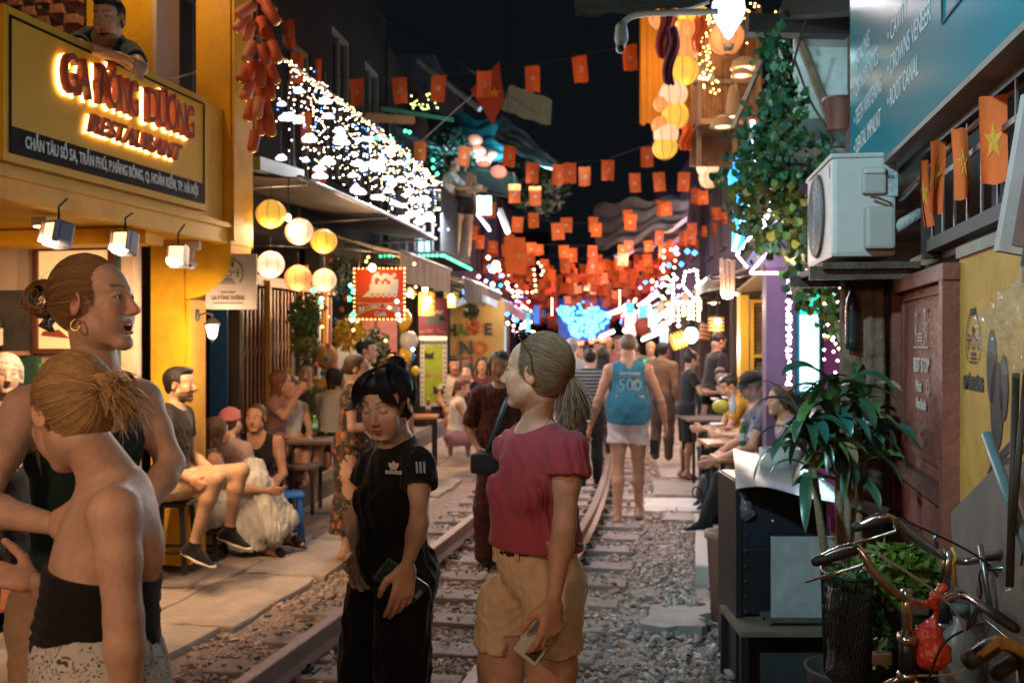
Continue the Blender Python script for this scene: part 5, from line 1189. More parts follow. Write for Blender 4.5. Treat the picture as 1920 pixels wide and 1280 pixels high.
# ================================================================ left facades beyond the restaurant
M_canv = mat('beige_canvas',(.34,.28,.24),rough=.85,var=.15,vs=4,bump=.2,bs=20,dirt=.4,dirtc=(.2,.16,.13)); M_canv2 = mat('charcoal_canvas',(.07,.07,.07),rough=.85,var=.2); M_under = mat('awning_underside',(.30,.19,.12),rough=.9,var=.2,vs=5)
def building(u,Y0,Y1,h,label,c,depth=4.0,floors=2,side=-1,awn=None,wins=2,door=(.05,.04,.04),cat='building',winc=(.02,.022,.028),z0=0.0,wm=None,shop=None):
 """street house: wall with real openings, frames, panes, shutters, balcony slab"""
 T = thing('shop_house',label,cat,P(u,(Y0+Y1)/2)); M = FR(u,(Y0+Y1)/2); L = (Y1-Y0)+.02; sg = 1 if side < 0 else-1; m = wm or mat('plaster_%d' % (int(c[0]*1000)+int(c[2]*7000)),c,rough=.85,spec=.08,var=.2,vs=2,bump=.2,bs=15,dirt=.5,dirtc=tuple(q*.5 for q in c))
 fh_ = (h-2.75)/max(1,floors-1); mb = MB(); D = depth; y0 = 0
 for yb_,zb0,zb1 in ((0,2.75,h),): 
  for f in range(floors-1):
   z_ = 2.75+f*fh_; ww = L/wins; ow = min(.8,ww*.6); oh = fh_*.5; zc = z_+fh_*.5
   mb.box((0,sg*.08,z_+(zc-oh/2-z_)/2),(L,.16,zc-oh/2-z_)); mb.box((0,sg*.08,(zc+oh/2+z_+fh_)/2),(L,.16,z_+fh_-zc-oh/2))
   for w in range(wins+1):
    a = -L/2+w*ww-(ww-ow)/2 if w else-L/2; b = -L/2+w*ww+(ww-ow)/2 if w < wins else L/2; mb.box(((a+b)/2,sg*.08,zc),(b-a,.16,oh))
 mb.box((-L/2+.08,sg*(D/2+.17),h/2),(.16,D,h)); mb.box((L/2-.08,sg*(D/2+.17),h/2),(.16,D,h)); mb.box((0,sg*D*.75,1.375),(L-.33,.12,2.7)); mb.box((0,sg*(D/2+.17),h-.05),(L-.33,D,.1)); mb.box((0,sg*(D/2+.17),2.80),(L-.33,D,.08))
 mb.obj('wall',m,T,M=M)
 for f in range(floors-1):
  z_ = 2.75+f*fh_; ww = L/wins; ow = min(.8,ww*.6); oh = fh_*.5; zc = z_+fh_*.5
  for w in range(wins):
   x = -L/2+(w+.5)*ww; mb = MB(); t = .05
   for c_,s_ in (((x,sg*.05,zc+oh/2-t/2),(ow,.06,t)),((x,sg*.05,zc-oh/2+t/2),(ow,.06,t)),((x-ow/2+t/2,sg*.05,zc),(t,.06,oh-2*t)),((x+ow/2-t/2,sg*.05,zc),(t,.06,oh-2*t)),((x,sg*.052,zc),(t*.7,.04,oh-2*t))): mb.box(c_,s_)
   o = mb.obj('window',mat('window_frame_paint',(.12,.12,.11),rough=.6),T,M=M); MB().box((x,sg*.09,zc),(ow-2*t,.01,oh-2*t)).obj('pane',mat('night_glass',winc,rough=.12),o,M=M); MB().box((x,-sg*.03,zc-oh/2-.03),(ow+.1,.08,.05)).obj('sill',m,o,M=M)
 # ground floor piers and lit back wall
 for q_ in (-1,1): MB().box((q_*(L/2-.12),sg*.1,1.375),(.22,.18,2.75)).obj('pier',m,T,M=M)
 if shop: MB().box((0,sg*D*.72,1.3),(L-.4,.02,2.3)).obj('shop_interior',shop,T,M=M)
 return T,M
M_shop = [mat('shop_wall_%s' % n,c,rough=.8,var=.5,vs=3) for n,c in (('amber',(.35,.19,.08)),('teal',(.06,.18,.20)),('rose',(.34,.12,.12)),('cream',(.42,.34,.24)))]
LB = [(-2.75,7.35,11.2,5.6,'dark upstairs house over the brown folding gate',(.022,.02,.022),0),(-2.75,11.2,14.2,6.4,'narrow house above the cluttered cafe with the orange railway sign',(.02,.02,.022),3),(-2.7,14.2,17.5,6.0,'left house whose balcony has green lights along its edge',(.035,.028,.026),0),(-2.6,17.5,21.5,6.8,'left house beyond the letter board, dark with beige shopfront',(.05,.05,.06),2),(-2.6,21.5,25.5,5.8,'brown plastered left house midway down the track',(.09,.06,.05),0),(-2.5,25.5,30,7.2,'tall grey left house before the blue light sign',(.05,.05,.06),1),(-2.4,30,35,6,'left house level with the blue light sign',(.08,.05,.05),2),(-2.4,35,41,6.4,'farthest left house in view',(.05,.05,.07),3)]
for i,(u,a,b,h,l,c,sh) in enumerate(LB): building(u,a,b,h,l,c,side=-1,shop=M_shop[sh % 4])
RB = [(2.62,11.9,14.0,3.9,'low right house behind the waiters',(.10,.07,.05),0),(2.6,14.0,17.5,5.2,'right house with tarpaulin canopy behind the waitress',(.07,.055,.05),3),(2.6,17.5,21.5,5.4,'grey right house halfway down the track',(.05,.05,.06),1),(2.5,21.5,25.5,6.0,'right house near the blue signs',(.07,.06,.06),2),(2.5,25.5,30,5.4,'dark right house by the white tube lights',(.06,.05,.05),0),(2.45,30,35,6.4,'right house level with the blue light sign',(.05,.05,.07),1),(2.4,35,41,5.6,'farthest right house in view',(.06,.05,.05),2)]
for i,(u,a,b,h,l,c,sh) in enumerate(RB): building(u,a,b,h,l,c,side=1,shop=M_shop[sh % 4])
# tall dark block upper left behind everything, window
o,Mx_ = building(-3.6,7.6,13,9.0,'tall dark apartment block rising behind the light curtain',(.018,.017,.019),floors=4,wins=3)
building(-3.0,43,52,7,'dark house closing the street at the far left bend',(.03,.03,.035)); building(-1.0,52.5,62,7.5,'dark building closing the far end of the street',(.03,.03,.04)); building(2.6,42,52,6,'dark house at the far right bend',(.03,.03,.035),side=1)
# awnings: canopies with slope, valance, arms
def awning(u0,z0_,u1,z1_,Y0,Y1,label,m,val=.0,mv=None,sag=.03,parts=True):
 T = thing('awning',label,'awning',P(u1,(Y0+Y1)/2,z1_)); mb = MB(); n = max(4,int((Y1-Y0)*3))
 fn = lambda a,b,dz=0: P(u0+(u1-u0)*b,Y0+(Y1-Y0)*a,z0_+(z1_-z0_)*b-sag*math.sin(math.pi*b)*(1+.5*math.sin(a*n*2))+dz)
 mb.grid(fn,n*2,6); mb.grid(lambda a,b: fn(a,b,-.012),n*2,6); mb.obj('canopy',m,T,False)
 if val:
  mb = MB(); mb.grid(lambda a,b: P(u1+.015*math.sin(a*n*6),Y0+(Y1-Y0)*a,z1_-b*val-.02*abs(math.sin(a*n*1.5))*b),n*4,3); mb.obj('valance',mv or m,T,False)
 for Y in np.linspace(Y0+.15,Y1-.15,max(2,int((Y1-Y0)/2)+1)): MB().tube([P(u0,Y,z0_-.25),P(u1,Y,z1_-.03)],.014,6).obj('arm',M_steel,T,False)
 MB().tube([P(u1,Y,z1_) for Y in np.linspace(Y0,Y1,6)],.02,6).obj('front_bar',M_steel,T,False)
 return T
awning(-2.75,3.15,-1.62,2.98,7.45,12.2,'pale flat awning under the light curtain, lit from below',mat('lit_tin',(.11,.08,.06),rough=.6,var=.3,vs=3))
awning(-2.75,3.0,-1.5,2.62,9.9,12.6,'beige canvas awning with drooping valance beside the orange railway sign',M_canv,.30)
awning(-2.75,2.95,-1.35,2.52,12.7,17.0,'charcoal canvas awning stretching toward the letter board',M_canv2,.28)
awning(-2.6,2.9,-1.5,2.5,17.2,21.4,'pale canvas awning past the letter board',M_canv,.2); awning(-2.6,2.8,-1.5,2.45,21.6,26,'brown canvas awning far on the left',M_under,.2); awning(-2.5,2.9,-1.4,2.5,26.2,33,'farthest charcoal awning on the left',M_canv2,.2)
awning(2.6,2.75,1.7,2.45,11.6,14.0,'dark sagging awning over the waiters',M_canv2,.12); awning(2.6,2.8,1.6,2.4,14.2,18,'brown awning behind the waitress',M_under,.15); awning(2.5,2.8,1.5,2.45,18.2,24,'grey awning halfway down the right side',M_canv,.2); awning(2.45,2.8,1.4,2.4,24.2,33,'farthest brown awning on the right',M_under,.2)
# tarpaulins high up
def tarp(pts,label,m,amp=.05):
 a,b,c,d = [Vector(p) for p in pts]; T_ = MB(); fn = lambda u,v: (a*(1-u)+b*u)*(1-v)+(d*(1-u)+c*u)*v+Vector((0,0,amp*math.sin(u*17+v*3)*.5-amp*math.sin(math.pi*v)+amp*.5*math.sin(v*21+u*5)))
 T_.grid(fn,30,16); T_.grid(lambda u,v: fn(u,v)-Vector((0,.004,.012)),30,16); return T_.obj('tarpaulin',m,None,label=label,cat='tarpaulin')
M_tq = mat('turquoise_tarp',(.04,.28,.34),rough=.35,var=.35,vs=5,bump=.3,bs=12); M_wt = mat('white_tarp',(.42,.38,.42),rough=.6,var=.25,vs=3,bump=.4,bs=10)
tarp([at(800,215,17),at(955,225,15),at(960,300,14.6),at(815,280,16)],'glossy turquoise tarpaulin over the mid street balcony',M_tq,.08)
tarp([at(940,215,15.5),at(1045,300,14),at(1035,318,13.4),at(925,262,14.6)],'blue and white striped tarpaulin edge hanging below the roof',mat('striped_tarp',(.22,.32,.36),rough=.5,var=.4,vs=4),.03)
tarp([at(1113,388,24),at(1292,362,19),at(1288,415,18),at(1118,470,22)],'large pale lilac tarpaulin stretched across the street under the bunting',M_wt,.12)
tarp([at(1165,460,26),at(1290,420,21),at(1285,440,20),at(1150,480,25)],'second pale tarpaulin below the large lilac one',M_wt,.1)
tarp([at(955,160,22),at(1035,185,20),at(1032,236,20),at(940,205,22)],'cream backlit blind on a dark roof terrace',mat('cream_blind',(.34,.27,.17),rough=.7,var=.3,vs=6,em=(1,.75,.45),es=.05),.03)
tarp([at(1075,-20,9),at(1330,-25,8),at(1330,5,7.6),at(1082,30,8.2)],'blue white tarpaulin crossing the top edge near the lamp arm',mat('bluish_tarp',(.20,.35,.42),rough=.5,var=.2),.03)
lamp('tarp_fill','AREA',at(885,318,15.2),55,(.2,.78,1),size=1.2,rot=(R(165),0,0)); lamp('tarp_fill','AREA',at(985,330,13.6),30,(.5,.85,1),size=.8,rot=(R(160),0,0)); lamp('tarp_fill','POINT',at(1200,485,17.5),90,(.9,.7,1),.2)  # unseen lamps added to light the tarpaulins
# roof terrace clutter left of centre
def beam(a,b,w,label,m,cat='beam',h=None): return MB().bar(a,b,w,h).obj('beam',m,None,label=label,cat=cat)
beam(at(785,115,14),at(900,205,13.4),.07,'pale sloping tube light bracket on the dark roof',mat('bluegrey',(.22,.27,.32),rough=.5)); beam(at(600,185,14),at(850,225,14.5),.05,'green tinted roof edge above the turquoise tarpaulin',mat('green_edge',(.03,.16,.08),rough=.5)); beam(at(660,218,13.5),at(775,226,14),.10,'orange brown fascia board on the dark roof terrace',mat('orangebrown',(.25,.09,.04)))
beam(at(476,306,7.5),at(560,330,8.6),.10,'grey green metal gutter starting the left eaves',mat('grey_green',(.15,.18,.16),rough=.5))
rv = random.Random(17)
bulbs('bulbs',[A_(at(rv.uniform(770,830),rv.uniform(165,205),13.8)) for _ in range(34)],.012,emat('bulb_lime',(.75,.9,.25),5,'none'),None,'yellow green fairy bulbs on the dark roof terrace above the street','fairy lights')
bulbs('bulbs',[A_(at(x,y,13.6)) for x,y in ((695,259),(705,259),(712,260),(722,259),(735,260),(760,246),(768,248),(767,290),(766,305),(812,300),(812,315),(820,326))],.026,E_green,None,'green light dots along the upper left balcony edge','fairy lights')
awning(-2.8,5.0,-1.9,4.55,14.3,17.2,'dark upper awning above the mid street balcony',M_canv2,.25,mat('rust_valance',(.16,.06,.03),rough=.9)); awning(-2.6,5.2,-1.2,4.7,17.6,21,'upper turquoise tarpaulin awning beyond the balcony',M_tq,.3)
clump('balcony_plant','dark balcony plants beside the pink lanterns',at(842,290,14.9),.4,700,LM5_,.06,seed=51); clump('roof_plant','dark shrubs on the roof terrace left of the night sky',at(1010,350,19),.6,600,LM5_,.09,seed=52)
# ---------------------------------------------------------------- railway cafe signs
def loco(parent,sc_,y,m,m2,x0=0,z0=0):
 mb = MB(); R4 = lambda x,z,w,h: mb.add([(x0+(x-w)*sc_,y,z0+(z-h)*sc_),(x0+(x+w)*sc_,y,z0+(z-h)*sc_),(x0+(x+w)*sc_,y,z0+(z+h)*sc_),(x0+(x-w)*sc_,y,z0+(z+h)*sc_)],[(0,1,2,3)])
 R4(.1,.0,.42,.13); R4(.42,.12,.12,.16); R4(-.22,.20,.045,.10); R4(-.02,.17,.05,.05); R4(.15,.17,.04,.04)
 for i in range(5): a = ring((x0+(-.25+i*.17)*sc_,z0-.18*sc_),.085*sc_,.05*sc_,14,y=y-.0005); mb.add(a.v,a.f)
 mb.add([(x0-.55*sc_,y,z0-.25*sc_),(x0-.30*sc_,y,z0-.25*sc_),(x0-.30*sc_,y,z0-.02*sc_)],[(0,1,2)]); mb.obj('locomotive_print',m,parent)
 mb = MB()
 for i in range(9): a = ring((x0+(-.18+i*.075)*sc_,z0+(.36+.05*math.sin(i*1.7))*sc_),(.07+.02*math.sin(i*2.3))*sc_,.07*sc_,12,y=y+.0003*i-.001); mb.add(a.v,a.f)
 mb.obj('smoke_print',m2,parent)
M_or = mat('orange_sign',(.50,.04,.008),rough=.5,spec=.1,em=(1,.10,.01),es=.05); M_cr = mat('cream_print',(.62,.50,.38),rough=.6)
RS = thing('cafe_sign','orange railway cafe sign with locomotive, edged by small bulbs','sign',at(712,551,10.0)); RS.rotation_euler.z = R(-3); q = 10/FP
MB().box((0,0,0),(90*q,.04,92*q)).obj('board',M_or,RS); loco(RS,62*q,-.022,M_cr,mat('smoke_cream',(.60,.45,.35)),2*q,10*q)
mb = MB(); [mb.bar((-44*q+i*8.8*q,-.0215,(-17.5)*q),(-44*q+(i+1)*8.8*q,-.0215,(-17.5)*q),.001,1.0*q) for i in range(10)]; mb.obj('rule',M_cr,RS)
for i,ch in enumerate('RAILWAY TRAIN'): a = (i-6)/6; flat(RS,ch,a*36*q,(-26-5*a*a+2)*q,12*q,M_cr,-.0225,xs=.62,bold=.003,name='letter')
flat(RS,'Café',2*q,-38*q,12*q,M_cr,-.0225,bold=.002); mb = ring((0,-32*q-75*q),80*q,1*q,24,math.pi/2-.55,math.pi/2+.55,-.022); mb.obj('arc',M_cr,RS)
pts = [];
for i in range(13): t = -47+94*i/12; pts +=[(t*q,-.02,47.5*q),(t*q,-.02,-47.5*q),(-47.5*q,-.02,t*q),(47.5*q,-.02,t*q)]
bulbs('edge_bulbs',pts,.009,emat('edge_amber',(1,.42,.10),9,'none'),RS,loc_=True); MB().tube([(-40*q,0,46*q),(-38*q,.02,75*q)],.006,5).obj('chain',mat('gold_chain',(.5,.3,.05),metal=.7),RS); MB().tube([(40*q,0,46*q),(38*q,.02,75*q)],.006,5).obj('chain',mat('gold_chain'),RS)
def bulb(x,y,Z,r,label,pw=0,c=(1,.68,.36),m=None,group='bare bulbs under the awnings'):
 T = thing('light_bulb',label,'bulb',at(x,y,Z),group=group); MB().ball((0,0,0),r,10,sz=1.15).obj('bulb',m or emat('bare_bulb',(1,.72,.42),22),T); MB().tube([(0,0,r),(0,0,r*2.2)],r*.5,8).obj('socket',M_blackm,T); MB().tube([(0,0,r*2.2),(0,.02,r*2.2+.25)],.004,4).obj('wire',M_blackm,T)
 if pw: lamp('bulb_light','POINT',(0,-.03,-r*1.6),pw,c,.05,T)
 return T
bulb(540,408,7.5,.024,'bare bulb beside the top yellow lantern of the left cluster',18)
bulb(698,502,9.8,.034,'bulb at the top edge of the orange railway sign',3); bulb(776,526,12.5,.040,'bulb just right of the orange railway sign',22); bulb(797,541,13,.035,'bulb above the amber barrel lantern left of centre',12); bulb(803,562,12.8,.036,'bulb in front of the amber barrel lantern',14); bulb(930,497,15,.055,'bulb under the charcoal awning end near the balcony',25); bulb(846,557,14.6,.04,'bulb in the olive lampshade left of the letter board',14)
# barrel lanterns
def drum(x,y,w,h,Z,label,c,es,rz=0,tilt=0):
 T = thing('drum_lantern',label,'lantern',at(x,y,Z)); r = w/FP*Z/2; hh = h/FP*Z; MB().lathe([(.001,hh/2),(r*.3,hh/2),(r*.98,hh/2-.003),(r,hh*.3),(r,-hh*.3),(r*.98,-hh/2)],20).obj('shade',mat('shade_'+label.split()[0],c,rough=.6,em=c,es=es),T)
 for z in (-.5,-.25,0,.25,.5): MB().lathe([(r*1.0,z*hh-.008),(r*1.03,z*hh),(r*1.0,z*hh+.008)],20).obj('hoop',mat('bamboo_hoop',(.14,.06,.02),rough=.6),T)
 MB().tube([(0,0,hh/2),(0,0,hh/2+.2)],.004,4).obj('cord',M_blackm,T); T.rotation_euler = (0,R(tilt),rz); return T
drum(800,570,30,44,13,'amber bamboo barrel lantern right of the orange railway sign',(.75,.28,.04),1.1); drum(846,562,28,30,14.7,'olive yellow drum lampshade beside the letter board',(.40,.34,.06),.7)
drum(1343,608,30,26,9.6,'orange bamboo drum lantern under the dark awning on the right',(.62,.24,.05),.9); drum(1322,622,22,30,10.2,'small copper drum lantern left of the orange drum on the right',(.5,.16,.05),.5,tilt=10); drum(1272,638,32,26,11,'yellow concertina lantern lying tilted in the right hand row',(.75,.42,.05),1.0,tilt=70)
bulb(1346,603,9.4,.030,'bulb inside the orange bamboo drum on the right',14); bulb(1296,628,10.6,.075,'bright bluish white bulb between the tilted lanterns on the right',30,(.85,.95,1),emat('cool_bulb',(.8,.95,1),9))
# second sign + menu board + letter board
S2 = thing('cafe_sign','maroon railway cafe sign above the green menu board','sign',at(812,598,13.8)); q = 13.8/FP; MB().box((0,0,0),(54*q,.04,78*q)).obj('board',mat('maroon_sign',(.20,.02,.05),rough=.5),S2); loco(S2,36*q,-.022,mat('teal_print',(.06,.14,.18)),M_cr,2*q,0)
for i,ch in enumerate('RAILWAY TRAIN'): a = (i-6)/6; flat(S2,ch,a*23*q,(-22-3*a*a)*q,8*q,mat('pink_print',(.5,.25,.28)),-.0225,xs=.62,bold=.002,name='letter')
flat(S2,'Café',0,-32*q,7*q,mat('pink_print'),-.0225)
MB2 = thing('menu_board','tall green menu board with white checked border and black cats left of the letter board','menu board',at(813,700,13.5)); q = 13.5/FP
MB().box((0,0,0),(50*q,.04,122*q)).obj('border',mat('checked_border',(.45,.45,.46),rough=.7),MB2); MB().box((0,-.022,0),(34*q,.006,106*q)).obj('green_panel',mat('lime_green',(.22,.34,.03),rough=.6,var=.15),MB2)
mb = MB()
for i in range(26):
 for g in (-1,1):
  if i % 2: mb.box((g*21.5*q,-.021,(-58+i*4.6)*q),(4*q,.003,2.4*q))
for i in range(8): mb.box(((-19+i*5.4)*q,-.021,57*q),(2.6*q,.003,4*q))
mb.obj('checks',mat('check_dark',(.05,.05,.06)),MB2)
for cx2,cz2,s2 in ((-8,32,9),(9,-33,10)):
 mb = MB(); mb.prism([(-1,-.5),(1,-.6),(.9,.3),(1.2,1.1),(.4,.6),(-.3,.6),(-1.0,1.1),(-.9,.3)],.004,c=(0,0,0)); mb.v = [(v[0]*s2*q+cx2*q,v[1]-.027,v[2]*s2*q+cz2*q) for v in mb.v]; mb.obj('cat_print',mat('print_black',(.012,.012,.014)),MB2)
flat(MB2,'MENU',0,-3*q,12*q,mat('pink_print2',(.40,.18,.16)),-.027)
MB().box((0,-.06,66*q),(50*q,.10,7*q)).obj('light_bar',emat('menu_light',(1,.72,.38),1.6),MB2); MB().box((0,.03,-55*q),(40*q,.05,60*q)).obj('stand',M_dark,MB2)
LBD = thing('letter_wall','yellow wall panel with big coloured letters reading no rules','wall',at(895,700,15.0)); q = 15/FP
MB().box((0,.05,12*q),(102*q,.10,250*q)).obj('wall_panel',mat('letter_wall_yellow',(.62,.42,.14),rough=.8,var=.12,vs=3),LBD)
def lt(ch,x,y,s,c,xs=1): flat(LBD,ch,(x-895)*q,(700-y)*q,s*q,mat('letter_%d_%d' % (c[0]*1000,c[1]*1000),c,rough=.6),-.012,xs=xs,bold=.010,name='letter',depth=.010)
for a in (('H',846,620,30,(.06,.06,.07)),('A',866,619,30,(.18,.30,.04)),('T',890,617,28,(.25,.12,.05)),('E',915,618,30,(.06,.065,.08)),('N',874,653,34,(.08,.11,.15)),('O',901,653,34,(.60,.14,.02)),('R',850,681,34,(.03,.035,.04)),('U',870,681,32,(.20,.30,.28)),('L',888,681,30,(.33,.05,.03)),('E',907,681,30,(.22,.30,.03)),('S',926,682,32,(.40,.05,.03))): lt(*a)
# flower bouquet and bright fan on the letter board
LM1 = leafmat('leaf_green',(.045,.10,.02)); LM2 = leafmat('leaf_olive',(.12,.12,.02)); LM3 = leafmat('flower_yellow',(.55,.33,.03)); LM4 = leafmat('flower_orange',(.55,.14,.05)); LM5 = leafmat('leaf_dark',(.02,.045,.03))
clump('flower_bouquet','orange flowers hanging in front of the letter board',at(888,612,14.7),.13,260,LM4,.025,seed=3); clump('hanging_plant','dark bushy plant above the orange flowers on the letter board',at(883,583,14.6),.12,300,LM5,.03,seed=4)
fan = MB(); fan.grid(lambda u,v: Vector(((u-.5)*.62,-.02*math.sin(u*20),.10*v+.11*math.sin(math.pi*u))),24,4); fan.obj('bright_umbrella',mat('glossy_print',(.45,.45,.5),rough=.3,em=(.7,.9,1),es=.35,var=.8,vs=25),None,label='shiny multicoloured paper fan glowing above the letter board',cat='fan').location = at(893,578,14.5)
for x,y,Z,n,m,r,l,sd in ((572,590,9.6,520,LM1,.17,'dark green hanging plant beneath the lantern cluster',6),(570,640,9.7,380,LM2,.15,'olive hanging plant below the dark green one',7),(655,625,10.4,520,LM3,.17,'yellow leafed hanging basket left of the orange railway sign',8),(700,650,11.4,420,LM5,.2,'dark foliage hanging under the orange railway sign',9),(640,520,11.5,300,LM5,.2,'dark creeper on the cafe wall above the yellow basket',10)): clump('hanging_plant',l,at(x,y,Z),r,n,m,.032,seed=sd,sz=1.2)
# cafe back wall clutter
def panel(x,y,w,h,Z,label,c,name='poster',cat='poster',t=.03,em=None,es=0,rz=0,m=None,var=.2):
 T = link(name,MB().box((0,0,0),(w/FP*Z,t,h/FP*Z),bev=.003).mesh(name,m or mat('%s_%d_%d_%d' % (name,c[0]*999,c[1]*999,c[2]*999),c,rough=.6,var=var,vs=14,em=em,es=es)),None,at(x,y,Z),label=label,cat=cat); T.rotation_euler.z = rz; return T
WF = thing('window','white framed cafe window behind the round straw hat','window',at(590,645,10.2)); q = 10.2/FP
for dx,w in ((-40,5),(-24,5),(-8,5),(8,5)): MB().box((dx*q,0,0),(w*q,.05,130*q)).obj('mullion',M_white,WF)
for dz in (-62,0,62): MB().box((-16*q,.002,dz*q),(54*q,.045,5*q)).obj('rail',M_white,WF)
MB().box((-16*q,.03,0),(52*q,.01,128*q)).obj('pane',mat('dim_pane',(.12,.09,.06),rough=.2),WF)
HT = thing('straw_hat','round conical straw hat hanging on the cafe wall','hat',at(611,668,9.9)); MB().lathe([(.001,-.10),(.09,-.045),(.125,-.0),(.122,.004),(.001,-.085)],24,(0,0,0),Matrix.Rotation(R(-90),3,'X')).obj('straw',mat('straw',(.40,.20,.08),rough=.8,bump=.6,bs=90),HT)
panel(560,790-60,90,80,10.4,'yellow painted low wall behind the seated people',(.50,.30,.06),'wall_panel','wall'); panel(660,700,55,120,11.2,'pale blue shutter door in the cafe wall',(.25,.28,.32),'shutter','door'); panel(722,630,45,60,12.0,'pink poster on the cafe wall under the orange sign',(.45,.16,.18)); panel(757,700,20,150,12.4,'deep blue pillar beside the balloons',(.02,.10,.22),'pillar','pillar'); panel(620,705,36,34,10.0,'yellow notice board beside the straw hat',(.50,.30,.04)); panel(690,600,22,60,11.6,'dark red banner strip behind the orange sign',(.25,.06,.05))
for i,(x,y,r,c,l) in enumerate(((733,690,26,(.50,.40,.02),'round yellow face balloon among the cafe decorations'),(766,640,20,(.45,.45,.45),'white round balloon with grey marks'),(758,668,18,(.60,.34,.02),'golden heart balloon left of the menu board'),(748,700,17,(.40,.10,.10),'rose pink balloon with lettering near the menu board'),(770,668,10,(.03,.18,.45),'small blue balloon beside the menu board'),(779,695,9,(.5,.42,.04),'small lime balloon beside the menu board'),(752,600,22,(.6,.36,.03),'golden balloon just right of the orange sign'))):
 T = thing('balloon',l,'balloon',at(x,y,12.2),group=None); rr3 = r/FP*12.2; MB().lathe([(.001,-rr3*1.15),(rr3*.15,-rr3*1.05),(rr3*.6,-rr3*.72),(rr3*.95,-.1*rr3),(rr3*.92,.35*rr3),(rr3*.55,.85*rr3),(.001,rr3)],18).obj('skin',mat('foil_%d_%d' % (c[0]*99,c[2]*99),c,rough=.25,spec=.7),T); MB().tube([(0,0,-rr3*1.1),(.01,.02,-rr3*1.1-.3)],.002,3).obj('string',mat('pale_wire'),T)
 if i == 0:
  for g in (-1,1): MB().ball((g*rr3*.3,-rr3*.88,rr3*.2),rr3*.13,8,sz=1.6,sy=.4).obj('eye_print',M_blackm,T)
  mb = MB().tube([(rr3*.5*math.cos(a),-rr3*.90,rr3*(-.05+.45*math.sin(a))) for a in np.linspace(-2.7,-.44,9)],rr3*.06,5); mb.obj('smile_print',M_blackm,T)
pc = [(.7,.1,.02),(.03,.2,.3),(.6,.15,.12),(.02,.12,.4),(.6,.35,.03)]
for i,(x,y) in enumerate([(618,487),(637,543),(640,580),(632,560),(602,605),(615,648),(612,672),(592,683),(605,700),(620,735),(648,560),(655,545),(610,577),(627,600),(574,500)]):
 T = thing('pompom','small felt ball on the garlands hanging across the cafe front','felt ball',at(x,y,9.4+.03*i),group='felt ball garlands by the lanterns'); MB().ball((0,0,0),.027,10).obj('ball',mat('felt_%d' % (i % 5),pc[i % 5],rough=1,bump=.8,bs=150),T)
bulbs('bulbs',[A_(at(rl.uniform(560,780),rl.uniform(480,640),rl.uniform(9.8,13))) for _ in range(26)],.016,E_gold,None,'tiny golden fairy bulbs scattered over the cafe front','fairy lights'); bulbs('bulbs',[A_(at(x,y,9.9)) for x,y in ((588,545),(660,545),(655,560),(600,568),(662,590))],.03,E_green,None,'green fairy bulbs left of the orange sign','fairy lights'); bulbs('bulbs',[A_(at(x,y,9.9)) for x,y in ((603,560),(657,535),(660,600),(744,565),(746,590),(750,600),(774,655))],.022,E_cyan,None,'blue fairy bulbs around the orange sign','fairy lights')
# ---------------------------------------------------------------- mid-street balcony
BA = thing('balcony','black iron balcony with green light strip under the pink lanterns','balcony',at(850,470,14)); MBA = Matrix.Rotation(-hdg(14)+math.pi/2-math.pi/2,4,'Z')
o_ = P(-1.75,14.2,2.88); MX = FR(-1.75,14.0,2.88)
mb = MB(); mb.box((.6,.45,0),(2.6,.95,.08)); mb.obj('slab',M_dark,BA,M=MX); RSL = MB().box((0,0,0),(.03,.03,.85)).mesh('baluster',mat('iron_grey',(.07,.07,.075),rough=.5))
for i in range(22): p = MX @ Vector((-.7+i*.12,0,.47)); link('baluster',RSL,BA,p-BA.location)
for i in range(7): p = MX @ Vector((-.7,.12+i*.12,.47)); link('baluster',RSL,BA,p-BA.location)
mb = MB(); mb.box((.6,0,.9),(2.66,.04,.04)); mb.box((-.7,.45,.9),(.04,.9,.04)); mb.obj('handrail',M_blackm,BA,M=MX)
bulbs('led_strip',[A_(MX @ Vector((-.72+.06*i,-.03,-.02)))-A_(BA.location)*0 for i in range(44)]+[A_(MX @ Vector((-.72,.06*i,-.02))) for i in range(15)],.018,E_green,BA)
MB().box((1.0,.5,.05),(.36,.25,.5)).obj('lit_menu_box',emat('pale_cyan_box',(.45,.95,1),1.8),BA,M=FR(-1.75,14.0,3.05))
drumT = panel(908,385,27,34,13.2,'bright pale cyan light box on the balcony corner',(.5,.9,.9),'light_box','light box',em=(.45,.95,1),es=2.2,t=.1)
def tubelight(a,b,r,label,c=(1,.86,.66),es=7,group='tube lights'): T = thing('tube_light',label,'tube light',a,group=group); MB().tube([a,b],r,8).obj('tube',emat('tube_%d_%d' % (c[0]*99,es),c,es),T,False); MB().bar(Vector(a)+Vector((0,0,r*1.6)),Vector(b)+Vector((0,0,r*1.6)),r*1.6,r).obj('fitting',M_white,T,False); return T
tubelight(at(938,400,14),at(952,435,13.6),.035,'slanting warm tube light right of the balcony'); tubelight(at(895,402,14),at(918,432,13.5),.018,'thin warm tube under the balcony railing',es=4)
for a,b,l in (((1200,575,24),(1230,553,20),'white slanted tube light above the blue tank top man'),((1140,590,26),(1172,580,23),'short tube light left of the slanted one'),((1125,632,26),(1150,622,24),'short tube light at the right of the blue neon'),((1205,637,17),(1250,618,15),'bright tube light behind the man in blue at right'),((1235,597,18),(1256,580,16),'small upper tube light on the right row'),((1240,610,17),(1255,605,16),'stubby tube light beside the blue flags'),((1170,620,24),(1196,612,22),'tube light directly above the man in blue')): tubelight(at(*a),at(*b),.035 if a[2] > 18 else .028,l,(1,.93,.85),5)
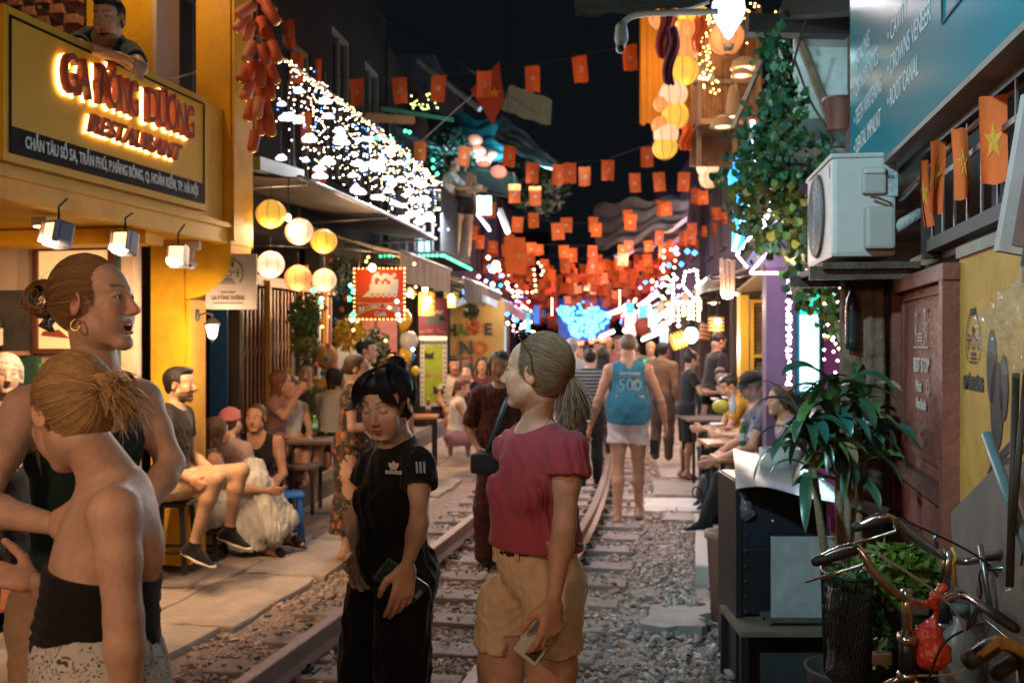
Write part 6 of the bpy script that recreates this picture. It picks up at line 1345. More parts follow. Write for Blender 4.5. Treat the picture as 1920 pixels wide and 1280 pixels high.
# ================================================================ street lights in the distance
def strand(ptsf,n,r,m,label,parent=None): return bulbs('bulbs',[A_(ptsf(i/(n-1))) for i in range(n)],r,m,parent,label,'fairy lights')
def poly_at(pts,Z):
 P_ = [at(x,y,Z) for x,y in pts]; L = [0]
 for a,b in zip(P_,P_[1:]): L.append(L[-1]+(b-a).length)
 def f(t):
  d = t*L[-1]
  for i in range(len(P_)-1):
   if d <= L[i+1]+1e-9: return P_[i].lerp(P_[i+1],(d-L[i])/max(1e-6,L[i+1]-L[i]))
  return P_[-1]
 return f
strand(poly_at([(968,536),(970,548),(1005,548),(1000,495),(1012,492),(1020,512),(1015,515)],19),15,.022,E_warm,'warm bulb outline of a train over the left shops')
strand(poly_at([(1245,470),(1243,540),(1262,520),(1268,475),(1258,468)],15),13,.022,E_warm,'tall warm bulb outline of a signal on the right'); strand(poly_at([(1262,525),(1262,565),(1300,568),(1310,545),(1306,505),(1285,510),(1280,535),(1300,560)],14),28,.022,E_white,'dense white bulb shape of a flower on the right')
for i,(x,y0,y1) in enumerate(((1262,570,600),(1272,572,610),(1282,575,590),(1292,570,598),(1300,565,600),(1312,565,580))): strand(poly_at([(x,y0),(x,y1)],14),5,.026,E_warm,('leftmost','second','third','fourth','fifth','rightmost')[i]+' dangling strand of warm bulbs under the white flower light')
for i,(x,y0,y1,Z,l) in enumerate(((1162,545,585,26,'vertical warm bulb strand beside the blue signs'),(1160,650,690,24,'lower vertical warm strand left of the man in blue'),(1218,572,610,18,'vertical bulb strand among the tube lights'),(1035,560,590,27,'vertical strand left of the blue neon'),(1310,560,600,12,'vertical strand at the right awning corner'))): strand(poly_at([(x,y0),(x,y1)],Z),8,.022,E_warm,l)
rs = np.random.RandomState(21)
for m,n,l,r in ((E_warm,110,'warm bulbs scattered along the far shopfronts',.05),(E_pink,70,'pink bulbs scattered along the far shopfronts',.05),(E_blue,50,'deep blue bulbs scattered along the far shopfronts',.06)):
 bulbs('bulbs',[A_(P(float(rs.choice([-1,1]))*rs.uniform(1.6,2.5),rs.uniform(20,42),rs.uniform(2.0,3.6))) for _ in range(n)],r,m,None,l,'fairy lights')
# blue LED cloud sign
BN = thing('led_sign','dazzling blue and white LED panel closing the street','light sign',at(1095,600,30)); q = 30/FP
MB().box((0,.06,0),(95*q,.06,80*q)).obj('panel',mat('blue_panel',(.01,.06,.3),rough=.5,em=(.01,.10,.6),es=.14,var=.6,vs=6),BN); pts = []
for _ in range(240):
 a = rs.rand()*6.28; r = rs.rand() ** .5; x,z = r*math.cos(a)*42*(1+.2*math.sin(3*a)),r*math.sin(a)*34; pts.append((x*q+rs.normal()*.02,-.02,z*q-(x*.15)*q))
bulbs('leds',pts,.055,emat('led_cyan',(.10,.55,1),4.5,'none'),BN,loc_=True); MB().bar((-50*q,-.1,-48*q),(50*q,-.1,-36*q),.12).obj('red_edge',emat('edge_red',(1,.25,.12),2.2),BN)
lamp('led_glow','AREA',at(1095,600,29.3),60,(.15,.55,1),size=3,rot=(R(-90),0,0))
for x,y,Z,pw,c in ((1285,535,13.4,85,(1,.85,.7)),(1252,500,14.6,70,(1,.7,.4)),(1000,520,18.4,80,(1,.7,.4)),(1150,560,24,200,(1,.35,.5)),(1100,560,26.5,160,(.2,.5,1)),(1060,520,33,120,(1,.3,.45)),(1120,505,40,130,(1,.35,.4)),(1180,520,19,120,(1,.55,.3))): lamp('sign_flag_fill','POINT',at(x,y,Z),pw,c,.3)  # stand for the bright signs; pink ones added to light the far bunting
# blue and pink shop signs
for x,y,w,h,Z,c,es,l in ((1182,605,20,50,25,(1,.62,.5),2.5,'pale orange vertical light box among the right signs'),(1180,578,16,20,24,(.05,.5,1),3,'small blue neon letter sign above the orange light box'),(1205,585,14,26,22,(.1,.65,1),3,'blue lit sign left of the slanted tube'),(1227,600,12,40,20,(.3,.8,1),2.6,'narrow cyan light box right of the blue sign'),(1245,632,14,22,17,(.4,.7,1),2.2,'small pale blue sign under the bright tube'),(1340,520,0,0,1,(1,1,1),0,''),(990,610,8,50,24,(.2,.7,1),1.5,'slim blue light column left of the blue neon'),(945,640,8,60,19,(.4,.8,1),1.2,'pale cyan light column right of the letter wall'),(1006,590,10,34,22,(.03,.2,.8),1.6,'blue bottle shaped light left of the blue neon'),(1060,660,120,7,30,(1,.35,.2),1.6,'long red orange lit shelf edge under the blue neon'),(1212,690,14,34,16,(.05,.6,.45),1.4,'green and blue wave light beside the tank top man')):
 if w: panel(x,y,w,h,Z,l,tuple(k*.4 for k in c),'light_box','light box',em=c,es=es*.5,t=.12)
T = thing('round_sign','dark red round sign between the blue light boxes','sign',at(1207,612,21)); MB().lathe([(.001,-.03),(.2,-.03),(.2,.03),(.001,.03)],20,(0,0,0),Matrix.Rotation(R(90),3,'X')).obj('disc',mat('dark_red_disc',(.2,.04,.04)),T)
# lights under far awnings
for i,(u,Y) in enumerate(((-2.0,10.4),(-2.0,12.4),(-2.0,15.8),(-2.0,19),(-1.9,23),(-1.9,28),(-1.9,34),(2.1,12.6),(2.1,15.6),(2.0,19.5),(2.0,24),(2.0,29),(1.9,35))):
 p = P(u,Y,2.30); T = thing('hanging_lamp','%s lamp under the %s awnings' % (('nearest','second','third','fourth','fifth','sixth','seventh','nearest','second','third','fourth','fifth','farthest')[i]+' shaded','left' if u < 0 else 'right'),'lamp',p); MB().lathe([(.001,.09),(.03,.085),(.11,0),(.105,-.004),(.001,.06)],16).obj('shade',mat('tin_shade',(.12,.10,.08),metal=.6),T); MB().ball((0,0,.005),.035,8).obj('bulb',emat('bare_bulb',(1,.72,.42),22),T)
 lamp('lamp_light','POINT',(0,0,-.06),80 if Y < 20 else 110,((1,.66,.36),(1,.55,.30),(1,.72,.5),(1,.5,.45))[i % 4],.08,T)
# ================================================================ RIGHT SIDE
W_ = FR(2.45,4.0)          # x = up the street, y = toward the track, z = up
def rw(T,name,m,*boxes,**k):
 mb = MB()
 for c,s in boxes: mb.box(c,s)
 return mb.obj(name,m,T,M=W_,**k)
W0 = W_; W_ = W0 @ Matrix.Translation((.27,0,0))
YW = thing('yellow_wall','ochre yellow wall at far right painted with a black train emblem','wall',W_ @ Vector((-1.2,0,0))); rw(YW,'wall',M_yel2,((-2.64,-.06,1.0),(5.0,.12,2.0))); rw(YW,'coping',M_conc,((-2.64,-.065,2.02),(5.02,.15,.04)))
tw = W_.to_3x3() @ Vector((-1,0,0)); M_pb = mat('black_paint',(.02,.022,.026),rough=.7,var=.3)
def wtext(T,s,x,z,size,m,xs=1,bold=.001,y=.004,name='lettering'): M = Matrix.Translation(-T.location) @ planeM(W_ @ Vector((x,y,z)),tw); return text(name,s,size,m,T,M,.001,xs=xs,bold=bold)
wtext(YW,'GA ĐÔNG DƯƠNG',-.36,1.555,.062,M_pb,xs=.50,bold=.003); wtext(YW,'CAFÉ',-.36,1.80,.03,M_pb,xs=1)
Me = Matrix.Translation(-YW.location) @ W_ @ Matrix.Translation((-.36,.004,1.70)) @ Matrix.Rotation(math.pi,4,'Z'); emblem(YW,0,0,.105,0,M_pb,Me)
mb = MB()
def blob(x,z,rx,rz_): a = [(x+rx*math.cos(t),.0035,z+rz_*math.sin(t)) for t in np.linspace(0,6.28,22)[:-1]]; mb.add(a,[tuple(range(len(a)))])
blob(-.60,1.62,.06,.12); blob(-.66,1.50,.075,.14); blob(-.74,1.56,.05,.10)
mb.obj('painted_smoke',M_pb,YW,M=W_)
mb = MB()
def pq(pts): mb.add([(a,.0035,b) for a,b in pts],[tuple(range(len(pts)))])
pq([(-.54,1.27),(-.62,1.33),(-.80,1.40),(-1.3,1.44),(-1.3,1.41),(-.80,1.37),(-.62,1.30)]); pq([(-.62,1.30),(-.66,1.31),(-.66,1.02),(-.62,1.0)]); pq([(-.70,1.34),(-.82,1.36),(-.82,1.0),(-.70,1.02)])
for i in range(8): pq([(-.86-i*.05,1.34),(-.89-i*.05,1.35),(-.89-i*.05,1.05),(-.86-i*.05,1.05)])
pq([(-.56,.98),(-1.3,1.02),(-1.3,.95),(-.56,.94)]); mb.obj('painted_train',M_pb,YW,M=W_)
# brown door
DR = thing('brown_door','old maroon brown panelled door lettered REST STOP','door',W_ @ Vector((.43,0,0))); Wd = W_
def dd(name,m,*b): return rw(DR,name,m,*b)
dd('door_slab',M_brownd,((.43,-.01,1.0),(1.12,.05,1.96))); 
for c,s in (((.43,.03,1.955),(1.18,.06,.06)),((-.12,.03,.97),(.06,.06,1.92)),((1.0,.03,.97),(.06,.06,1.92))): dd('door_frame',M_brownd,(c,s))
for c,s in (((.43,.020,1.90),(1.0,.012,.03)),((.43,.020,1.23),(1.0,.012,.03)),((-.055,.020,1.565),(.03,.012,.64)),((.915,.020,1.565),(.03,.012,.64)),((.43,.018,1.565),(.74,.008,.46))): dd('raised_moulding',M_brownd,(c,s))
for z in (1.12,.86): dd('cross_rail',mat('door_rail',(.10,.035,.025),rough=.6,var=.4,vs=8,bump=.5),((.43,.03,z),(1.06,.045,.07)))
for x in (.16,.70): dd('lower_panel',M_brownd,((x,.02,.98),(.40,.02,.16)))
dd('lower_panel',M_brownd,((.43,.02,.50),(.92,.02,.56))); MB().tube([(0,0,0),(0,.02,-.03),(0,.0,-.06)],.01,6).obj('lock',M_steel,DR,M=W_ @ Matrix.Translation((-.04,.05,.99)))
M_pw = mat('chalky_paint',(.50,.42,.38),rough=.8,var=.15)
for s,z,sz in (('REST STOP',1.597,.085),('Price: ☺',1.51,.066),('One Smile',1.435,.062)): wtext(DR,s.replace(' ☺',''),.43+(.05 if 'Price' in s else 0),z,sz,M_pw,y=.0285,bold=.0022,xs=.82)
def dprint(mb,pts): mb.add([(a,.0285,b) for a,b in pts],[tuple(range(len(pts)))])
mb = ring((.285,1.512),.036,.006,24,y=.0285); a = ring((.285,1.508),.020,.005,12,-2.8,-.34,.0285); mb.add(a.v,a.f); [mb.add(*(lambda r_: (r_.v,r_.f))(ring((.285+g*.012,1.524),.005,.005,8,y=.0285))) for g in (-1,1)]; mb.obj('smiley',M_pw,DR,M=W_)
mb = MB(); dprint(mb,[(.60,1.672),(.60,1.679),(.28,1.679),(.28,1.672)])
a = ring((.545,1.78),.028,.007,20,y=.0285); a.v = [(v[0],v[1],1.775+(v[2]-1.78)*1.9) for v in a.v]; mb.add(a.v,a.f); dprint(mb,[(.548,1.679),(.548,1.775),(.541,1.775),(.541,1.679)])
for k in range(3): dprint(mb,[(.51,1.70+k*.014),(.51,1.707+k*.014),(.40,1.707+k*.014),(.40,1.70+k*.014)])
for x in (.505,.41): dprint(mb,[(x,1.68),(x,1.735),(x-.006,1.735),(x-.006,1.68)])
dprint(mb,[(.365,1.68),(.365,1.82),(.352,1.82),(.352,1.68)]); dprint(mb,[(.38,1.82),(.38,1.835),(.337,1.835),(.337,1.82)]); a = ring((.315,1.745),.022,.006,16,y=.0285); a.v = [(v[0],v[1],1.745+(v[2]-1.745)*1.6) for v in a.v]; mb.add(a.v,a.f); dprint(mb,[(.318,1.68),(.318,1.745),(.312,1.745),(.312,1.68)])
mb.obj('park_print',M_pw,DR,M=W_)
W_ = W0
# dark upper wall, window, sign
DW = thing('upper_wall','dark corrugated upper wall with barred window behind the hanging flags','wall',W_ @ Vector((0,-.2,2.05))); mb = MB(); x = -2.2
mb.grid(lambda u,v: Vector((-2.4+u*4.0,-.55+.02*math.sin(u*4.0/.075*6.28/1.0),2.05+v*2.2)),420,1,False); mb.obj('corrugated_sheet',mat('dark_tin',(.045,.038,.036),rough=.5,metal=.4,var=.4,vs=3),DW,M=W_)
rw(DW,'lintel',mat('dark_wood'),((-.4,-.30,2.07),(3.6,.5,.06))); rw(DW,'window_sill',mat('grey_timber',(.12,.11,.11),rough=.8),((-.2,-.02,2.10),(1.9,.05,.05)))
for i in range(9): MB().tube([(-1.0+i*.2,.0,2.12),(-1.0+i*.2,.0,2.95)],.006,5).obj('window_bar',mat('window_bar_grey',(.12,.13,.14),rough=.4,metal=.6),DW,M=W_)
for z in (2.35,2.68): MB().bar((-1.05,.0,z),(.7,.0,z),.008,.02).obj('window_bar',mat('window_bar_grey'),DW,M=W_)
rw(DW,'post',mat('dark_wood'),((.74,-.02,2.55),(.07,.07,1.0))); MB().bar((-1.0,.05,2.9),(.76,.05,2.9),.05,.05).obj('beam',mat('dark_wood'),DW,M=W_); rw(DW,'drapes',mat('dark_curtain',(.05,.04,.04),rough=.9,var=.5),((-.2,-.3,2.5),(1.7,.04,.85)))
WB = thing('white_board','narrow white framed pinkish board at the right edge above the yellow wall','board',at(1930,330,2.75)); MB().box((0,0,0),(.11,.03,.44),Matrix.Rotation(R(10),3,'Y')).obj('frame',mat('scuffed_white',(.42,.38,.38),rough=.7,dirt=.4,dirtc=(.2,.15,.15)),WB); MB().box((.012,-.018,0),(.07,.004,.40),Matrix.Rotation(R(10),3,'Y')).obj('panel',mat('dusty_pink',(.20,.11,.11),rough=.8,var=.3),WB)
# teal dental sign
A0,A1 = Vector((1.851,5.45,0)),Vector((1.253,2.25,0)); dt = (A1-A0).normalized(); TS = thing('dental_sign','large glossy teal dental clinic sign with white lettering at upper right','sign',A0+Vector((0,0,2.54)))
nrm = dt.cross(Vector((0,0,1))); nrm = nrm if nrm.x < 0 else-nrm
Mt = Matrix((dt,-nrm,Vector((0,0,1)))).transposed().to_4x4(); Mt.translation = A0+Vector((0,0,2.52)); LEN = (A1-A0).length
MB().box((LEN/2,.03,.95),(LEN,.06,1.9)).obj('panel',mat('teal_vinyl',(.002,.21,.30),rough=.22,spec=.06,var=.05,vs=1.5),TS,M=Mt)
MB().box((LEN/2,.05,-.012),(LEN,.10,.022)).obj('edge_strip',mat('grey_edge',(.22,.20,.19),rough=.6,var=.3),TS,M=Mt); MB().box((LEN/2,.12,-.04),(LEN,.06,.03)).obj('frame_bar',M_blackm,TS,M=Mt)
M_lw = mat('vinyl_white',(.62,.72,.75),rough=.4)
def ttext(s,x,z,size,fit,m=M_lw,bold=.001,name='lettering'): M = Matrix.Translation(-TS.location) @ Mt @ planeM((x,-.002,z),(1,0,0)); return text(name,s,size,m,TS,M,.0003,fit=fit,bold=.0,align='LEFT')
for s,x,z,w_ in (('• DENTAL IMPALNT',.15,.20,.78),('• TEETH WHITENING',.15,.35,.80),('• ORTHODONTICS',.15,.50,.72),('• SCALING',.15,.65,.48),('• ROOT CANAL',1.10,.225,.62),('• CROWNS VENEER',1.10,.365,.82),('• CAVITY',1.10,.51,.42)): ttext(s,x,z,.118,w_)
mb = MB(); pts = [(2.1,-.002,.26),(2.5,-.002,.26),(2.5,-.002,.75),(2.1,-.002,.75)]
for a,b in zip(pts,pts[1:]+pts[:1]): mb.bar(a,b,.004,.008)
mb.obj('outline_box',mat('vinyl_dark',(.01,.03,.05)),TS,M=Mt)
# air conditioner
AC = thing('air_conditioner','white outdoor air conditioner unit on a bracket above the brown door','air conditioner',at(1600,490,4.55)); Ma = FR(0,4.6); Ma.translation = Vector((1.455,4.50,2.075)); Rz_ = Matrix.Rotation(R(-8),4,'Z'); Ma = Matrix.Translation((1.44,4.50,2.075)) @ Rz_
M_ac = mat('aged_white_enamel',(.50,.49,.47),rough=.45,var=.05,dirt=.35,dirtc=(.32,.29,.26))
MB().box((.145,.36,.235),(.28,.72,.46),bev=.022).obj('casing',M_ac,AC,M=Ma); MB().box((.145,.36,.462),(.295,.735,.022),bev=.008).obj('lid',M_ac,AC,M=Ma)
MB().box((.185,-.012,.345),(.105,.03,.12),bev=.012).obj('handle_recess',mat('ac_grey',(.38,.37,.36),rough=.5),AC,M=Ma); MB().box((.185,-.022,.385),(.095,.03,.025),bev=.01).obj('handle_lip',M_ac,AC,M=Ma); MB().box((.205,-.03,.13),(.13,.06,.19),bev=.018).obj('valve_cover',mat('ac_grey'),AC,M=Ma)
MB().box((.262,-.002,.34),(.006+.05,.006,.13)).obj('rating_label',mat('label_print',(.36,.42,.46),rough=.6,var=.5,vs=60),AC,M=Ma); M2 = Matrix.Translation(-AC.location) @ Ma @ planeM((.262,-.006,.36),(1,0,0)); text('lettering','R32',.018,M_pb,AC,M2,.0005,bold=.0006)
MB().box((.008,.05,.40),(.006,.04,.06)).obj('logo_patch',mat('blue_logo',(.02,.12,.35)),AC,M=Ma)
o = MB().lathe([(.19,0),(.20,-.012),(.205,0),(.20,.0)],32,(0,.38,.235),Matrix.Rotation(R(90),3,'Y')).obj('fan_grille_ring',mat('ac_dark',(.10,.11,.12),rough=.5),AC,M=Ma)
MB().lathe([(.001,0),(.19,0)],32,(-.004,.38,.235),Matrix.Rotation(R(90),3,'Y')).obj('fan_opening',M_blackm,AC,M=Ma)
for k in range(1,7): MB().tube([(-.014,.38+k*.03*math.cos(t),.235+k*.03*math.sin(t)) for t in np.linspace(0,6.28,25)[:-1]],.002,4,closed=True).obj('grille_wire',mat('ac_wire',(.35,.38,.40),rough=.4),AC,M=Ma)
MB().tube([(.17,-.03,.27),(.20,-.045,.262),(.25,-.04,.24),(.27,-.04,.20),(.262,-.035,.14),(.285,-.02,.11)],.006,6).obj('cable',mat('brown_cable',(.10,.04,.03),rough=.5),AC,M=Ma)
MB().tube([(.27,-.02,.13),(.33,-.0,.16),(.40,.02,.20)],.028,10).obj('insulated_pipe',mat('white_insulation',(.42,.42,.42),rough=.7,bump=.5),AC,M=Ma)
MB().box((.17,.36,-.035),(.42,.80,.03)).obj('bracket_plate',mat('rusty_bracket',(.10,.07,.055),rough=.7,metal=.3,var=.5,vs=12,bump=.4),AC,M=Ma); MB().box((.17,.02,-.065),(.52,.04,.06)).obj('bracket_arm',mat('rusty_bracket'),AC,M=Ma); MB().box((.17,.68,-.065),(.52,.04,.06)).obj('bracket_arm',mat('rusty_bracket'),AC,M=Ma)
# wooden trunk post
TP = thing('wooden_post','broad split tree trunk post between the plants and the brown door','post',(1.72,4.85,0)); mb = MB(); n = 26
def tr(u,v): a = u*6.2832; f = 1+.13*math.sin(a*5+v*2)+.09*math.sin(a*11+1)*(1+.3*math.sin(v*9))+.05*noise.noise(Vector((math.cos(a)*3,math.sin(a)*3,v*4))); return Vector((.115*f*math.cos(a)*(1.1-.15*v),.09*f*math.sin(a),v*1.98+(.03*math.sin(a*3) if v > .99 else 0)))
mb.grid(tr,52,16); mb.add([tr(i/52,1) for i in range(52)],[tuple(range(52))]); mb.obj('trunk',M_wood,TP); MB().box((-.01,0,2.0),(.05,.06,.05)).obj('stub',mat('pale_wood',(.35,.22,.10)),TP)
PB = thing('hanging_bottle','dark ribbed plastic bottle hanging under the bracket beside the trunk post','bottle',at(1597,600,4.75)); MB().lathe([(.001,-.14),(.028,-.14),(.030,-.10)]+[(.028+.003*(i % 2),-.09+i*.02) for i in range(9)]+[(.026,.10),(.012,.13),(.012,.16),(.001,.16)],14).obj('bottle',mat('dark_plastic',(.02,.03,.035),rough=.2),PB); MB().tube([(0,0,.16),(0,0,.25)],.004,4).obj('string',M_blackm,PB)
# dracaena
def leafblade(mb,base,d,L,w,droop,tw_=0,n=9):
 d = Vector(d).normalized(); side = d.cross(Vector((0,0,1))); side = side.normalized() if side.length > .1 else Vector((1,0,0)); pts = []; p = Vector(base); v = d.copy(); vs = []
 for i in range(n+1):
  t = i/n; ww = w*math.sin(math.pi*min(1,t*.93+.07)) ** .7*(1 if t < .98 else .1); up = side.cross(v).normalized(); s2 = (side*math.cos(tw_*t)+up*math.sin(tw_*t))
  vs +=[p-s2*ww+up*ww*.35,p-up*0,p+s2*ww+up*ww*.35]; v = (v+Vector((0,0,-droop*(.3+1.6*t)/n*2))).normalized(); p = p+v*L/n
 mb.add(vs,[(i*3+j,i*3+3+j,i*3+4+j,i*3+1+j) for i in range(n) for j in (0,1)],True)
DP = thing('dracaena_plant','tall dracaena with long dark green arching leaves in front of the brown door','plant',(1.44,4.3,.0)); M_dl = [mat('dracaena_leaf_a',(.025,.085,.05),rough=.32,spec=.6,var=.3,vs=12),mat('dracaena_leaf_b',(.06,.14,.04),rough=.35,spec=.6,var=.3,vs=12),mat('dracaena_leaf_teal',(.02,.12,.11),rough=.3,spec=.6,var=.2),mat('dracaena_leaf_dry',(.24,.17,.10),rough=.6,var=.5,vs=16)]
rd = random.Random(6)
for (sx_,sy_,zt,n_,nm) in ((1.36,4.2,1.52,34,0),(1.52,4.35,1.45,26,1),(1.22,4.12,1.38,26,2),(1.42,4.2,1.28,22,3)):
 top = Vector((sx_,sy_,zt)); MB().tube([Vector((1.46+.03*nm-.05,4.3,.28)),Vector(((1.44+sx_)/2,4.25,.28+(zt-.28)*.5)),top],[.022,.018,.014],8).obj('stem',mat('dracaena_stem',(.16,.12,.07),rough=.8,bump=.6,bs=50),DP,False)
 for i in range(n_):
  a = i*2.4+nm; el = rd.uniform(-.2,1.25); mb = MB(); d = (math.cos(a)*math.cos(el),math.sin(a)*math.cos(el),math.sin(el)); leafblade(mb,top-Vector((0,0,rd.uniform(0,.22))),d,rd.uniform(.18,.33),rd.uniform(.018,.032),rd.uniform(.6,1.5),rd.uniform(-.8,.8)); k = rd.random(); mb.obj('leaf',M_dl[0 if k < .5 else 1 if k < .78 else 2 if k < .9 else 3],DP,False)
MB().lathe([(.001,0),(.13,0),(.17,.26),(.18,.28),(.165,.28),(.15,.25),(.001,.25)],20,(.02,.05,0)).obj('pot',mat('dark_clay',(.05,.035,.03),rough=.7),DP)
# metal sheet, cabinet, crate, bench
MSH = thing('metal_sheet','bent scuffed silver metal sheet lying over the black crates','metal sheet',at(1480,880,4.9)); c00,c10,c11,c01 = at(1380,908,4.8),at(1645,975,4.15),at(1668,938,4.45),at(1374,850,5.55)
mb = MB(); fn = lambda u,v,dz=0: (c00.lerp(c10,u)).lerp(c01.lerp(c11,u),v)+Vector((0,0,.045*math.sin(u*3.14+v)+.012*math.sin(u*9+v*4)-.02*(1-v) ** 3*(1-u)+dz)); mb.grid(fn,26,12); mb.grid(lambda u,v: fn(u,v,-.004),26,12)
mb.obj('sheet',mat('scuffed_sheet',(.36,.35,.36),rough=.38,metal=.55,var=.25,vs=5,dirt=.5,dirtc=(.28,.16,.14),bump=.1),MSH,False)
CB = thing('black_cabinet','black metal cabinet with slatted side under the silver sheet','cabinet',(1.33,5.05,.32)); 
MB().box((0,.05,.53),(.44,.40,.34),bev=.01).obj('drawer_box',mat('navy_plastic',(.012,.015,.022),rough=.4),CB); MB().box((-.215,.05,.18),(.03,.42,1.02)).obj('side_panel',M_blackm,CB)
for i in range(9): MB().bar((-.185,-.17,-.02+i*.075),(-.19,.25,-.02+i*.075),.006,.012).obj('rack_wire',M_steel,CB)
MB().ball((-.05,-.16,.50),.006,6).obj('rivet',M_white,CB)
GP = thing('grey_panel','square mottled grey cement panel leaning on the black cabinet','panel',(1.40,4.80,.36)); MB().box((0,0,.19),(.30,.03,.42),bev=.004).obj('panel',mat('mottled_cement',(.30,.28,.27),rough=.7,var=.25,vs=9,dirt=.4,dirtc=(.22,.15,.14)),GP)
BN_ = thing('low_bench','low rusty metal bench carrying the grey panel','bench',(1.33,4.9,.0)); MB().box((0,0,.33),(.52,.48,.025)).obj('top',mat('brown_sheet',(.12,.085,.06),rough=.6,var=.3,vs=6),BN_)
for a,b in ((-.24,-.22),(.24,-.22),(-.24,.22),(.24,.22)): MB().box((a,b,.16),(.035,.035,.32)).obj('leg',M_blackm,BN_)
MB().box((.05,-.16,.375),(.34,.02,.02)).obj('rail',mat('rusty_bracket'),BN_); MB().box((.05,-.05,.375),(.34,.02,.02)).obj('rail',mat('rusty_bracket'),BN_)
BX = thing('black_crate','black crate stacked on the low bench behind the grey panel','crate',(1.36,5.08,.35)); MB().box((0,0,.17),(.46,.36,.33),bev=.01).obj('crate_body',M_blackm,BX); BX = thing('black_crate','dark dusty crate pushed under the low bench','crate',(1.34,4.92,0)); MB().box((0,.03,.15),(.42,.36,.29),bev=.01).obj('crate_body',mat('dusty_black',(.03,.026,.024),rough=.8),BX)
BUC = thing('plastic_bucket','grubby white bucket on top of the black cabinet under the sheet','bucket',(1.36,5.05,1.03)); MB().lathe([(.001,0),(.085,0),(.10,.13),(.105,.13),(.10,.0),(.001,.01)],18).obj('tub',mat('grubby_white',(.4,.36,.33),rough=.6,dirt=.5,dirtc=(.2,.13,.1)),BUC)
BG0 = thing('cloth_rag','crumpled dark plastic rag draped at the left corner of the black cabinet','rag',(1.14,4.95,.95)); s_ = SDF(); s_.rc((1.12,4.93,1.0),(1.16,4.9,.86),.03,.05,.03); v_,f_ = s_.mesh(.008); v_ = folds(v_,f_,.014,(25,25,12),4); npmesh('fabric',v_,f_,mat('dark_rag',(.10,.08,.09),rough=.35),BG0)
FPt = thing('flower_pot','tall terracotta coloured pot left of the black cabinet','pot',(1.24,5.9,.05)); MB().lathe([(.001,0),(.06,0),(.085,.48),(.10,.49),(.10,.53),(.085,.53),(.07,.48),(.001,.47)],18).obj('pot',mat('faded_terracotta',(.28,.14,.10),rough=.8,var=.15),FPt)
for k,(x,y,Z) in enumerate(((1398,965,8.3),(1405,998,7.6))): p = at(x,y,Z); T = thing('round_stool',('round black stool standing on the orange tiles','second round black stool nearer the clay pot')[k],'stool',(p.x,p.y,.1)); MB().lathe([(.001,.005),(.13,.005),(.13,.03),(.001,.03)],20).obj('base',M_blackm,T); MB().tube([(0,0,.03),(0,0,.38)],.012,6).obj('post',M_blackm,T)
# planks and rubbish near the bench
for k,(x,y,Z,a,s,l) in enumerate(((1400,1235,4.98,5,(.20,.10,.02),'short grey board lying on the ground under the bench'),(1395,1195,5.3,70,(.22,.10,.02),'reddish broken board beside the bench'),(1500,1262,4.9,20,(.3,.05,.03),'splintered stick on the dirt below the bench'))): p = at(x,y,Z); T = thing('board_scrap',l,'board',(p.x,p.y,.04),R(a)); MB().box((0,0,0),s,bev=.004).obj('plank',mat('grey_scrap',(.25,.21,.19),rough=.8,var=.3) if k != 1 else mat('reddish_scrap',(.22,.13,.11),rough=.8,var=.3),T)
lw = MB(); rs = np.random.RandomState(77)
for i in range(70): p = P(rs.uniform(1.5,2.2),rs.uniform(4.2,5.8),.03); leafblade(lw,p,(rs.normal(),rs.normal(),.2),rs.uniform(.05,.12),.014,1.0,rs.normal(),4)
lw.obj('leaf_litter',mat('dry_leaves',(.22,.13,.08),rough=.8,var=.5,vs=15),None,kind='stuff')
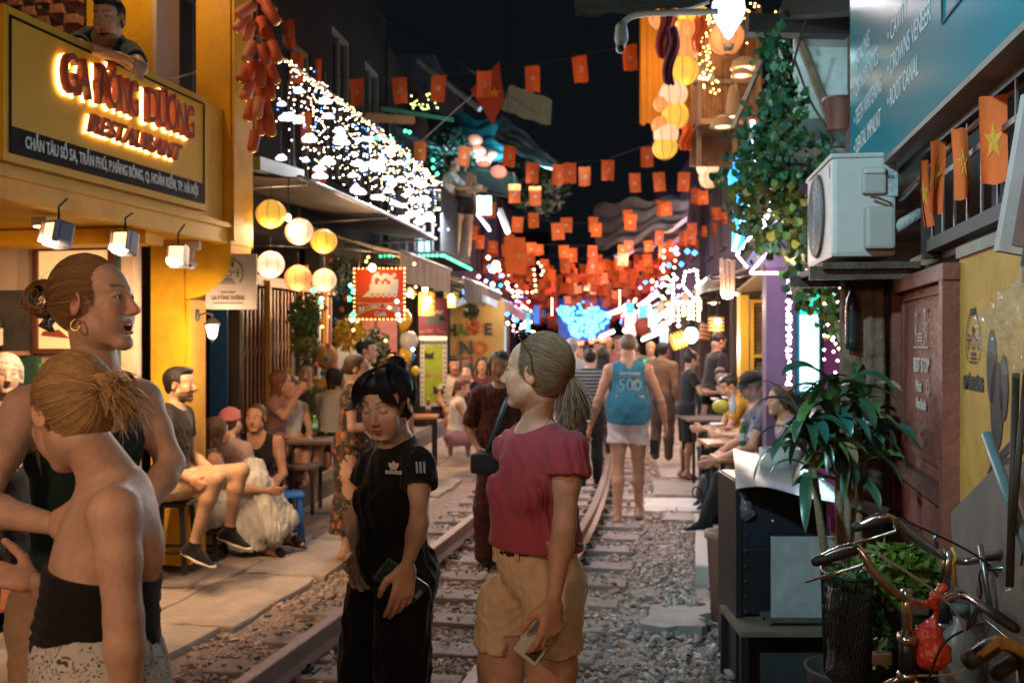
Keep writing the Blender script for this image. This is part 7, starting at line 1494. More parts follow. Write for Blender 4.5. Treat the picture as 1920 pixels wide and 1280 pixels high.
# ---------------------------------------------------------------- bicycles
M_chr = mat('worn_chrome',(.55,.54,.53),rough=.22,metal=1,var=.3,vs=30); M_frame = mat('old_bike_paint',(.02,.03,.035),rough=.35,metal=.3,var=.4,vs=20,dirt=.5,dirtc=(.10,.05,.03)); M_rub = mat('black_rubber',(.012,.012,.013),rough=.6)
def bez(pts,n=16):      # Catmull-Rom through the points
 pts = [Vector(p) for p in pts]; out = []
 for i in range(len(pts)-1):
  a,b,c,d = pts[max(i-1,0)],pts[i],pts[i+1],pts[min(i+2,len(pts)-1)]
  for j in range(n): t = j/n; out.append(.5*((2*b)+(c-a)*t+(2*a-5*b+4*c-d)*t*t+(3*b-a-3*c+d)*t ** 3))
 return out+[pts[-1]]
def bicycle(label,hb,stem,wheelc,back,basket=False,grips=True,yaw=0):
 """hb: handlebar points left->right in world, stem top, front wheel centre, direction to the rear"""
 T = thing('bicycle',label,'bicycle',Vector((wheelc[0],wheelc[1],0))); pts = bez(hb,8); MB().tube(pts,.0115,10).obj('handlebar',M_chr,T,False)
 for e,k in ((0,1),(-1,-2)):
  if not grips and e ==-1: continue
  a,b = Vector(pts[e]),Vector(pts[e+(9 if e == 0 else-9)]); MB().tube([a+(a-b).normalized()*.012,a,a.lerp(b,.5),b],[.009,.0140,.0148,.0138],10).obj('grip',M_rub,T,False)
  c = Vector(pts[e+(10 if e == 0 else-10)]); d = (a-c).normalized(); MB().tube([c,c+Vector((0,-.02,-.03)),a+Vector((0,-.01,-.045))+d*.03],[.006,.006,.004],6).obj('brake_lever',M_chr,T,False)
 st = Vector(stem); wc = Vector(wheelc); ax = (wc-st).normalized(); crown = st+ax*.22; MB().tube([st-ax*.02,st+ax*.11],.0145,10).obj('stem',M_chr,T,False); MB().tube([st+ax*.11,crown],.021,12).obj('head_tube',M_frame,T,False); MB().tube([st+ax*.105,st+ax*.125],.026,12).obj('headset_ring',M_chr,T,False); MB().tube([crown-ax*.012,crown+ax*.006],.026,12).obj('headset_ring',M_chr,T,False)
 bk = Vector(back).normalized(); side = bk.cross(Vector((0,0,1))).normalized(); r = .31
 for g in (-1,1): MB().tube([crown,crown+side*g*.05+ax*.03,wc+side*g*.05],.011,8).obj('fork_blade',M_chr,T,False)
 def wheel(c):
  w = MB().tube([c+bk*r*math.cos(t)+Vector((0,0,r*math.sin(t))) for t in np.linspace(0,6.2832,41)[:-1]],.019,8,closed=True).obj('wheel',M_rub,T,False); MB().tube([c+bk*(r-.03)*math.cos(t)+Vector((0,0,(r-.03)*math.sin(t))) for t in np.linspace(0,6.2832,41)[:-1]],.009,6,closed=True).obj('rim',M_chr,w,False)
  mb = MB(); [mb.tube([c+side*(.02*(-1) ** i),c+bk*(r-.03)*math.cos(i*.349)+Vector((0,0,(r-.03)*math.sin(i*.349)))],.0013,3) for i in range(18)]; o = mb.obj('spokes',M_chr,w,False); o['kind'] = 'stuff'; MB().tube([c-side*.04,c+side*.04],.018,8).obj('hub',M_chr,w,False)
 wheel(wc); wr = wc+bk*1.02; wheel(wr); bb = wc+bk*.60+Vector((0,0,-.04)); seat = bb+bk*.16+Vector((0,0,.52))
 for a,b,rr_ in ((crown,bb,.016),(st+ax*.13,seat+Vector((0,0,-.10)),.014),(bb,seat,.014),(bb,wr,.010),(seat+Vector((0,0,-.10)),wr,.008)): MB().tube([a,b],rr_,8).obj('frame_tube',M_frame,T,False)
 s_ = SDF(); s_.rc(seat+bk*.05,seat-bk*.12,.07,.025,.02,sq=(A_((0,0,1)),1.8)); v,f = s_.mesh(.01); npmesh('saddle',v,f,M_rub,T)
 a = Vector(pts[10]); MB().tube(bez([a,a+Vector((.05,-.03,-.01)),st+Vector((.10,-.06,-.02)),st+Vector((.14,-.03,-.18)),crown]),.0035,5).obj('brake_cable',M_rub if basket is False else mat('pale_cable',(.3,.29,.27),rough=.5),T,False); a = Vector(pts[-11]); MB().tube(bez([a,a+Vector((-.03,-.03,-.05)),st+Vector((.07,-.05,-.12)),crown+Vector((.02,-.02,-.1))]),.0035,5).obj('brake_cable',M_rub,T,False)
 MB().box(crown+Vector((-.07,-.01,.05)),(.05,.02,.035),bev=.006).obj('reflector_bracket',mat('dull_steel'),T,False)
 return T,st,crown
bA,stA,crA = bicycle('old bicycle with curved chrome handlebar and red bag, nearest at lower right',[at(1530,1052,2.62),at(1602,1026,2.6),at(1640,1075,2.58),at(1690,1118,2.62),at(1742,1132,2.66),at(1800,1114,2.70),at(1845,1138,2.6),at(1902,1176,2.5)],at(1700,1118,2.63),(1.08,2.72,.34),(.5,.86,0),basket=True)
bB,stB,crB = bicycle('second old bicycle with blue tinted handlebar parked against the yellow wall',[at(1606,988,2.92),at(1662,968,2.9),at(1710,1005,2.92),at(1755,1035,2.98),at(1805,1052,3.02),at(1860,1042,2.95),at(1908,1034,2.88)],at(1778,1042,3.0),(1.30,3.12,.34),(.42,.9,0))
for x,y,Z in ((1790,1040,2.98),(1898,1032,2.88)): MB().tube([at(x-4,y-14,Z),at(x+3,y+4,Z-.02),at(x-2,y+16,Z),at(x+2,y+60,Z)],.006,6).obj('yellow_ribbon',mat('yellow_ribbon',(.5,.26,.02),rough=.5),bB,False)
# third handlebar end, at the corner
b3 = thing('bicycle','blurred bicycle handlebar ends at the bottom right corner, closest to the camera','bicycle',(1.05,1.9,0)); MB().tube(bez([at(1818,1238,1.75),at(1870,1205,1.78),at(1925,1230,1.85),at(1990,1290,1.95)]),.013,10).obj('handlebar',M_chr,b3,False); MB().tube([at(1815,1240,1.75),at(1862,1212,1.775)],.016,10).obj('grip',M_rub,b3,False); MB().tube([at(1868,1262,1.82),at(1915,1230,1.88)],.014,10).obj('grip',M_rub,b3,False); MB().tube([at(1925,1230,1.85),at(1940,1700,1.9)],.018,10).obj('head_tube',M_frame,b3,False)
MB().tube([at(1940,1600,1.9)+Vector((.0,.31*math.cos(t),.31*math.sin(t)-.2)) for t in np.linspace(0,6.2832,33)[:-1]],.018,8,closed=True).obj('wheel',M_rub,b3,False)
# basket with greenery + potted shrub
BK = thing('wire_basket','dark wire mesh basket with green leaves hanging on the front bicycle','basket',at(1590,1170,2.95)); c0 = at(1588,1072,2.95); q = 2.95/FP; mb = MB()
rows = 12; cols_ = 40
def bkf(t,v): a = t*6.2832; rr_ = (1-.12*v); return c0+Vector((44*q*math.cos(a)*rr_,.11*math.sin(a)*rr_,-v*.30))
for i in range(cols_): mb.tube([bkf(i/cols_+.02*k,k/6) for k in range(7)],.0014,3,False); mb.tube([bkf(i/cols_-.02*k,k/6) for k in range(7)],.0014,3,False)
o = mb.obj('wire_mesh',M_blackm,BK,False); o['kind'] = 'stuff'
MB().tube([bkf(i/24,0) for i in range(24)],.005,6,closed=True).obj('rim',M_blackm,BK,False); MB().tube([bkf(i/24,.35)-Vector((0,0,0)) for i in range(24)],.003,5,closed=True).obj('hoop',M_blackm,BK,False); MB().lathe([(.001,-.30),(.062,-.30),(.055,-.05),(.001,-.05)],14,c0).obj('liner',mat('black_liner',(.01,.012,.01),rough=.4),BK,False)
LMb = leafmat('leaf_bright',(.075,.14,.02)); LMg = leafmat('leaf_mid',(.035,.11,.035))
clump('basket_greens','bright green leaves spilling out of the wire basket',c0+Vector((.01,0,-.02)),.062,200,LMg,.018,seed=30,sz=.7); clump('basket_fern','green fern leaves hanging down the side of the basket',c0+Vector((.07,-.02,-.20)),.05,160,LMg,.02,seed=31,sz=2.0)
clump('potted_shrub','leafy green potted shrub behind the front bicycle',Vector((1.22,3.16,.95)),.135,1700,LMb,.026,seed=32,sz=.75); o = bpy.data.objects['potted_shrub']; MB().lathe([(.001,-.40),(.10,-.40),(.14,-.08),(.001,-.08)],16).obj('pot',M_blackm,o); MB().tube([(0,0,-.1),(0,0,0)],.01,6).obj('stem',mat('dracaena_stem'),o); MB().box((0,.05,-.72),(.30,.30,.5)).obj('stand',M_blackm,o)
DB = thing('dark_sack','dark net sack hanging under the basket on the bicycle','sack',at(1590,1200,2.9)); s_ = SDF(); s_.rc(at(1590,1150,2.92),at(1592,1250,2.92),.055,.075,.03); v,f = s_.mesh(.01); v = folds(v,f,.012,(20,20,10),9); npmesh('sack',v,f,mat('dark_net',(.012,.016,.014),rough=.5,bump=1,bs=120),DB)
# red plastic bag
RB_ = thing('red_bag','knotted red plastic bag hanging from the chrome handlebar','bag',at(1745,1190,2.66)); s_ = SDF(); s_.rc(at(1748,1222,2.66),at(1740,1195,2.66),.052,.040,.03); s_.rc(at(1745,1190,2.66),at(1756,1148,2.66),.030,.008,.02); s_.rc(at(1756,1148,2.65),at(1752,1118,2.63),.010,.017,.01); s_.rc(at(1752,1118,2.63),at(1768,1100,2.63),.014,.016,.01); s_.rc(at(1756,1142,2.64),at(1735,1130,2.62),.007,.012,.01); v,f = s_.mesh(.0045); v = folds(v,f,.006,(55,55,20),12)
npmesh('plastic',v,f,mat('red_plastic',(.68,.07,.045),rough=.22,spec=.7,bump=.6,bs=45,coat=.3,em=(.5,.03,.02),es=.0),RB_)
# clear plastic bag at right edge
def plasticbag(name,label,pts,rs_,seed,fa=.02):
 T = thing(name,label,'bag',pts[-1]); s_ = SDF()
 for (a,b),(r0,r1) in zip(zip(pts,pts[1:]),zip(rs_,rs_[1:])): s_.rc(a,b,r0,r1,.04)
 v,f = s_.mesh(.006); v = folds(v,f,fa,(30,30,16),seed); v = folds(v,f,fa*.35,(80,80,40),seed+1)
 m = mat('clear_film',(.55,.60,.62),rough=.14,alpha=.10,spec=1.0,bump=.4,bs=30,coat=1); npmesh('film',v,f,m,T); MB().tube([pts[0],Vector(pts[0])+Vector((.02,0,.14))],.004,4).obj('hook_string',M_blackm,T,False); return T
plasticbag('plastic_bag','clear crumpled plastic bag hanging against the yellow wall',[at(1916,500,2.55),at(1905,560,2.52),at(1885,620,2.5),at(1905,680,2.5)],[.012,.04,.075,.05],5,.018); plasticbag('plastic_bag','clear plastic bag lower down behind the bicycle handlebars',[at(1915,1060,2.6),at(1905,1120,2.6),at(1900,1190,2.62)],[.012,.03,.045],15,.014)
# pipe, leaning board, sticks, jug
LP_ = thing('leaning_pipe','pale blue grey pipe leaning against the yellow wall','pipe',at(1850,815,2.75)); MB().tube([at(1850,815,2.78),at(1935,1050,2.45)],.0145,12).obj('pipe',mat('blue_grey_pipe',(.10,.22,.27),rough=.45,var=.2,vs=20,dirt=.3,dirtc=(.2,.15,.12)),LP_,False)
LBo = thing('leaning_board','angular grey brown board leaning against the yellow wall behind the bicycles','board',W_ @ Vector((-.5,.1,0))); mb = MB(); poly = [at(1783,960,3.35),at(1865,876,3.0),at(1935,860,2.75),at(1935,1350,2.65),at(1800,1350,3.25)]; nn = Vector((-.12,-.08,0)); vs = [p for p in poly]; mb.add(vs+[p+Vector((.02,.012,0)) for p in vs],[(0,1,2,3,4),(9,8,7,6,5)]+[(i,i+5,(i+1) % 5+5,(i+1) % 5) for i in range(5)]); mb.obj('board',mat('grey_brown_board',(.15,.12,.11),rough=.7,var=.25,vs=4,dirt=.4,dirtc=(.09,.05,.04)),LBo,False)
for k,(a,b,r,m,l) in enumerate((((1905,700,2.62),(1893,1100,2.5),.010,'dark_wood','dark wooden stick leaning upright by the clear bag'),((1925,690,2.6),(1898,1000,2.5),.008,'dark_wood','second dark stick crossing behind the clear bag'),((1838,1020,2.95),(1858,1150,2.9),.008,'dull_steel','thin steel flat bar leaning behind the handlebars'))): MB().tube([at(*a),at(*b)],r,7).obj('stick',MATS[m],None,label=l,cat='stick')
JG = thing('plastic_jug','cloudy white plastic jug behind the red bag','jug',at(1800,1230,3.0)); MB().lathe([(.001,-.14),(.058,-.14),(.062,-.12),(.062,.03),(.05,.07),(.02,.10),(.022,.13),(.001,.13)],16,sx=1,sy=.8).obj('jug',mat('cloudy_plastic',(.22,.21,.20),rough=.35),JG); MB().lathe([(.001,.13),(.028,.13),(.028,.16),(.001,.16)],14).obj('cap',mat('grey_cap',(.10,.13,.13)),JG)
# ---------------------------------------------------------------- right: vines, planter, kiosk
PLn = thing('concrete_planter','weathered concrete balcony ledge with planter beneath the vines','balcony',at(1520,320,7.4)); q = 7.4/FP
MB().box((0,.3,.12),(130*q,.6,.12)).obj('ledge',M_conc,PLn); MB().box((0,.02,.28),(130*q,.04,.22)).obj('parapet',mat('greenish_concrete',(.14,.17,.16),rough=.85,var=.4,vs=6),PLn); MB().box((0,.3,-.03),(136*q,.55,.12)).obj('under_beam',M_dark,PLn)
mb = MB(); [mb.box(((-60+i*8)*q,-.01,.01+.008*(i % 2)),(5*q,.02,.02)) for i in range(15)]; o = mb.obj('lace_trim',mat('rust_white',(.35,.33,.30)),PLn); o['kind'] = 'stuff'
panel(1538,145,100,165,7.6,'large white painted board wall behind the vines with brown streaks',(.42,.46,.46),'wall_panel','wall',m=mat('cool_white_panel',(.66,.72,.72),rough=.6,var=.06,dirt=.4,dirtc=(.25,.22,.18))); beam(at(1500,80,7.5),at(1560,235,7.5),.045,'brown diagonal brace across the white wall panel',mat('brown_timber',(.18,.12,.08),rough=.8)); beam(at(1400,48,7.4),at(1590,52,7.4),.14,'dark roof beam above the white wall panel',mat('dark_wood')); beam(at(1470,20,7.3),at(1600,10,7.0),.12,'upper dark eaves board at the top right',mat('dark_wood'))
FP2 = thing('flower_pot','brown plastic flower pot on the concrete ledge by the teal sign','pot',at(1572,243,6.9)); MB().lathe([(.001,0),(.07,0),(.10,.19),(.11,.19),(.11,.215),(.095,.215),(.06,.02),(.001,.02)],20).obj('pot',mat('brown_plastic',(.20,.07,.05),rough=.5),FP2)
HP = thing('house_block','dark shop block carrying the vines and the concrete ledge on the right','building',P(3.4,8.5)); Wb = FR(2.55,8.0); 
def hb_(name,m,*bx):
 mb = MB(); [mb.box(c,s) for c,s in bx]; return mb.obj(name,m,HP,M=Wb)
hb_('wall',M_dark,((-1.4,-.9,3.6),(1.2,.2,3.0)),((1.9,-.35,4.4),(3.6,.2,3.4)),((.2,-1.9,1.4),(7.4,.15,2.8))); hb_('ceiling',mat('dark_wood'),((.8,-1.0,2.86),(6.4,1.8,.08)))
VN = thing('ivy_vine','leafy green vine cascading from the roof over the concrete ledge','vine',at(1470,250,7.0)); vr = np.random.RandomState(14)
LV = [leafmat('ivy_cool',(.045,.16,.09)),leafmat('ivy_mid',(.04,.12,.025)),leafmat('ivy_warm',(.11,.12,.02)),leafmat('ivy_dark',(.03,.08,.05))]
def ivyleaf(s): h = [(0,-.9),(.55,-.75),(.85,-.1),(.45,.35),(0,1.0),(-.45,.35),(-.85,-.1),(-.55,-.75)]; mb = MB(); vs = [(a*s,.12*s*abs(a),b*s) for a,b in h]+[(0,0,0)]; mb.add(vs,[(i,(i+1) % 8,8) for i in range(8)]); return mb
lmes = []
for m in LV:
 me = ivyleaf(.026).mesh('leaf',m); setcol(me,'Col',np.ones((len(me.vertices),3))); lmes.append(me)
zones = [(1455,95,26,40,70),(1470,145,22,30,80),(1462,200,28,40,150),(1435,250,40,40,200),(1490,265,45,20,50),(1420,300,40,35,180),(1400,350,40,35,160),(1460,340,40,30,90),(1480,400,40,40,150),(1440,440,45,40,150),(1500,460,30,35,90),(1540,300,40,15,40),(1400,400,25,35,60),(1545,540,35,40,120),(1570,600,20,40,80),(1500,520,25,40,60),(1500,210,16,60,24)]
n_obj = 0; SV = []; SF = []; SCo = []; tb = np.array([v.co[:] for v in lmes[0].vertices]); tf = np.array([p.vertices[:] for p in lmes[0].polygons])
stuff_leaf = {0: ([],[]),1: ([],[]),2: ([],[]),3: ([],[])}
for zx,zy,rx,ry,n in zones:
 for i in range(n):
  x,y = zx+vr.normal()*rx*.6,zy+vr.normal()*ry*.6; Z = 6.9+vr.normal()*.22-(.6 if y > 480 else 0); k = (0 if vr.rand() < .5 else 1 if vr.rand() < .6 else 3) if y < 340 else (2 if vr.rand() < .55 else 1 if vr.rand() < .6 else 3); s = vr.uniform(.7,1.7); rot = Euler((vr.normal()*.5-.2,vr.normal()*.6,vr.normal()*.6+.1)); p = at(x,y,Z)
  if n_obj < 290 and vr.rand() < .3: o = link('leaf',lmes[k],VN,p-VN.location); o.rotation_euler = rot; o.scale = (s,)*3; n_obj +=1
  else: Q = np.array(rot.to_matrix()); stuff_leaf[k][0].append((tb*s) @ Q.T+A_(p)); stuff_leaf[k][1].append(vr.uniform(.5,1.5))
for k,(vv,cc) in stuff_leaf.items():
 if vv: V = np.concatenate(vv); F = np.concatenate([tf+i*len(tb) for i in range(len(vv))]); o = npmesh('leaves',V,F,LV[k],VN,np.repeat(np.array(cc),len(tb))[:,None]*np.ones((1,3)),smooth=False); o['kind'] = 'stuff'
for a in ([(1510,40),(1490,110),(1470,200),(1430,280),(1400,350)],[(1490,110),(1520,190),(1560,260),(1545,300)],[(1470,200),(1480,300),(1470,400),(1510,470),(1560,560)],[(1400,350),(1440,420),(1500,500),(1550,560),(1575,640)]): MB().tube(bez([at(x,y,6.95) for x,y in a],5),.009,5).obj('stem',mat('vine_stem',(.08,.06,.035),rough=.9),VN,False)
# slanting post and blue neon bird shape
beam(at(1480,-10,7.6),at(1375,240,7.9),.035,'thin slanting steel post among the vines',M_steel,'post')
NB = thing('blue_neon_spire','tall narrow glowing blue spire light behind the vines','light sign',at(1405,350,8.2)); pz = [at(1411,226,8.2),at(1418,340,8.2),at(1392,470,8.2),at(1374,470,8.2),at(1378,385,8.2),at(1366,330,8.2)]; mb = MB(); vs = [p for p in pz]; mb.add(vs+[p+Vector((0,.06,0)) for p in vs],[(0,1,2,3,4,5),(11,10,9,8,7,6)]+[(i,i+6,(i+1) % 6+6,(i+1) % 6) for i in range(6)]); mb.obj('lit_face',emat('blue_face',(.05,.42,1),1.5),NB,False); mb = MB(); mb.tube([at(1411,226,8.12),at(1418,340,8.12),at(1396,400,8.12)],.02,6); mb.tube([at(1396,400,8.12),at(1376,470,8.12)],.02,6); mb.obj('white_edge',emat('white_blue',(.55,.85,1),3.5),NB,False)
lamp('neon_glow','POINT',at(1400,400,7.8),9,(.1,.5,1),.1)
# glass chime lamp
CH = thing('glass_lamp','hanging cylinder lamp of pink glass rods with glowing bottom','lamp',at(1364,520,8.6)); q = 8.6/FP
for k in range(10): a = k*.628; MB().tube([(13*q*math.cos(a),13*q*math.sin(a),36*q),(12*q*math.cos(a),12*q*math.sin(a),-30*q)],.008,6).obj('glass_rod',mat('rose_glass',(.55,.30,.22),rough=.1,em=(1,.5,.3),es=.35),CH)
MB().lathe([(.001,38*q),(15*q,36*q),(15*q,33*q),(.001,33*q)],16).obj('top',M_steel,CH); MB().lathe([(.001,-40*q),(9*q,-38*q),(13*q,-28*q),(.001,-28*q)],16).obj('bulb',emat('bare_bulb',(1,.72,.42),22),CH); lamp('glass_lamp_light','POINT',(0,0,-.25),22,(1,.7,.45),.06,CH)
# pink kiosk with LED gable
KS = thing('kiosk','lilac painted kiosk with LED outlined gable and glowing turquoise window','kiosk',at(1500,700,7.6)); q = 7.6/FP
def kb(name,m,x0,y0,x1,y1,Z=7.6,t=.12,dy=0): o = MB().box(((x0+x1)/2*q-1500*q,dy,(700-(y0+y1)/2)*q),((x1-x0)*q,t,(y1-y0)*q)).obj(name,m,KS); return o
M_lil = mat('lilac_paint',(.13,.075,.15),rough=.6,var=.1); M_pk = mat('magenta_paint',(.36,.05,.22),rough=.6)
kb('side_wall',M_lil,1438,500,1500,1000,dy=.08); kb('side_wall',M_pk,1532,490,1580,1000,dy=.1); kb('window_frame',mat('teal_frame',(.01,.12,.16),rough=.5),1492,545,1536,740,t=.08); kb('lit_window',emat('turquoise_glass',(.42,.95,1),1.9),1497,590,1531,732,t=.02,dy=-.05); kb('lit_header',emat('green_teal',(.02,.75,.50),1.2),1497,552,1531,588,t=.02,dy=-.05); kb('roof_board',M_pk,1485,500,1585,546,dy=.03)
mb = MB(); mb.prism([((x-1500)*q,(700-y)*q) for x,y in ((1400,500),(1470,400),(1560,500))],.15,c=(0,.1,0)); mb.obj('gable',mat('grey_lilac',(.22,.18,.26),rough=.7),KS)
E_lav = emat('led_lavender',(1,.72,.95),16,'none')
def ks(pts,n,r,m): f = poly_at(pts,7.45); return bulbs('led_strip',[A_(f(i/(n-1))) for i in range(n)],r,m,KS)
ks([(1382,478),(1448,388)],40,.0115,E_lav); ks([(1408,510),(1455,455)],30,.011,E_lav); ks([(1408,512),(1508,512)],46,.010,E_lav); ks([(1382,478),(1400,500)],8,.010,E_lav); ks([(1508,512),(1540,470)],16,.010,E_lav)
for i,y in enumerate(range(525,730,13)):
 bulbs('led_cluster',[A_(at(1479+vr.uniform(-4,4),y+vr.uniform(-4,4),7.4)) for _ in range(5)],.011,E_lav,KS)
bulbs('bulbs',[A_(at(vr.uniform(1545,1600),vr.uniform(520,720),6.3)) for _ in range(46)],.010,emat('vine_bulbs',(1,.75,.45),16,'none'),None,'warm fairy bulbs twined in the vine below the air conditioner','fairy lights'); bulbs('bulbs',[A_(at(vr.normal()*16+1445,vr.normal()*16+415,7.0)) for _ in range(26)],.012,E_lav,None,'lavender fairy bulbs in the vine above the gable','fairy lights')
lamp('kiosk_light','AREA',at(1515,650,7.2),34,(.5,.95,1),size=.5,rot=(R(-90),0,0)); lamp('panel_fill','POINT',at(1490,150,7.1),7,(.6,.95,1),.2); lamp('vine_fill','POINT',at(1500,470,6.3),12,(1,.75,.6),.1)  # panel and vine lamps are unseen, added to brighten wall panel and leaves
# yellow framed cafe front with log wall
YF = thing('log_wall_cafe','cafe bay with yellow posts, log end wall and dark notice','cafe front',at(1430,700,9.8)); q = 9.8/FP
def yf(name,m,x0,y0,x1,y1,dy=0,t=.08): return MB().box(((x0+x1)/2*q-1430*q,dy,(700-(y0+y1)/2)*q),((x1-x0)*q,t,(y1-y0)*q)).obj(name,m,YF)
M_yp = mat('yellow_post_paint',(.60,.32,.03),rough=.5,var=.1)
yf('post',M_yp,1385,540,1401,960,t=.14); yf('post',M_yp,1404,562,1411,960,-.02); yf('rail',M_yp,1411.5,562,1490,568,-.02); yf('rail',M_yp,1411.5,664,1440,670,-.02); yf('backing',mat('tan_back',(.20,.12,.06),rough=.9),1411,568,1495,960,.08,.04); yf('notice',mat('brown_notice',(.06,.03,.035),rough=.6),1440,590,1482,690,-.03,.03); flat(YF,'GA',(1462-1430)*q,(700-658)*q,14*q,M_cr,-.047)
lg = MB().lathe([(.001,-.03),(.018,-.03),(.018,.03),(.001,.03)],8,M=Matrix.Rotation(R(90),3,'X')).mesh('log_end',mat('log_end',(.34,.22,.11),rough=.9,var=.5,vs=25)); kk = 0
for i in range(15):
 for j in range(13):
  x,y = 1415+i*5.2+(2.6 if j % 2 else 0),574+j*7.2
  if x > 1438 and not (x > 1484): continue
  p = Vector(((x-1430)*q,.05,(700-y)*q)); link('log_end',lg,YF,p); kk +=1
for i in range(16):
 for j in range(5): link('log_end',lg,YF,Vector(((1415+i*5-1430)*q,.05,(700-692-j*6.6)*q)))
awT = thing('timber_awning','timber slatted lean-to roof above the yellow posts','roof',at(1440,530,9.4)); 
for i in range(7): a = at(1392+i*15,545-i*1.0,9.7); b = at(1440+i*13,505,8.6); MB().bar(a,b,.10,.03).obj('plank',mat('brown_timber'),awT,False)
MB().bar(at(1388,548,9.75),at(1495,540,9.7),.06).obj('beam',mat('dark_wood'),awT,False)
# wooden tall balcony with shades and yellow awning
YA = thing('yellow_curtain_awning','translucent orange yellow scalloped awning hanging behind the lantern column','awning',at(1255,80,11.5)); mb = MB(); q = 11.5/FP
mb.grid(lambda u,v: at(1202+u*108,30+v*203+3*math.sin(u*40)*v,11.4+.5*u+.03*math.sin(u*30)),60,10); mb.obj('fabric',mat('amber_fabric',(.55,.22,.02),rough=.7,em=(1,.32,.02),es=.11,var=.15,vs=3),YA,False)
for x in (1202,1310): MB().bar(at(x,20,11.6),at(x,232,11.6),.03).obj('edge_bar',mat('amber_fabric'),YA,False)
WBc = thing('timber_house','timber balcony house at the top right glowing with hanging lampshades','house',at(1370,150,10.8)); M_tim = mat('lit_timber',(.22,.11,.05),rough=.7,var=.4,vs=8); q = 10.8/FP
for j in range(16): MB().box(((-60+j*8.2)*q,.4,0),(7.6*q,.04,300*q)).obj('wall_plank',M_tim,WBc)
for y in (232,150,40): MB().box((0,.1,(150-y)*q),(130*q,.12,8*q)).obj('beam',mat('brown_timber'),WBc)
for x in (1312,1380,1425): MB().box(((x-1370)*q,.05,-10*q),(7*q,.08,300*q)).obj('post',mat('brown_timber'),WBc)
MB().box((0,.2,-85*q),(130*q,.8,.06)).obj('floor',M_tim,WBc)
for x,y,w,h,l,es in ((1395,118,52,22,'wide rattan lampshade at the top right',.5),(1320,135,38,26,'grey glass bowl lamp right of the lantern column',.1),(1355,228,48,22,'copper dome lampshade low beside the vines',.3),(1390,135,40,16,'flat rattan lampshade behind the wide one',.5),(1375,190,30,60,'tall wicker lamp glowing above the copper dome',.35)):
 T = thing('lampshade',l,'lamp',at(x,y,9.9)); q2 = 9.9/FP; MB().lathe([(.001,h*q2*.5),(w*q2*.15,h*q2*.5),(w*q2*.4,h*q2*.15),(w*q2*.5,-h*q2*.5),(w*q2*.48,-h*q2*.5),(.001,h*q2*.4)],20).obj('shade',mat('rattan_%d' % int(es*10),(.34,.19,.09) if es > .2 else (.3,.34,.36),rough=.7,em=(1,.55,.25),es=es*.35,bump=.5),T); MB().lathe([(.001,-h*q2*.5+.005),(w*q2*.3,-h*q2*.5+.005)],16).obj('glow',emat('shade_glow',(1,.65,.34),3 if es > .2 else .5),T); MB().tube([(0,0,h*q2*.5),(0,0,.6)],.004,4).obj('cord',M_blackm,T)
lamp('timber_light','POINT',at(1370,170,10.2),26,(1,.6,.3),.15); lamp('timber_light','POINT',at(1300,90,10.9),16,(1,.6,.25),.15)
bulbs('bulbs',[A_(at(1325+vr.normal()*9+(y-60)*.02,y,9.6)) for y in np.linspace(-5,175,70)],.011,E_gold,None,'golden fairy string dropping beside the yellow awning','fairy lights'); bulbs('bulbs',[A_(at(1410+vr.normal()*20,20+vr.normal()*30,9.2)) for y in range(36)],.009,E_gold,None,'golden fairy bulbs around the balloon lamp','fairy lights')
# cctv / lamp arm
LA = thing('lamp_arm','white curved pipe arm with a camera head reaching over the street','camera',at(1170,60,7.8)); MB().tube(bez([at(1345,22,7.4),at(1260,24,7.6),at(1195,28,7.75),at(1170,42,7.8),at(1165,62,7.8)]),.024,10).obj('arm',mat('teal_white_pipe',(.36,.48,.50),rough=.4),LA,False)
s_ = SDF(); s_.rc(at(1165,52,7.8),at(1165,72,7.8),.045,.055,.02); s_.rc(at(1165,75,7.8),at(1163,92,7.75),.040,.035,.02); v,f = s_.mesh(.01); npmesh('camera_head',v,f,mat('teal_white_pipe'),LA); MB().ball(at(1164,92,7.70),.030,10).obj('lens',M_blackm,LA,False)
# flags/cloth cluster near the lantern column
for x,y0,w,h,Z,l,m in ((1248,0,34,110,8.6,'twisted dark red flag over the lantern column',M_flag2),(1258,50,26,110,8.5,'purplish folded flag lower on the lantern column',mat('purple_cloth',(.16,.03,.05),rough=.8)),(1310,28,26,68,9.3,'orange flag with star beside the golden fairy string',M_flag),(1288,232,30,50,11,'orange flag under the yellow awning edge',M_flag),(1320,240,36,46,11.5,'orange and white folded flag near the trio lanterns',M_flag)):
 p = at(x,y0,Z); fw_,fh_ = w/FP*Z,h/FP*Z; T = thing('hanging_flag',l,'flag',p); mb = MB(); mb.grid(lambda u,v: Vector(((u-.5)*fw_*(1-.35*v)+.03*math.sin(v*6),.03*math.sin(u*14+v*3),-v*fh_)),10,12); mb.obj('cloth',m,T)
# overhead wires
for i,pts in enumerate(([(330,-10,8),(470,60,9),(600,170,11)],[(720,30,14),(880,130,14),(1010,215,15)],[(320,150,6.2),(380,130,8),(430,122,8.5)],[(790,265,13),(850,210,13),(908,160,12.5)],[(400,195,7),(420,150,8),(440,90,9)],[(950,-20,20),(952,240,20),(955,300,20)])): cable('wire',[at(*p) for p in pts],('dark wire rising from the top left corner','dark wire crossing the black sky','pale wire behind the leaning man','slanting line tied to the big red flag','wire behind the end of the yellow sign','upright cable in the dark sky')[i],mat('pale_wire') if i in (2,3) else None,.006)
# dark house behind the sign
T,_ = building(-3.4,13.5,15,8.5,'dark house glimpsed between the yellow sign and column',(.04,.038,.04))
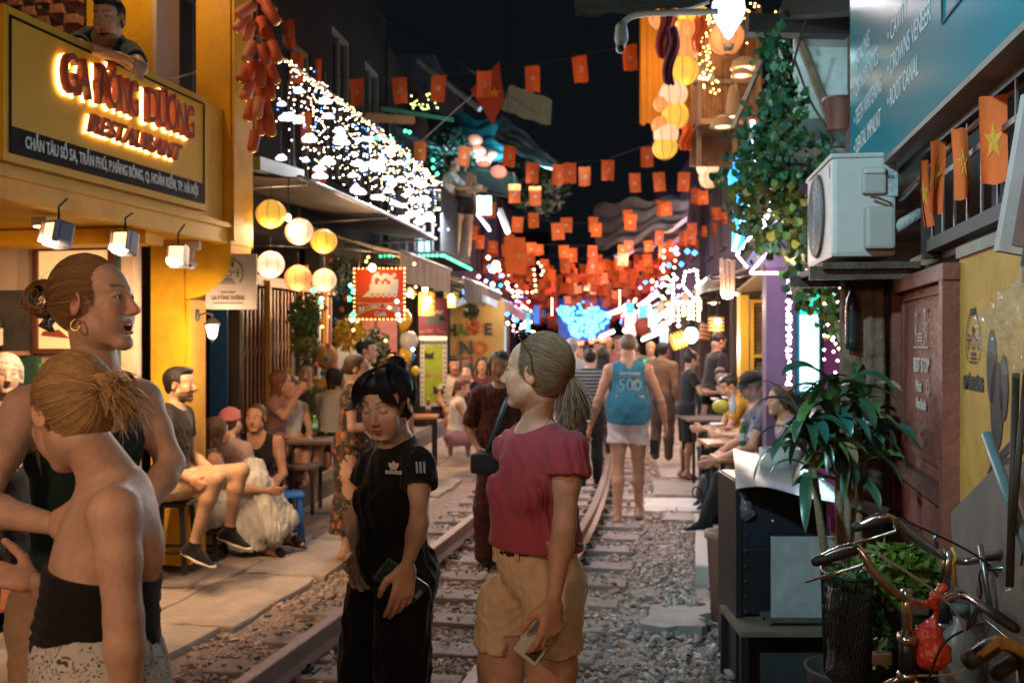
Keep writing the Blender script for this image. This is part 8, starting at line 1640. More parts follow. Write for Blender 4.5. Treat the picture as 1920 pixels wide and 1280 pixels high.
# small items on tables etc. come with the people
# assumed lamp post behind the camera (out of frame) and unseen lanterns added there as warm fill
SLp = thing('assumed_street_lamp','assumed cool white street lamp, unseen behind the viewpoint on the left','street lamp',(-3.1,-.4,0)); MB().tube([(0,0,0),(0,0,4.6),(.15,.1,4.8),(.7,.5,4.85)],.05,10).obj('pole',M_steel,SLp); MB().box((.85,.6,4.85),(.4,.2,.1),bev=.02).obj('lamp_head',M_steel,SLp); MB().box((.85,.6,4.79),(.3,.15,.01)).obj('lens',emat('cool_lens',(.35,.92,1),20),SLp)
lamp('assumed_street_lamp_light','SPOT',(.85,.6,4.70),1250,(.50,.90,1),r=.15,parent=SLp,rot=(R(69),0,R(-42)),size=50)
for i,(x,y,z,c,pw) in enumerate(((-1.9,-.3,2.9,(1,.56,.30),85),(-3.2,-2.6,3.0,(1,.58,.34),80),(.2,-2.2,3.4,(1,.66,.46),52),(1.9,-1.5,2.8,(1,.66,.48),62))):
 o = dup(LPRO[('yellow',.92)][0],Vector((x,y,z)),0,('added fill lantern over the left kerb just behind the viewpoint','added fill lantern far left behind the viewpoint','added fill lantern over the track behind the viewpoint','added fill lantern on the right behind the viewpoint')[i],tree=LPRO[('yellow',.92)][1]); o.scale = (1.3,)*3; lamp('lantern_light','POINT',Vector((x,y,z-.25)),pw,c,.12)
# ================================================================ PEOPLE
def S(x,Z,z=0): return A_(((x-CX)/FP*Z,Z,z))
def JP(**k): return {a: A_(at(*v)) for a,v in k.items()}
C_ = dict(blond=(.50,.33,.15),dblond=(.30,.17,.075),black=(.010,.008,.008),brown=(.06,.03,.015),auburn=(.12,.04,.015),grey=(.30,.28,.26))
def straight(J,h=.47,dy=0):
 for a in 'LR': J['kn'+a] = A_((J['hi'+a][0],J['hi'+a][1]-.03,h)); J['an'+a] = A_((J['hi'+a][0],J['hi'+a][1],.08))
 return J
HI = (.0075,.0023,.0028)
# 1 tall laughing blonde
J = JP(pel=(158,1135,2.55),chest=(160,752,2.52),neck=(188,702,2.5),head=(178,566,2.42),shL=(266,752,2.64),shR=(48,768,2.38),elL=(320,868,2.66),wrL=(268,962,2.52),elR=(-45,950,2.25),wrR=(100,982,2.12),hiL=(215,1185,2.62),hiR=(100,1185,2.5)); J.update(s=1.04,face=140,M=None); straight(J)
def earr(I):
 for g in (1,):
  c = I['fh'](.083*g,-.006,-.047); MB().tube([c+Vector((.011*math.cos(t),.003*math.sin(t),-.011+.013*math.sin(t))) for t in np.linspace(0,6.28,20)[:-1]],.0022,6,closed=True).obj('hoop_earring',mat('gold',(.8,.5,.15),rough=.2,metal=1),I['T'],False)
 mb = MB()
 for i in range(5): a = I['fh'](-.012+i*.006,-.118,-.022); mb.tube([a,I['fh'](-.012+i*.006,-.135-.003*i,-.045),I['fh'](.0+i*.004,-.118,-.062)],[.006,.006,.002],6)
 mb.obj('claw_clip',mat('dark_shell',(.015,.012,.012),rough=.2),I['T'],False)
person('tall laughing blonde woman in dark green halter top with hair in a claw clip bun',J,LIGHT,dict(w=1.0,neck=.92,arm=.95),dict(s=.95,yaw=98,pitch=6,open=.85,w=.97,brow=(.14,.08,.045),eye=.0045),dict(style='tied',rad=.0005,var=.28,c=C_['dblond'],n=3600,tie=(0,-.10,.015),bun=((0,-.138,.022),.046),nb=520,fly=26,wisps=12),
  dict(kind='tank',m=cloth('dark_green',(.012,.035,.028)),arm=.075,nd=.16,res=.008),dict(kind='trousers',m=cloth('sand_linen',(.45,.30,.18)),len=1.95,flare=.05),None,dict(L=dict(pn=(-.3,-.6,-.5),curl=(.3,.3,.3,.3))),HI,extra=earr)
# 2 front blonde from behind
J = JP(pel=(172,1245,2.04),chest=(208,955,2.04),neck=(222,905,2.05),head=(135,772,2.02),shL=(215,962,1.90),shR=(190,945,2.2),elL=(232,1160,1.86),wrL=(238,1345,1.84),elR=(125,1145,2.26),wrR=(66,1092,2.2),hiL=(185,1300,1.95),hiR=(165,1300,2.13)); J.update(s=1.0,face=-60,M=None); straight(J)
person('blonde woman in black strapless top seen from behind with low loose bun',J,LIGHT,dict(w=.90,arm=.95,neck=.9,back=1),dict(s=.94,yaw=-52,pitch=-22),dict(style='tied',rad=.0005,var=.28,c=C_['blond'],n=4200,tie=(0.01,-.105,.01),lift=.006,bun=((.01,-.118,.012),.030),nb=150,tail=((.25,-1,-.05),.11,.04),nt=420,g=.6,curl=.3,wisps=26),
  dict(kind='strapless',m=BLACK,cut=.12,hem=.165,name='strapless_top',fold=.005,fs=(12,12,70),res=.007),dict(kind='skirt',m=pattern_mat('floral_white',(.62,.62,.60),(((.10,.03,.02),70,.22),((.02,.10,.14),95,.22),((.30,.12,.05),60,.15))),len=1.4,waist=.11),None,dict(L=dict(pn=(.2,.9,0)),R=dict(d=(-.95,-.1,.25),pn=(0,-.4,.9),curl=(.25,.3,.35,.4),thumb=.5)),HI)
# 3 girl in black tee
J = JP(pel=(733,1062,3.06),chest=(744,866,3.06),neck=(746,828,3.06),head=(727,757,3.0),shL=(786,872,2.95),shR=(703,868,3.18),elL=(786,978,2.86),wrL=(764,1058,2.80),elR=(664,975,3.2),wrR=(670,1040,3.1),hiL=(757,1110,2.97),hiR=(704,1110,3.13),knL=(754,1400,2.96),knR=(662,1400,3.12),anL=(745,1640,3.05),anR=(655,1640,3.15)); J.update(s=.95,face=212,M=None)
def tee3(I):
 T = I['T']; c = at(737,877,2.90); F_ = planeM((0,0,0),(1,-.30,0)); mb = MB()
 for a in (-38,0,38):
  mb.add([Matrix.Rotation(R(a),3,'Z') @ Vector((x,y,0)) for x,y in ((0,0),(.0065,.010),(.0055,.019),(0,.026),(-.0055,.019),(-.0065,.010))],[(0,1,2,3,4,5)])
 o = mb.obj('trefoil_print',M_white,T); o.data.transform(F_); o.location = Vector(at(738,880,2.90))-T.location
 text('lettering','adidas',.021,M_white,T,Matrix.Translation(at(738,884,2.895)-T.location) @ F_,.0004,bold=.0005)
 for i in range(3): MB().add([at(779+i*7,865,2.868-i*.004),at(783+i*7,865,2.866-i*.004),at(784+i*7,887,2.855-i*.003),at(780+i*7,886,2.857-i*.003)],[(0,1,2,3)]).obj('sleeve_stripe',mat('blue_white',(.30,.42,.50)),T,False)
person('young woman in black sports tee and black trousers looking down beside the track',J,ASIAN,dict(w=.70,d=.9,bust=.7,arm=.76,neck=.80,hip=.86,leg=.86),dict(s=.95,yaw=205,pitch=-14,nose=.35,w=1.0,closed=True,lip=(.36,.12,.10),brow=(.03,.02,.018)),dict(style='bangs',c=C_['black'],n=2200,tie=(0,-.07,.095),bun=((0,-.075,.105),.036),nb=160,lift=.004,wisps=16,rad=.0008,fringe=420),
  dict(m=BLACK,sleeve=.42,si=.010,sw=1.2,hem=.05,loose=-.02,nf=.02,fold=.008,fs=(22,22,10),res=.007),dict(kind='trousers',m=cloth('black_trousers',(.008,.008,.010)),len=1.95,flare=.008,inf=.022,fold=.008,fs=(22,22,9)),None,dict(L=dict(d=(-.15,-.15,-1),pn=(-.45,.8,0),curl=(.25,.35,.45,.5)),R=dict(curl=(.3,.3,.35,.4))),HI,extra=tee3)
PH = thing('phone','dark marbled phone held in the left hand of the young woman in black','phone',at(752,1090,2.835)); Mp = Matrix.Rotation(R(-52),3,'Y') @ Matrix.Rotation(R(14),3,'X'); MB().box((0,0,0),(.072,.010,.145),Mp,bev=.004).obj('case',mat('marbled_case',(.02,.05,.06),rough=.25,var=.9,vs=60),PH); MB().box(Mp @ Vector((.0,-.0065,-.062)),(.026,.003,.014),Mp,bev=.001).obj('camera_ring',mat('mint',(.2,.5,.4)),PH)
# 4 woman in pink
J = JP(pel=(1002,1078,2.90),chest=(1010,836,2.90),neck=(1002,800,2.91),head=(1006,697,2.85),shL=(1066,846,2.76),shR=(950,838,3.04),elL=(1058,985,2.72),wrL=(1038,1122,2.64),elR=(928,960,3.16),wrR=(948,1065,3.22),hiL=(1036,1128,2.81),hiR=(948,1128,2.99),knL=(1032,1435,2.84),knR=(930,1425,3.0),anL=(1030,1690,2.9),anR=(915,1690,3.05)); J.update(s=1.0,face=225,M=None)
def sung(I):
 fh = I['fh']; T = I['T']; mb = MB()
 for g in (-1,1): MB().ball(fh(g*.033,.045,.108),.020,10,Matrix(I['HM'].tolist()),sx=1.1,sz=.5).obj('sunglass_lens',mat('dark_lens',(.01,.01,.012),rough=.08),T,False); MB().tube([fh(g*.055,.045,.105),fh(g*.084,-.01,.05),fh(g*.088,-.02,.00)],.002,5).obj('temple',mat('tortoise',(.10,.05,.02),rough=.3),T,False)
 up,rt,fw,pr,pf = I['axes']; p = I['J']['pel']+up*.075; MB().tube([Vector(p+pr*.140*math.cos(t)+pf*(.108*math.sin(t)-.01)) for t in np.linspace(0,6.28,40)[:-1]],.014,6,closed=True).obj('belt',mat('brown_leather',(.07,.025,.012),rough=.45),T,False)
 for t in (.6,1.2,1.9,2.6): q = Vector(p+pr*.152*math.cos(t)+pf*(.120*math.sin(t)-.01)); MB().box(q,(.012,.012,.045)).obj('belt_loop',MATS['sand_cotton'],T,False)
 n = Vector(I['J']['neck']); MB().tube([n+Vector((.062*math.cos(t)-.01,-.055*math.sin(t)-.01,-.03-.04*math.sin(t))) for t in np.linspace(.1,3.04,14)],.0008,4,False).obj('necklace',MATS['gold'],T,False)
person('woman in pink red tee and beige shorts turning her head away, sunglasses on hair',J,(.58,.365,.265),dict(w=.80,d=.95,bust=.9,arm=.86,leg=.88,neck=.82,hip=.84),dict(s=.94,yaw=-68,pitch=4,brow=(.2,.13,.07),w=.97),dict(style='tied',rad=.0005,var=.34,c=(.22,.155,.095),n=4200,tie=(0,-.108,-.006),lift=.005,tail=((0,-.35,-.9),.095,.04),nt=520,g=.6,curl=.35,wisps=3),
  dict(kind='tee',m=cloth('raspberry_cotton',(.37,.07,.10)),sleeve=.36,si=.014,sw=1.25,hem=-.085,loose=.03,nf=.02,neck=(.070,.070),fold=.008,fs=(26,26,12),res=.0062),dict(kind='shorts',m=cloth('sand_cotton',(.68,.52,.35)),len=.29,flare=.012,cuff=1,fold=.007,fs=(34,34,24),waist=.10,res=.0075,inf=.014),None,dict(L=dict(d=(-.12,-.1,-1),pn=(-.5,.8,0),curl=(.4,.55,.65,.7),thumb=.5)),HI,hide=('armR',),extra=sung)
P4 = thing('phone','pale ribbed phone with black camera held by the woman in pink','phone',at(1014,1190,2.672)); Mp = Matrix.Rotation(R(38),3,'Y') @ Matrix.Rotation(R(-8),3,'X') @ Matrix.Rotation(R(-14),3,'Z'); MB().box((0,0,0),(.075,.011,.15),Mp,bev=.005).obj('case',mat('pale_case',(.50,.52,.50),rough=.5),P4); MB().box(Mp @ Vector((.012,-.0075,-.047)),(.034,.005,.034),Mp,bev=.002).obj('camera_island',M_blackm,P4)
for i in range(9): MB().box(Mp @ Vector((0,-.0062,.065-i*.009)),(.062,.0015,.0022),Mp).obj('groove',mat('case_groove',(.2,.22,.22)),P4)
# 5 waiter leaning over the sign
J = JP(pel=(205,130,6.4),chest=(190,82,5.9),neck=(195,62,5.8),head=(204,34,5.62),shL=(243,96,5.85),shR=(145,82,5.8),elL=(265,128,5.55),wrL=(205,100,5.42),elR=(150,88,5.45),wrR=(236,110,5.38),hiL=(235,160,6.4),hiR=(180,160,6.4)); J.update(s=1.0,face=180,M=None)
for a in 'LR': J['kn'+a] = J['hi'+a]-A_((0,0,.4)); J['an'+a] = J['hi'+a]-A_((0,.1,.75))
person('young man in dark blue shirt leaning on crossed arms above the yellow sign',J,ASIAN,{},dict(yaw=186,pitch=-14,nose=.4,brow=(.02,.015,.012),s=1.02),dict(style='short',c=C_['black']),dict(kind='tee',m=cloth('ink_blue',(.012,.035,.06)),sleeve=.6,si=.016),dict(kind='trousers',m=BLACK,len=1.5),None,dict(R=dict(d=(.8,-.3,-.6),pn=(0,-.3,-.9)),L=dict(d=(-.8,-.2,-.1),pn=(0,0,-1))),(.012,.004,.0042),hide=('legs',))
def seated(label,x,Z,zb,face,skin,hair,top,bottom,seat=.42,h=1.65,lean=.04,head=None,feet=None,arms=None,legs=None,B=None,res=(.014,.0058,.0065),hands=None,**k):
 J = sit(S(x,Z,zb),face,h,seat,lean,arms=arms,legs=legs); return person(label,J,skin,B or {},dict(dict(yaw=face),**(head or {})),hair,top,bottom,feet,hands,res,**k)
def standing(label,x,Z,zb,face,skin,hair,top,bottom,h=1.65,head=None,feet=None,arms=None,B=None,lean=(0,0),step=0,res=(.014,.0058,.0065),hands=None,**k):
 J = stand(S(x,Z,zb),face,h,lean=lean,arms=arms,step=step); return person(label,J,skin,B or {},dict(dict(yaw=face),**(head or {})),hair,top,bottom,feet,hands,res,**k)
T_ = lambda n,c,kind='tee',**k: dict(dict(kind=kind,m=cloth(n,c)),**k)
Bt = lambda n,c,kind='shorts',**k: dict(dict(kind=kind,m=cloth(n,c)),**k)
sh = dict(kind='shoe',m=BLACK,sole=mat('white_sole',(.6,.58,.55))); sd = dict(kind='sandal',m=BLACK); bare = dict(kind='bare')
hr = lambda c,st='short',**k: dict(style=st,c=C_[c],**k)
knees = dict(wrL=(.10,.40,-.40),wrR=(-.10,.40,-.40)); table = dict(elL=(-.02,.12,-.24),elR=(.02,.12,-.24),wrL=(.08,.36,-.24),wrR=(-.08,.36,-.24))
# left side seated group
seated('bearded dark haired man in black tee and pale shorts sitting against the yellow pillar',322,6.62,.17,96,(.46,.28,.18),hr('black'),T_('black_tee',(.012,.012,.013)),Bt('cream_shorts',(.50,.38,.25),len=.45),.50,1.74,.02,dict(beard=(.03,.02,.015),brow=(.02,.015,.01),nose=1.2),dict(sh,dL=(.85,-.3,-.25),dR=(.85,-.3,-.3)),dict(elL=(-.04,.02,-.27),elR=(.04,.02,-.27),wrL=(.0,.22,-.38),wrR=(.02,.2,-.38)),dict(knL=(-.12,.42,.66),knR=(.13,.36,.64),anL=(-.12,.34,.26),anR=(.12,.20,.20)),dict(w=1.05),(.011,.0045,.0055))
def stool(label,x,Z,zb,h,w,m,top=None,cat='stool',rz=0,group=None):
 T = thing('stool',label,cat,Vector(S(x,Z,zb)),rz,group=group); MB().box((0,0,h-.015),(w,w,.03),bev=.01).obj('seat',top or m,T)
 for a in (-1,1):
  for b in (-1,1): MB().bar((a*w*.46,b*w*.46,0),(a*w*.36,b*w*.36,h-.03),.035,.02).obj('leg',m,T)
 for a in (-1,1): MB().bar((a*w*.43,-w*.43,h*.3),(a*w*.43,w*.43,h*.3),.02).obj('stretcher',m,T); MB().bar((-w*.43,a*w*.43,h*.3),(w*.43,a*w*.43,h*.3),.02).obj('stretcher',m,T)
 return T
stool('black stool under the bearded man',322,6.66,.17,.47,.28,M_blackm); stool('bright blue plastic stool with splayed legs beside the white skirt',537,8.15,.045,.42,.27,mat('blue_plastic',(.01,.13,.50),rough=.4),rz=.3)
seated('long haired woman in long white skirt seen from behind on a low stool',384,7.55,.05,62,(.45,.25,.17),hr('brown','long'),T_('brown_top',(.10,.06,.05),'tank'),Bt('white_skirt',(.55,.54,.52),'skirt',len=1.75,flare=.10,drape=1,waist=.5,sweep=(.06,-.05,0),fold=.016,fs=(22,22,5),hemz=.09),.26,1.62,.05,dict(yaw=45),dict(sd,d=(.9,-.3,-.1)),dict(wrR=(.02,.42,-.26),elR=(.06,.16,-.22)),dict(knL=(-.1,.40,.64),knR=(.1,.38,.58),anL=(-.06,.68,.12),anR=(.10,.50,.07)),res=(.011,.0055,.0055))
stool('low wooden stool under the white skirt',384,7.6,.045,.24,.28,mat('dark_wood')); stool('small dark stool under the woman in the black vest',486,8.45,.045,.28,.28,mat('dark_wood'))
seated('pink capped person with back turned behind the long haired woman',422,8.0,.05,20,LIGHT,hr('brown'),T_('pale_mauve',(.40,.28,.28)),Bt('dark_short',(.03,.03,.03)),.30,1.6,extra=lambda I: cap_hat(I,cloth('pink_cap',(.45,.15,.17)),back=True),hide=('legs',))
seated('brown haired woman in black spaghetti strap top resting hands on her knees',484,8.4,.045,172,(.42,.22,.14),hr('brown','tied',bun=((0,-.1,.03),.04)),T_('black_vest',(.012,.012,.016),'tank',nd=.15),Bt('black_shorts',(.015,.015,.018),len=.5),.30,1.68,.10,dict(yaw=188,nose=.8),sd,knees,dict(knL=(-.14,.42,.36),knR=(.10,.44,.36)),dict(bust=.9),(.011,.0048,.0055))
seated('auburn haired woman holding a phone up beside the gate',512,9.15,.2,85,(.42,.24,.16),hr('auburn','long'),T_('mauve_knit',(.25,.13,.12)),Bt('grey_skirt',(.2,.18,.18)),.42,1.62,arms=dict(elR=(.06,.10,-.10),wrR=(0,.22,.10)))
seated('girl in white vest with crossed bare legs sitting by the gate',541,9.25,.2,140,(.48,.28,.19),hr('brown','tied',bun=((0,-.09,.05),.03)),T_('white_vest',(.55,.53,.50),'tank'),Bt('beige_short',(.35,.26,.2),len=.4),.42,1.48,.02,dict(yaw=195,pitch=-12),dict(sd,m=mat('brown_leather',(.07,.025,.012))),dict(wrL=(.10,.30,-.30),wrR=(-.06,.30,-.30)),dict(knL=(-.02,.40,.60),anL=(.10,.52,.28)),res=(.012,.005,.006))
seated('smiling woman with hair up and floral top beneath the straw hat',577,10.2,.22,178,(.44,.26,.18),hr('brown','tied',bun=((0,-.05,.12),.035)),dict(kind='tee',m=pattern_mat('green_floral',(.02,.06,.04),(((.35,.12,.05),30,.3),((.12,.2,.05),40,.25)))),Bt('dark_skirt',(.02,.02,.03),len=.6),.45,1.62,head=dict(open=.4))
seated('person in a black hat with pink flower seated by the small table',620,9.7,.22,35,(.4,.24,.17),hr('black','bob'),T_('white_black',(.35,.33,.32),'long'),Bt('black_t',(.012,.012,.014),'trousers',len=1.9),.42,1.6,extra=lambda I: MB().ball(I['fh'](.03,-.04,.135),.028,10).obj('pink_flower',mat('pink_felt',(.6,.2,.2),rough=1),I['T'],False))
standing('woman in dark floral dress standing on the slabs holding paper cups',655,7.62,.045,88,(.44,.27,.19),hr('brown','tied',bun=((0,-.095,-.02),.035)),dict(kind='tee',m=pattern_mat('tropical_print',(.012,.02,.022),(((.34,.10,.03),16,.34),((.05,.07,.03),22,.3),((.20,.12,.07),28,.26),((.10,.02,.03),20,.3))),skirt=.12,sw2=.16,name='dress',sleeve=.5,si=.02,fold=.008),None,1.55,dict(pitch=-10),dict(sd,m=mat('tan_sandal',(.3,.18,.1))),dict(elL=(-.06,.02,-.26),elR=(.06,.02,-.26),wrL=(.06,.25,-.26),wrR=(-.04,.25,-.26)),dict(w=1.08),res=(.011,.0048,.0055),lean=(0,.04))
CU = thing('paper_cup','white crumpled paper cups held by the woman in the floral dress','cup',at(700,808,7.5)); MB().lathe([(.001,-.05),(.03,-.05),(.04,.05),(.037,.05),(.001,-.04)],14).obj('cup',M_white,CU); MB().lathe([(.001,-.02),(.035,-.02),(.045,.07),(.042,.07),(.001,0)],14,(.06,0,0)).obj('cup',M_white,CU)
standing('black haired man with glasses and white collar behind the floral dress woman',684,9.6,.04,100,ASIAN,hr('black'),T_('pale_shirt',(.45,.45,.48)),Bt('dark_jeans',(.02,.025,.04),'trousers',len=1.9),1.68,dict(glasses=1))
standing('brown haired woman in coral top hidden behind the girl in black',742,7.9,0,40,(.45,.25,.17),hr('auburn','tied',bun=((0,-.1,.05),.03)),T_('coral_top',(.42,.12,.10),'tank'),Bt('dark_jeans',(.02,.025,.04),'trousers',len=1.9),1.56)
seated('woman in white top and mauve skirt with phone on the far left platform',852,12.3,.1,80,(.46,.28,.2),hr('auburn'),T_('white_vest2',(.50,.48,.46),'tank'),Bt('mauve_skirt',(.28,.16,.20),'skirt',len=1.2),.34,1.6,.06,dict(pitch=-15),bare,table)
seated('black haired woman in black tee sitting behind the mauve skirt woman',882,12.9,.2,200,ASIAN,hr('black','bob'),T_('black_tee',(.012,.012,.013)),Bt('dark_skirt',(.02,.02,.03)),.42,1.58,.05)
for x,Z,f,hc_,st,tn,tc,l in ((850,13.6,170,'black','short','white_vest2',(.5,.48,.46),'man in white shirt below the letter R on the wall'),(874,14.0,190,'auburn','tied','rose_top',(.3,.14,.12),'red faced person left of the curly haired woman'),(905,13.6,185,'black','long','dark_red',(.1,.03,.03),'curly black haired woman below the coloured letters'),(930,13.9,200,'brown','bob','tan_top',(.3,.2,.12),'brown haired child at the right end of the letter wall')): seated(l,x,Z,.25,f,(.38,.22,.15),hr(hc_,st),T_(tn,tc),Bt('dark_skirt',(.02,.02,.03)),.42,1.5 if 'child' in l else 1.62,res=(.018,.009,.01))
# table with can and bottle on the left
def tbl(label,x,Z,zb,h,w,m,d=None,rz=0,group=None):
 T = thing('table',label,'table',Vector(S(x,Z,zb)),rz,group=group); MB().box((0,0,h-.015),(w,d or w,.03),bev=.006).obj('tabletop',m,T)
 for a in (-1,1):
  for b in (-1,1): MB().bar((a*w*.42,b*(d or w)*.42,0),(a*w*.42,b*(d or w)*.42,h-.03),.03).obj('leg',M_blackm,T)
 return T
Mtt = mat('orange_wood_top',(.36,.16,.07),rough=.5,var=.3,vs=6)
tbl('small black legged cafe table between the girl and the floral dress',598,9.0,.2,.62,.5,mat('brown_top',(.16,.08,.045),rough=.5)); tbl('round dark low table at the crossed legs',556,8.8,.2,.42,.42,mat('brown_top')); tbl('table carrying drinks on the far left platform',782,11.9,.2,.62,.5,Mtt)
def bottle(label,x,y,Z,h,r,m,cap=None,cat='bottle',z=None):
 p = at(x,y,Z); T = thing('bottle',label,cat,p); MB().lathe([(.001,0),(r,0),(r*1.02,h*.1),(r,h*.6),(r*.42,h*.8),(r*.40,h*.97),(.001,h*.97)],14).obj('body',m,T); MB().lathe([(.001,h*.94),(r*.5,h*.94),(r*.5,h),(.001,h)],12).obj('cap',cap or M_white,T); MB().lathe([(r*1.025,h*.22),(r*1.025,h*.5)],14).obj('label_band',mat('pale_blue_label',(.35,.45,.55)),T); return T
Mg = mat('green_glass',(.02,.16,.03),rough=.1); Mw = mat('water_bottle',(.35,.48,.60),rough=.1,alpha=.55)
bottle('green drinks can on the small cafe table',590,808,8.9,.14,.03,mat('green_can',(.05,.25,.05),rough=.3,metal=.5)); bottle('small sauce bottle on the far left table',803,772,11.8,.16,.03,mat('amber_glass',(.2,.06,.01),rough=.15))
# red pattern woman and the blue tank man
def bagx(I):
 T = I['T']; p = at(908,868,7.15); MB().box(p,(.20,.09,.15),bev=.03).obj('shoulder_bag',mat('navy_leather',(.012,.022,.04),rough=.5),T,False); MB().tube([at(952,745,7.22),at(935,790,7.12),at(912,850,7.15)],.016,6).obj('bag_strap',mat('petrol_strap',(.02,.10,.14)),T,False)
standing('woman in dark red patterned tunic half hidden behind the pink tee',938,7.38,.02,184,(.44,.26,.18),hr('brown','bob'),dict(kind='tee',m=pattern_mat('maroon_print',(.055,.012,.012),(((.14,.03,.02),40,.3),((.03,.01,.01),30,.3))),sleeve=.95,si=.022,fold=.008,hem=.3,loose=.03),dict(kind='trousers',m=MATS['maroon_print'],len=1.9,flare=.05),1.60,feet=sd,arms=dict(elR=(.08,.0,-.27),wrR=(-.02,.16,-.42)),B=dict(w=1.1),res=(.012,.006,.0055),extra=bagx)
def back(I):
 T = I['T']; up,rt,fw,pr,pf = I['axes']; M0 = planeM((0,0,0),(1,-.09,0)); c = lambda dz: Vector(I['J']['chest'])+Vector((0,-.135,dz))-T.location; mp = mat('faded_print',(.40,.48,.52),rough=.8)
 for s_,z,sz in (('ANYWHERE',-.04,.035),('500',-.145,.15),('SUN SURF CLUB',-.25,.036)): text('lettering',s_,sz,mp if sz < .1 else mat('aqua_print',(.16,.42,.48)),T,Matrix.Translation(c(z)) @ M0,.0006,bold=.002)
 mb = MB()
 for a in range(14): t = a*.449; mb.bar((.06+.028*math.cos(t),-.004,.0+.028*math.sin(t)),(.06+.052*math.cos(t),-.004,.052*math.sin(t)),.003,.009)
 o = mb.obj('sun_print',mat('pink_ink',(.6,.35,.4)),T); o.location = c(-.145)
 mb = MB(); pts = [(-.12,0,-.205),(.12,0,-.205),(.12,0,-.07),(-.12,0,-.07)]
 for a,b in zip(pts,pts[1:]+pts[:1]): mb.bar(a,b,.002,.004)
 o = mb.obj('frame_print',mp,T); o.location = c(0); MB().tube([Vector(I['J']['wrL'])+Vector((.028*math.cos(t),.028*math.sin(t),.03)) for t in np.linspace(0,6.28,16)[:-1]],.010,6,closed=True).obj('white_wristband',M_white,T,False); MB().tube([Vector(I['J']['wrR'])+Vector((.028*math.cos(t),.028*math.sin(t),.03)) for t in np.linspace(0,6.28,16)[:-1]],.010,6,closed=True).obj('watch',M_blackm,T,False)
standing('man in blue sleeveless shirt and white shorts walking away beside the rail',1178,9.3,.03,4,(.50,.26,.17),dict(style='crop',c=(.16,.10,.075)),dict(kind='tank',m=cloth('surf_blue',(.035,.17,.27)),nd=.02,nw=.06,drop=-.06,arm=.052,hem=.05,loose=.03,fold=.007),Bt('white_cotton',(.55,.45,.45),len=.42,flare=.03,fold=.007,inf=.02),1.74,dict(roll=3),dict(kind='sandal',m=BLACK),dict(elL=(-.10,-.02,-.27),elR=(.12,.0,-.27),wrL=(-.17,.04,-.50),wrR=(.17,.08,-.49)),dict(w=1.16,belly=1.12,arm=1.08,neck=1.15),step=.12,res=(.010,.005,.0055),extra=back)
CP = thing('phone','black phone in the right hand of the man in blue','phone',at(1226,838,9.2)); MB().box((0,0,0),(.07,.012,.14),bev=.004).obj('case',M_blackm,CP)
# walkers in the middle distance
standing('woman in black and white striped top walking away',1106,11.6,.02,0,(.40,.25,.18),hr('black','tied',bun=((0,-.09,.06),.04)),dict(kind='tee',m=stripe_mat('bw_stripes',(.02,.022,.03),(.32,.33,.36),24,2,.75)),Bt('black_t',(.012,.012,.014),'trousers',len=1.95),1.60,feet=sh,step=.1); standing('person in pale grey tee beside the striped top, walking away',1072,12.4,.02,10,LIGHT,hr('grey'),T_('pale_grey',(.34,.36,.36)),Bt('dark_jeans',(.02,.025,.04),'trousers',len=1.9),1.72); standing('long black haired person in dark clothes right of the striped top',1131,13.6,.02,5,ASIAN,hr('black','long'),T_('black_tee',(.012,.012,.013)),Bt('black_t',(.012,.012,.014),'trousers',len=1.9),1.58); standing('thin man in brown shirt standing right of the blue shirt man',1242,13.4,.05,30,BROWN,hr('black'),T_('brown_shirt',(.16,.09,.05),'long'),Bt('brown_trousers',(.07,.045,.035),'trousers',len=1.9),1.64)
standing('waitress in black tee and knee trousers serving the right hand tables',1287,12.0,.06,84,(.40,.23,.15),hr('black','tied',bun=((0,-.07,.10),.035)),T_('black_tee',(.012,.012,.013),hem=.1),Bt('black_knee',(.014,.014,.016),len=.95,flare=.02),1.52,dict(pitch=-18),sd,dict(elR=(.05,.10,-.22),wrR=(0,.36,-.22),elL=(-.05,.12,-.22),wrL=(0,.40,-.20)),dict(w=1.12),lean=(0,.05)); standing('tall man in black tee bending over the table behind the waitress',1326,12.9,.1,75,BROWN,hr('black','crop'),T_('black_tee',(.012,.012,.013)),Bt('black_t',(.012,.012,.014),'trousers',len=1.9),1.72,dict(pitch=-30),lean=(0,.14))
seated('man in black with shaved temples seated facing the camera',1352,12.2,.1,190,(.48,.28,.19),hr('black','crop'),T_('black_tee',(.012,.012,.013)),Bt('black_t',(.012,.012,.014)),.45,1.66,.1,dict(pitch=-20,roll=14))
seated('black haired boy in mustard shirt bent over the table',1398,9.9,.1,-88,(.44,.25,.16),hr('black'),T_('mustard',(.45,.22,.03)),Bt('dark_jeans',(.02,.025,.04),'trousers',len=1.9),.46,1.62,.10,dict(pitch=-28),sh,table)
sm_ = dict(kind='tee',m=stripe_mat('blue_stripes',(.48,.50,.54),(.06,.13,.28),26,0,.6),sleeve=.5)
seated('man in navy cap and blue white striped shirt leaning on the table',1448,9.2,.1,-80,LIGHT,hr('grey','crop'),sm_,Bt('grey_jeans',(.12,.14,.17),'trousers',len=1.9),.46,1.72,.10,dict(pitch=-16),sh,table,extra=lambda I: cap_hat(I,cloth('navy_cap',(.02,.025,.05))))
def emb(I): cap_hat(I,cloth('black_cap',(.015,.014,.016))); MB().ball(I['fh'](-.02,.072,.085),.020,12,Matrix(I['HM'].tolist()),sy=.5).obj('orange_badge',mat('orange_badge',(.5,.16,.03)),I['T'],False)
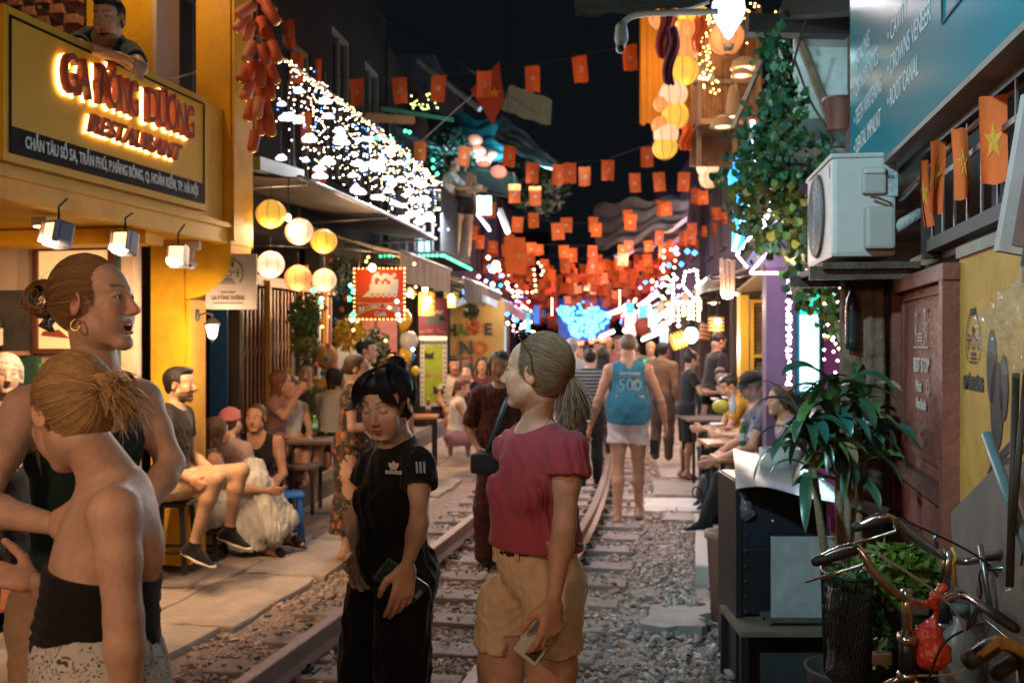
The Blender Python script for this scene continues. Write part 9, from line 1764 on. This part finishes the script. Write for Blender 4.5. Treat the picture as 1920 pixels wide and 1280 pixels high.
seated('bespectacled grey bearded man in black cap with orange badge and black trousers',1452,8.55,.1,-92,(.50,.27,.18),hr('grey','crop'),T_('slate_tee',(.10,.10,.12)),Bt('black_t',(.012,.012,.014),'trousers',len=1.92),.46,1.76,.13,dict(pitch=-26,beard=(.3,.28,.26),glasses=1),dict(sh,d=(-.98,-.15,-.05)),dict(elL=(-.03,.12,-.26),elR=(.05,.12,-.26),wrL=(.02,.40,-.38),wrR=(-.04,.38,-.40)),dict(knL=(-.12,.42,.60),knR=(.10,.42,.58),anL=(-.14,.62,.085),anR=(.10,.48,.085)),dict(w=1.12,belly=1.15),(.011,.005,.0055),extra=emb)
seated('man in teal cap at the back of the right hand tables',1466,10.6,.1,200,(.42,.24,.16),hr('brown','crop'),T_('dark_red',(.1,.03,.03)),Bt('black_t',(.012,.012,.014)),.46,1.74,extra=lambda I: cap_hat(I,cloth('teal_cap',(.03,.16,.18))))
seated('bare legged person in shorts mostly hidden by the dracaena leaves',1500,7.5,.1,-95,(.46,.27,.18),hr('brown','bob'),T_('grey_lilac',(.30,.26,.30),'tank'),Bt('grey_jeans',(.12,.14,.17),len=.5),.46,1.62,.1,feet=sd,legs=dict(knL=(-.10,.42,.56),anL=(-.10,.46,.09),knR=(.10,.42,.56),anR=(.10,.50,.09)))
for i,(x,Z) in enumerate(((1460,8.6),(1455,9.25),(1405,9.95),(1510,7.55))): stool(('stool under the man in the black cap','stool under the striped shirt','stool under the boy in mustard','stool behind the dracaena')[i],x,Z,.1,.43,.3,mat('dark_wood'))
tbl('orange topped small table with green bottle before the man in the black cap',1385,8.5,.1,.62,.42,Mtt); tbl('crowded table with coconut and bowls in front of the striped shirt',1372,9.4,.1,.66,.55,Mtt); tbl('low table piled with glasses beside the waitress',1345,11.6,.1,.72,.8,mat('brown_top'))
bottle('green glass beer bottle on the nearest right table',1393,836,8.35,.22,.03,Mg); bottle('blue capped water bottle on the nearest right table',1412,834,8.4,.24,.035,Mw,mat('blue_plastic')); bottle('water bottle beside the coconut',1374,775,9.35,.2,.032,Mw,mat('blue_plastic'))
CO = thing('coconut','green yellow drinking coconut on the crowded table','coconut',at(1352,762,9.5)); MB().ball((0,0,0),.085,16,sz=.8).obj('husk',mat('coconut_green',(.32,.30,.04),rough=.5,var=.2),CO)
for i,(x,y,Z,r) in enumerate(((1345,800,9.3,.07),(1365,806,9.2,.06),(1340,750,11.5,.05),(1362,748,11.6,.06),(1385,850,8.4,.06))): T = thing('bowl',('white bowl at the front edge of the crowded table','small pink food bowl on the crowded table','glass bowl on the waitress table','stacked bowl on the waitress table','dish at the green beer bottle')[i],'bowl',at(x,y,Z)); MB().lathe([(.001,0),(r*.5,0),(r,r*.5),(r*.95,r*.5),(.001,r*.15)],16).obj('dish',M_white if i != 1 else mat('pinkish_dish',(.5,.2,.18)),T)
BP = thing('backpack','small dark blue backpack on the ground by the black trousers','backpack',at(1322,915,9.5)); s_ = SDF(); s_.rc(at(1322,925,9.5),at(1326,900,9.5),.09,.07,.03); v,f = s_.mesh(.01); npmesh('pack',v,f,mat('navy_leather',(.012,.022,.04)),BP); MB().tube([at(1306+8*math.cos(t),922+10*math.sin(t),9.35) for t in np.linspace(0,6.28,12)[:-1]],.008,5,closed=True).obj('strap_loop',M_blackm,BP,False)
# balcony people, far left head
standing('man in grey tee leaning on the mid street balcony rail',820,14.4,2.80,110,(.4,.25,.18),hr('black','crop'),T_('pale_grey',(.34,.36,.36)),Bt('black_t',(.012,.012,.014),'trousers',len=1.9),1.56,arms=dict(elR=(.05,.2,-.2),wrR=(0,.42,-.2),elL=(-.05,.2,-.2),wrL=(0,.42,-.2)),lean=(0,.26),res=(.018,.009,.01)); standing('second person in brown on the mid street balcony',868,14.9,2.92,160,(.4,.25,.18),hr('brown','bob'),T_('brown_shirt',(.16,.09,.05)),Bt('black_t',(.012,.012,.014)),1.55,res=(.018,.009,.01))
standing('grey haired person at the left frame edge inside the restaurant',12,5.4,.17,150,(.45,.3,.24),hr('grey','bob'),T_('pale_shirt',(.45,.45,.48)),Bt('dark_jeans',(.02,.025,.04),'trousers',len=1.9),1.45,res=(.018,.006,.01))
# far walkers
rf = random.Random(31); adj = ('first','second','third','fourth','fifth','sixth','seventh','eighth','ninth','tenth')
for i,(x,Z,f,tc,tn) in enumerate(((1060,17,0,(.3,.3,.32),'grey'),(1085,16,180,(.03,.03,.04),'black'),(1098,20,0,(.2,.05,.08),'dark red'),(1120,18.5,180,(.4,.38,.36),'white'),(1142,21,0,(.03,.05,.12),'navy'),(1158,17,175,(.3,.12,.12),'rose'),(1100,25,0,(.05,.05,.05),'charcoal'),(1128,27,180,(.25,.2,.3),'lilac'),(1220,16,190,(.06,.1,.06),'green'),(1195,22,0,(.35,.3,.25),'cream'))):
 standing('distant walker in %s top far down the track' % tn,x,Z,.05,f,(.38,.22,.16),hr(rf.choice(['black','brown','blond'])),T_('far_'+tn.replace(' ','_'),tc),Bt('dark_jeans',(.02,.025,.04),'trousers',len=1.9),rf.uniform(1.55,1.75),res=(.024,.014,.02),step=.1)
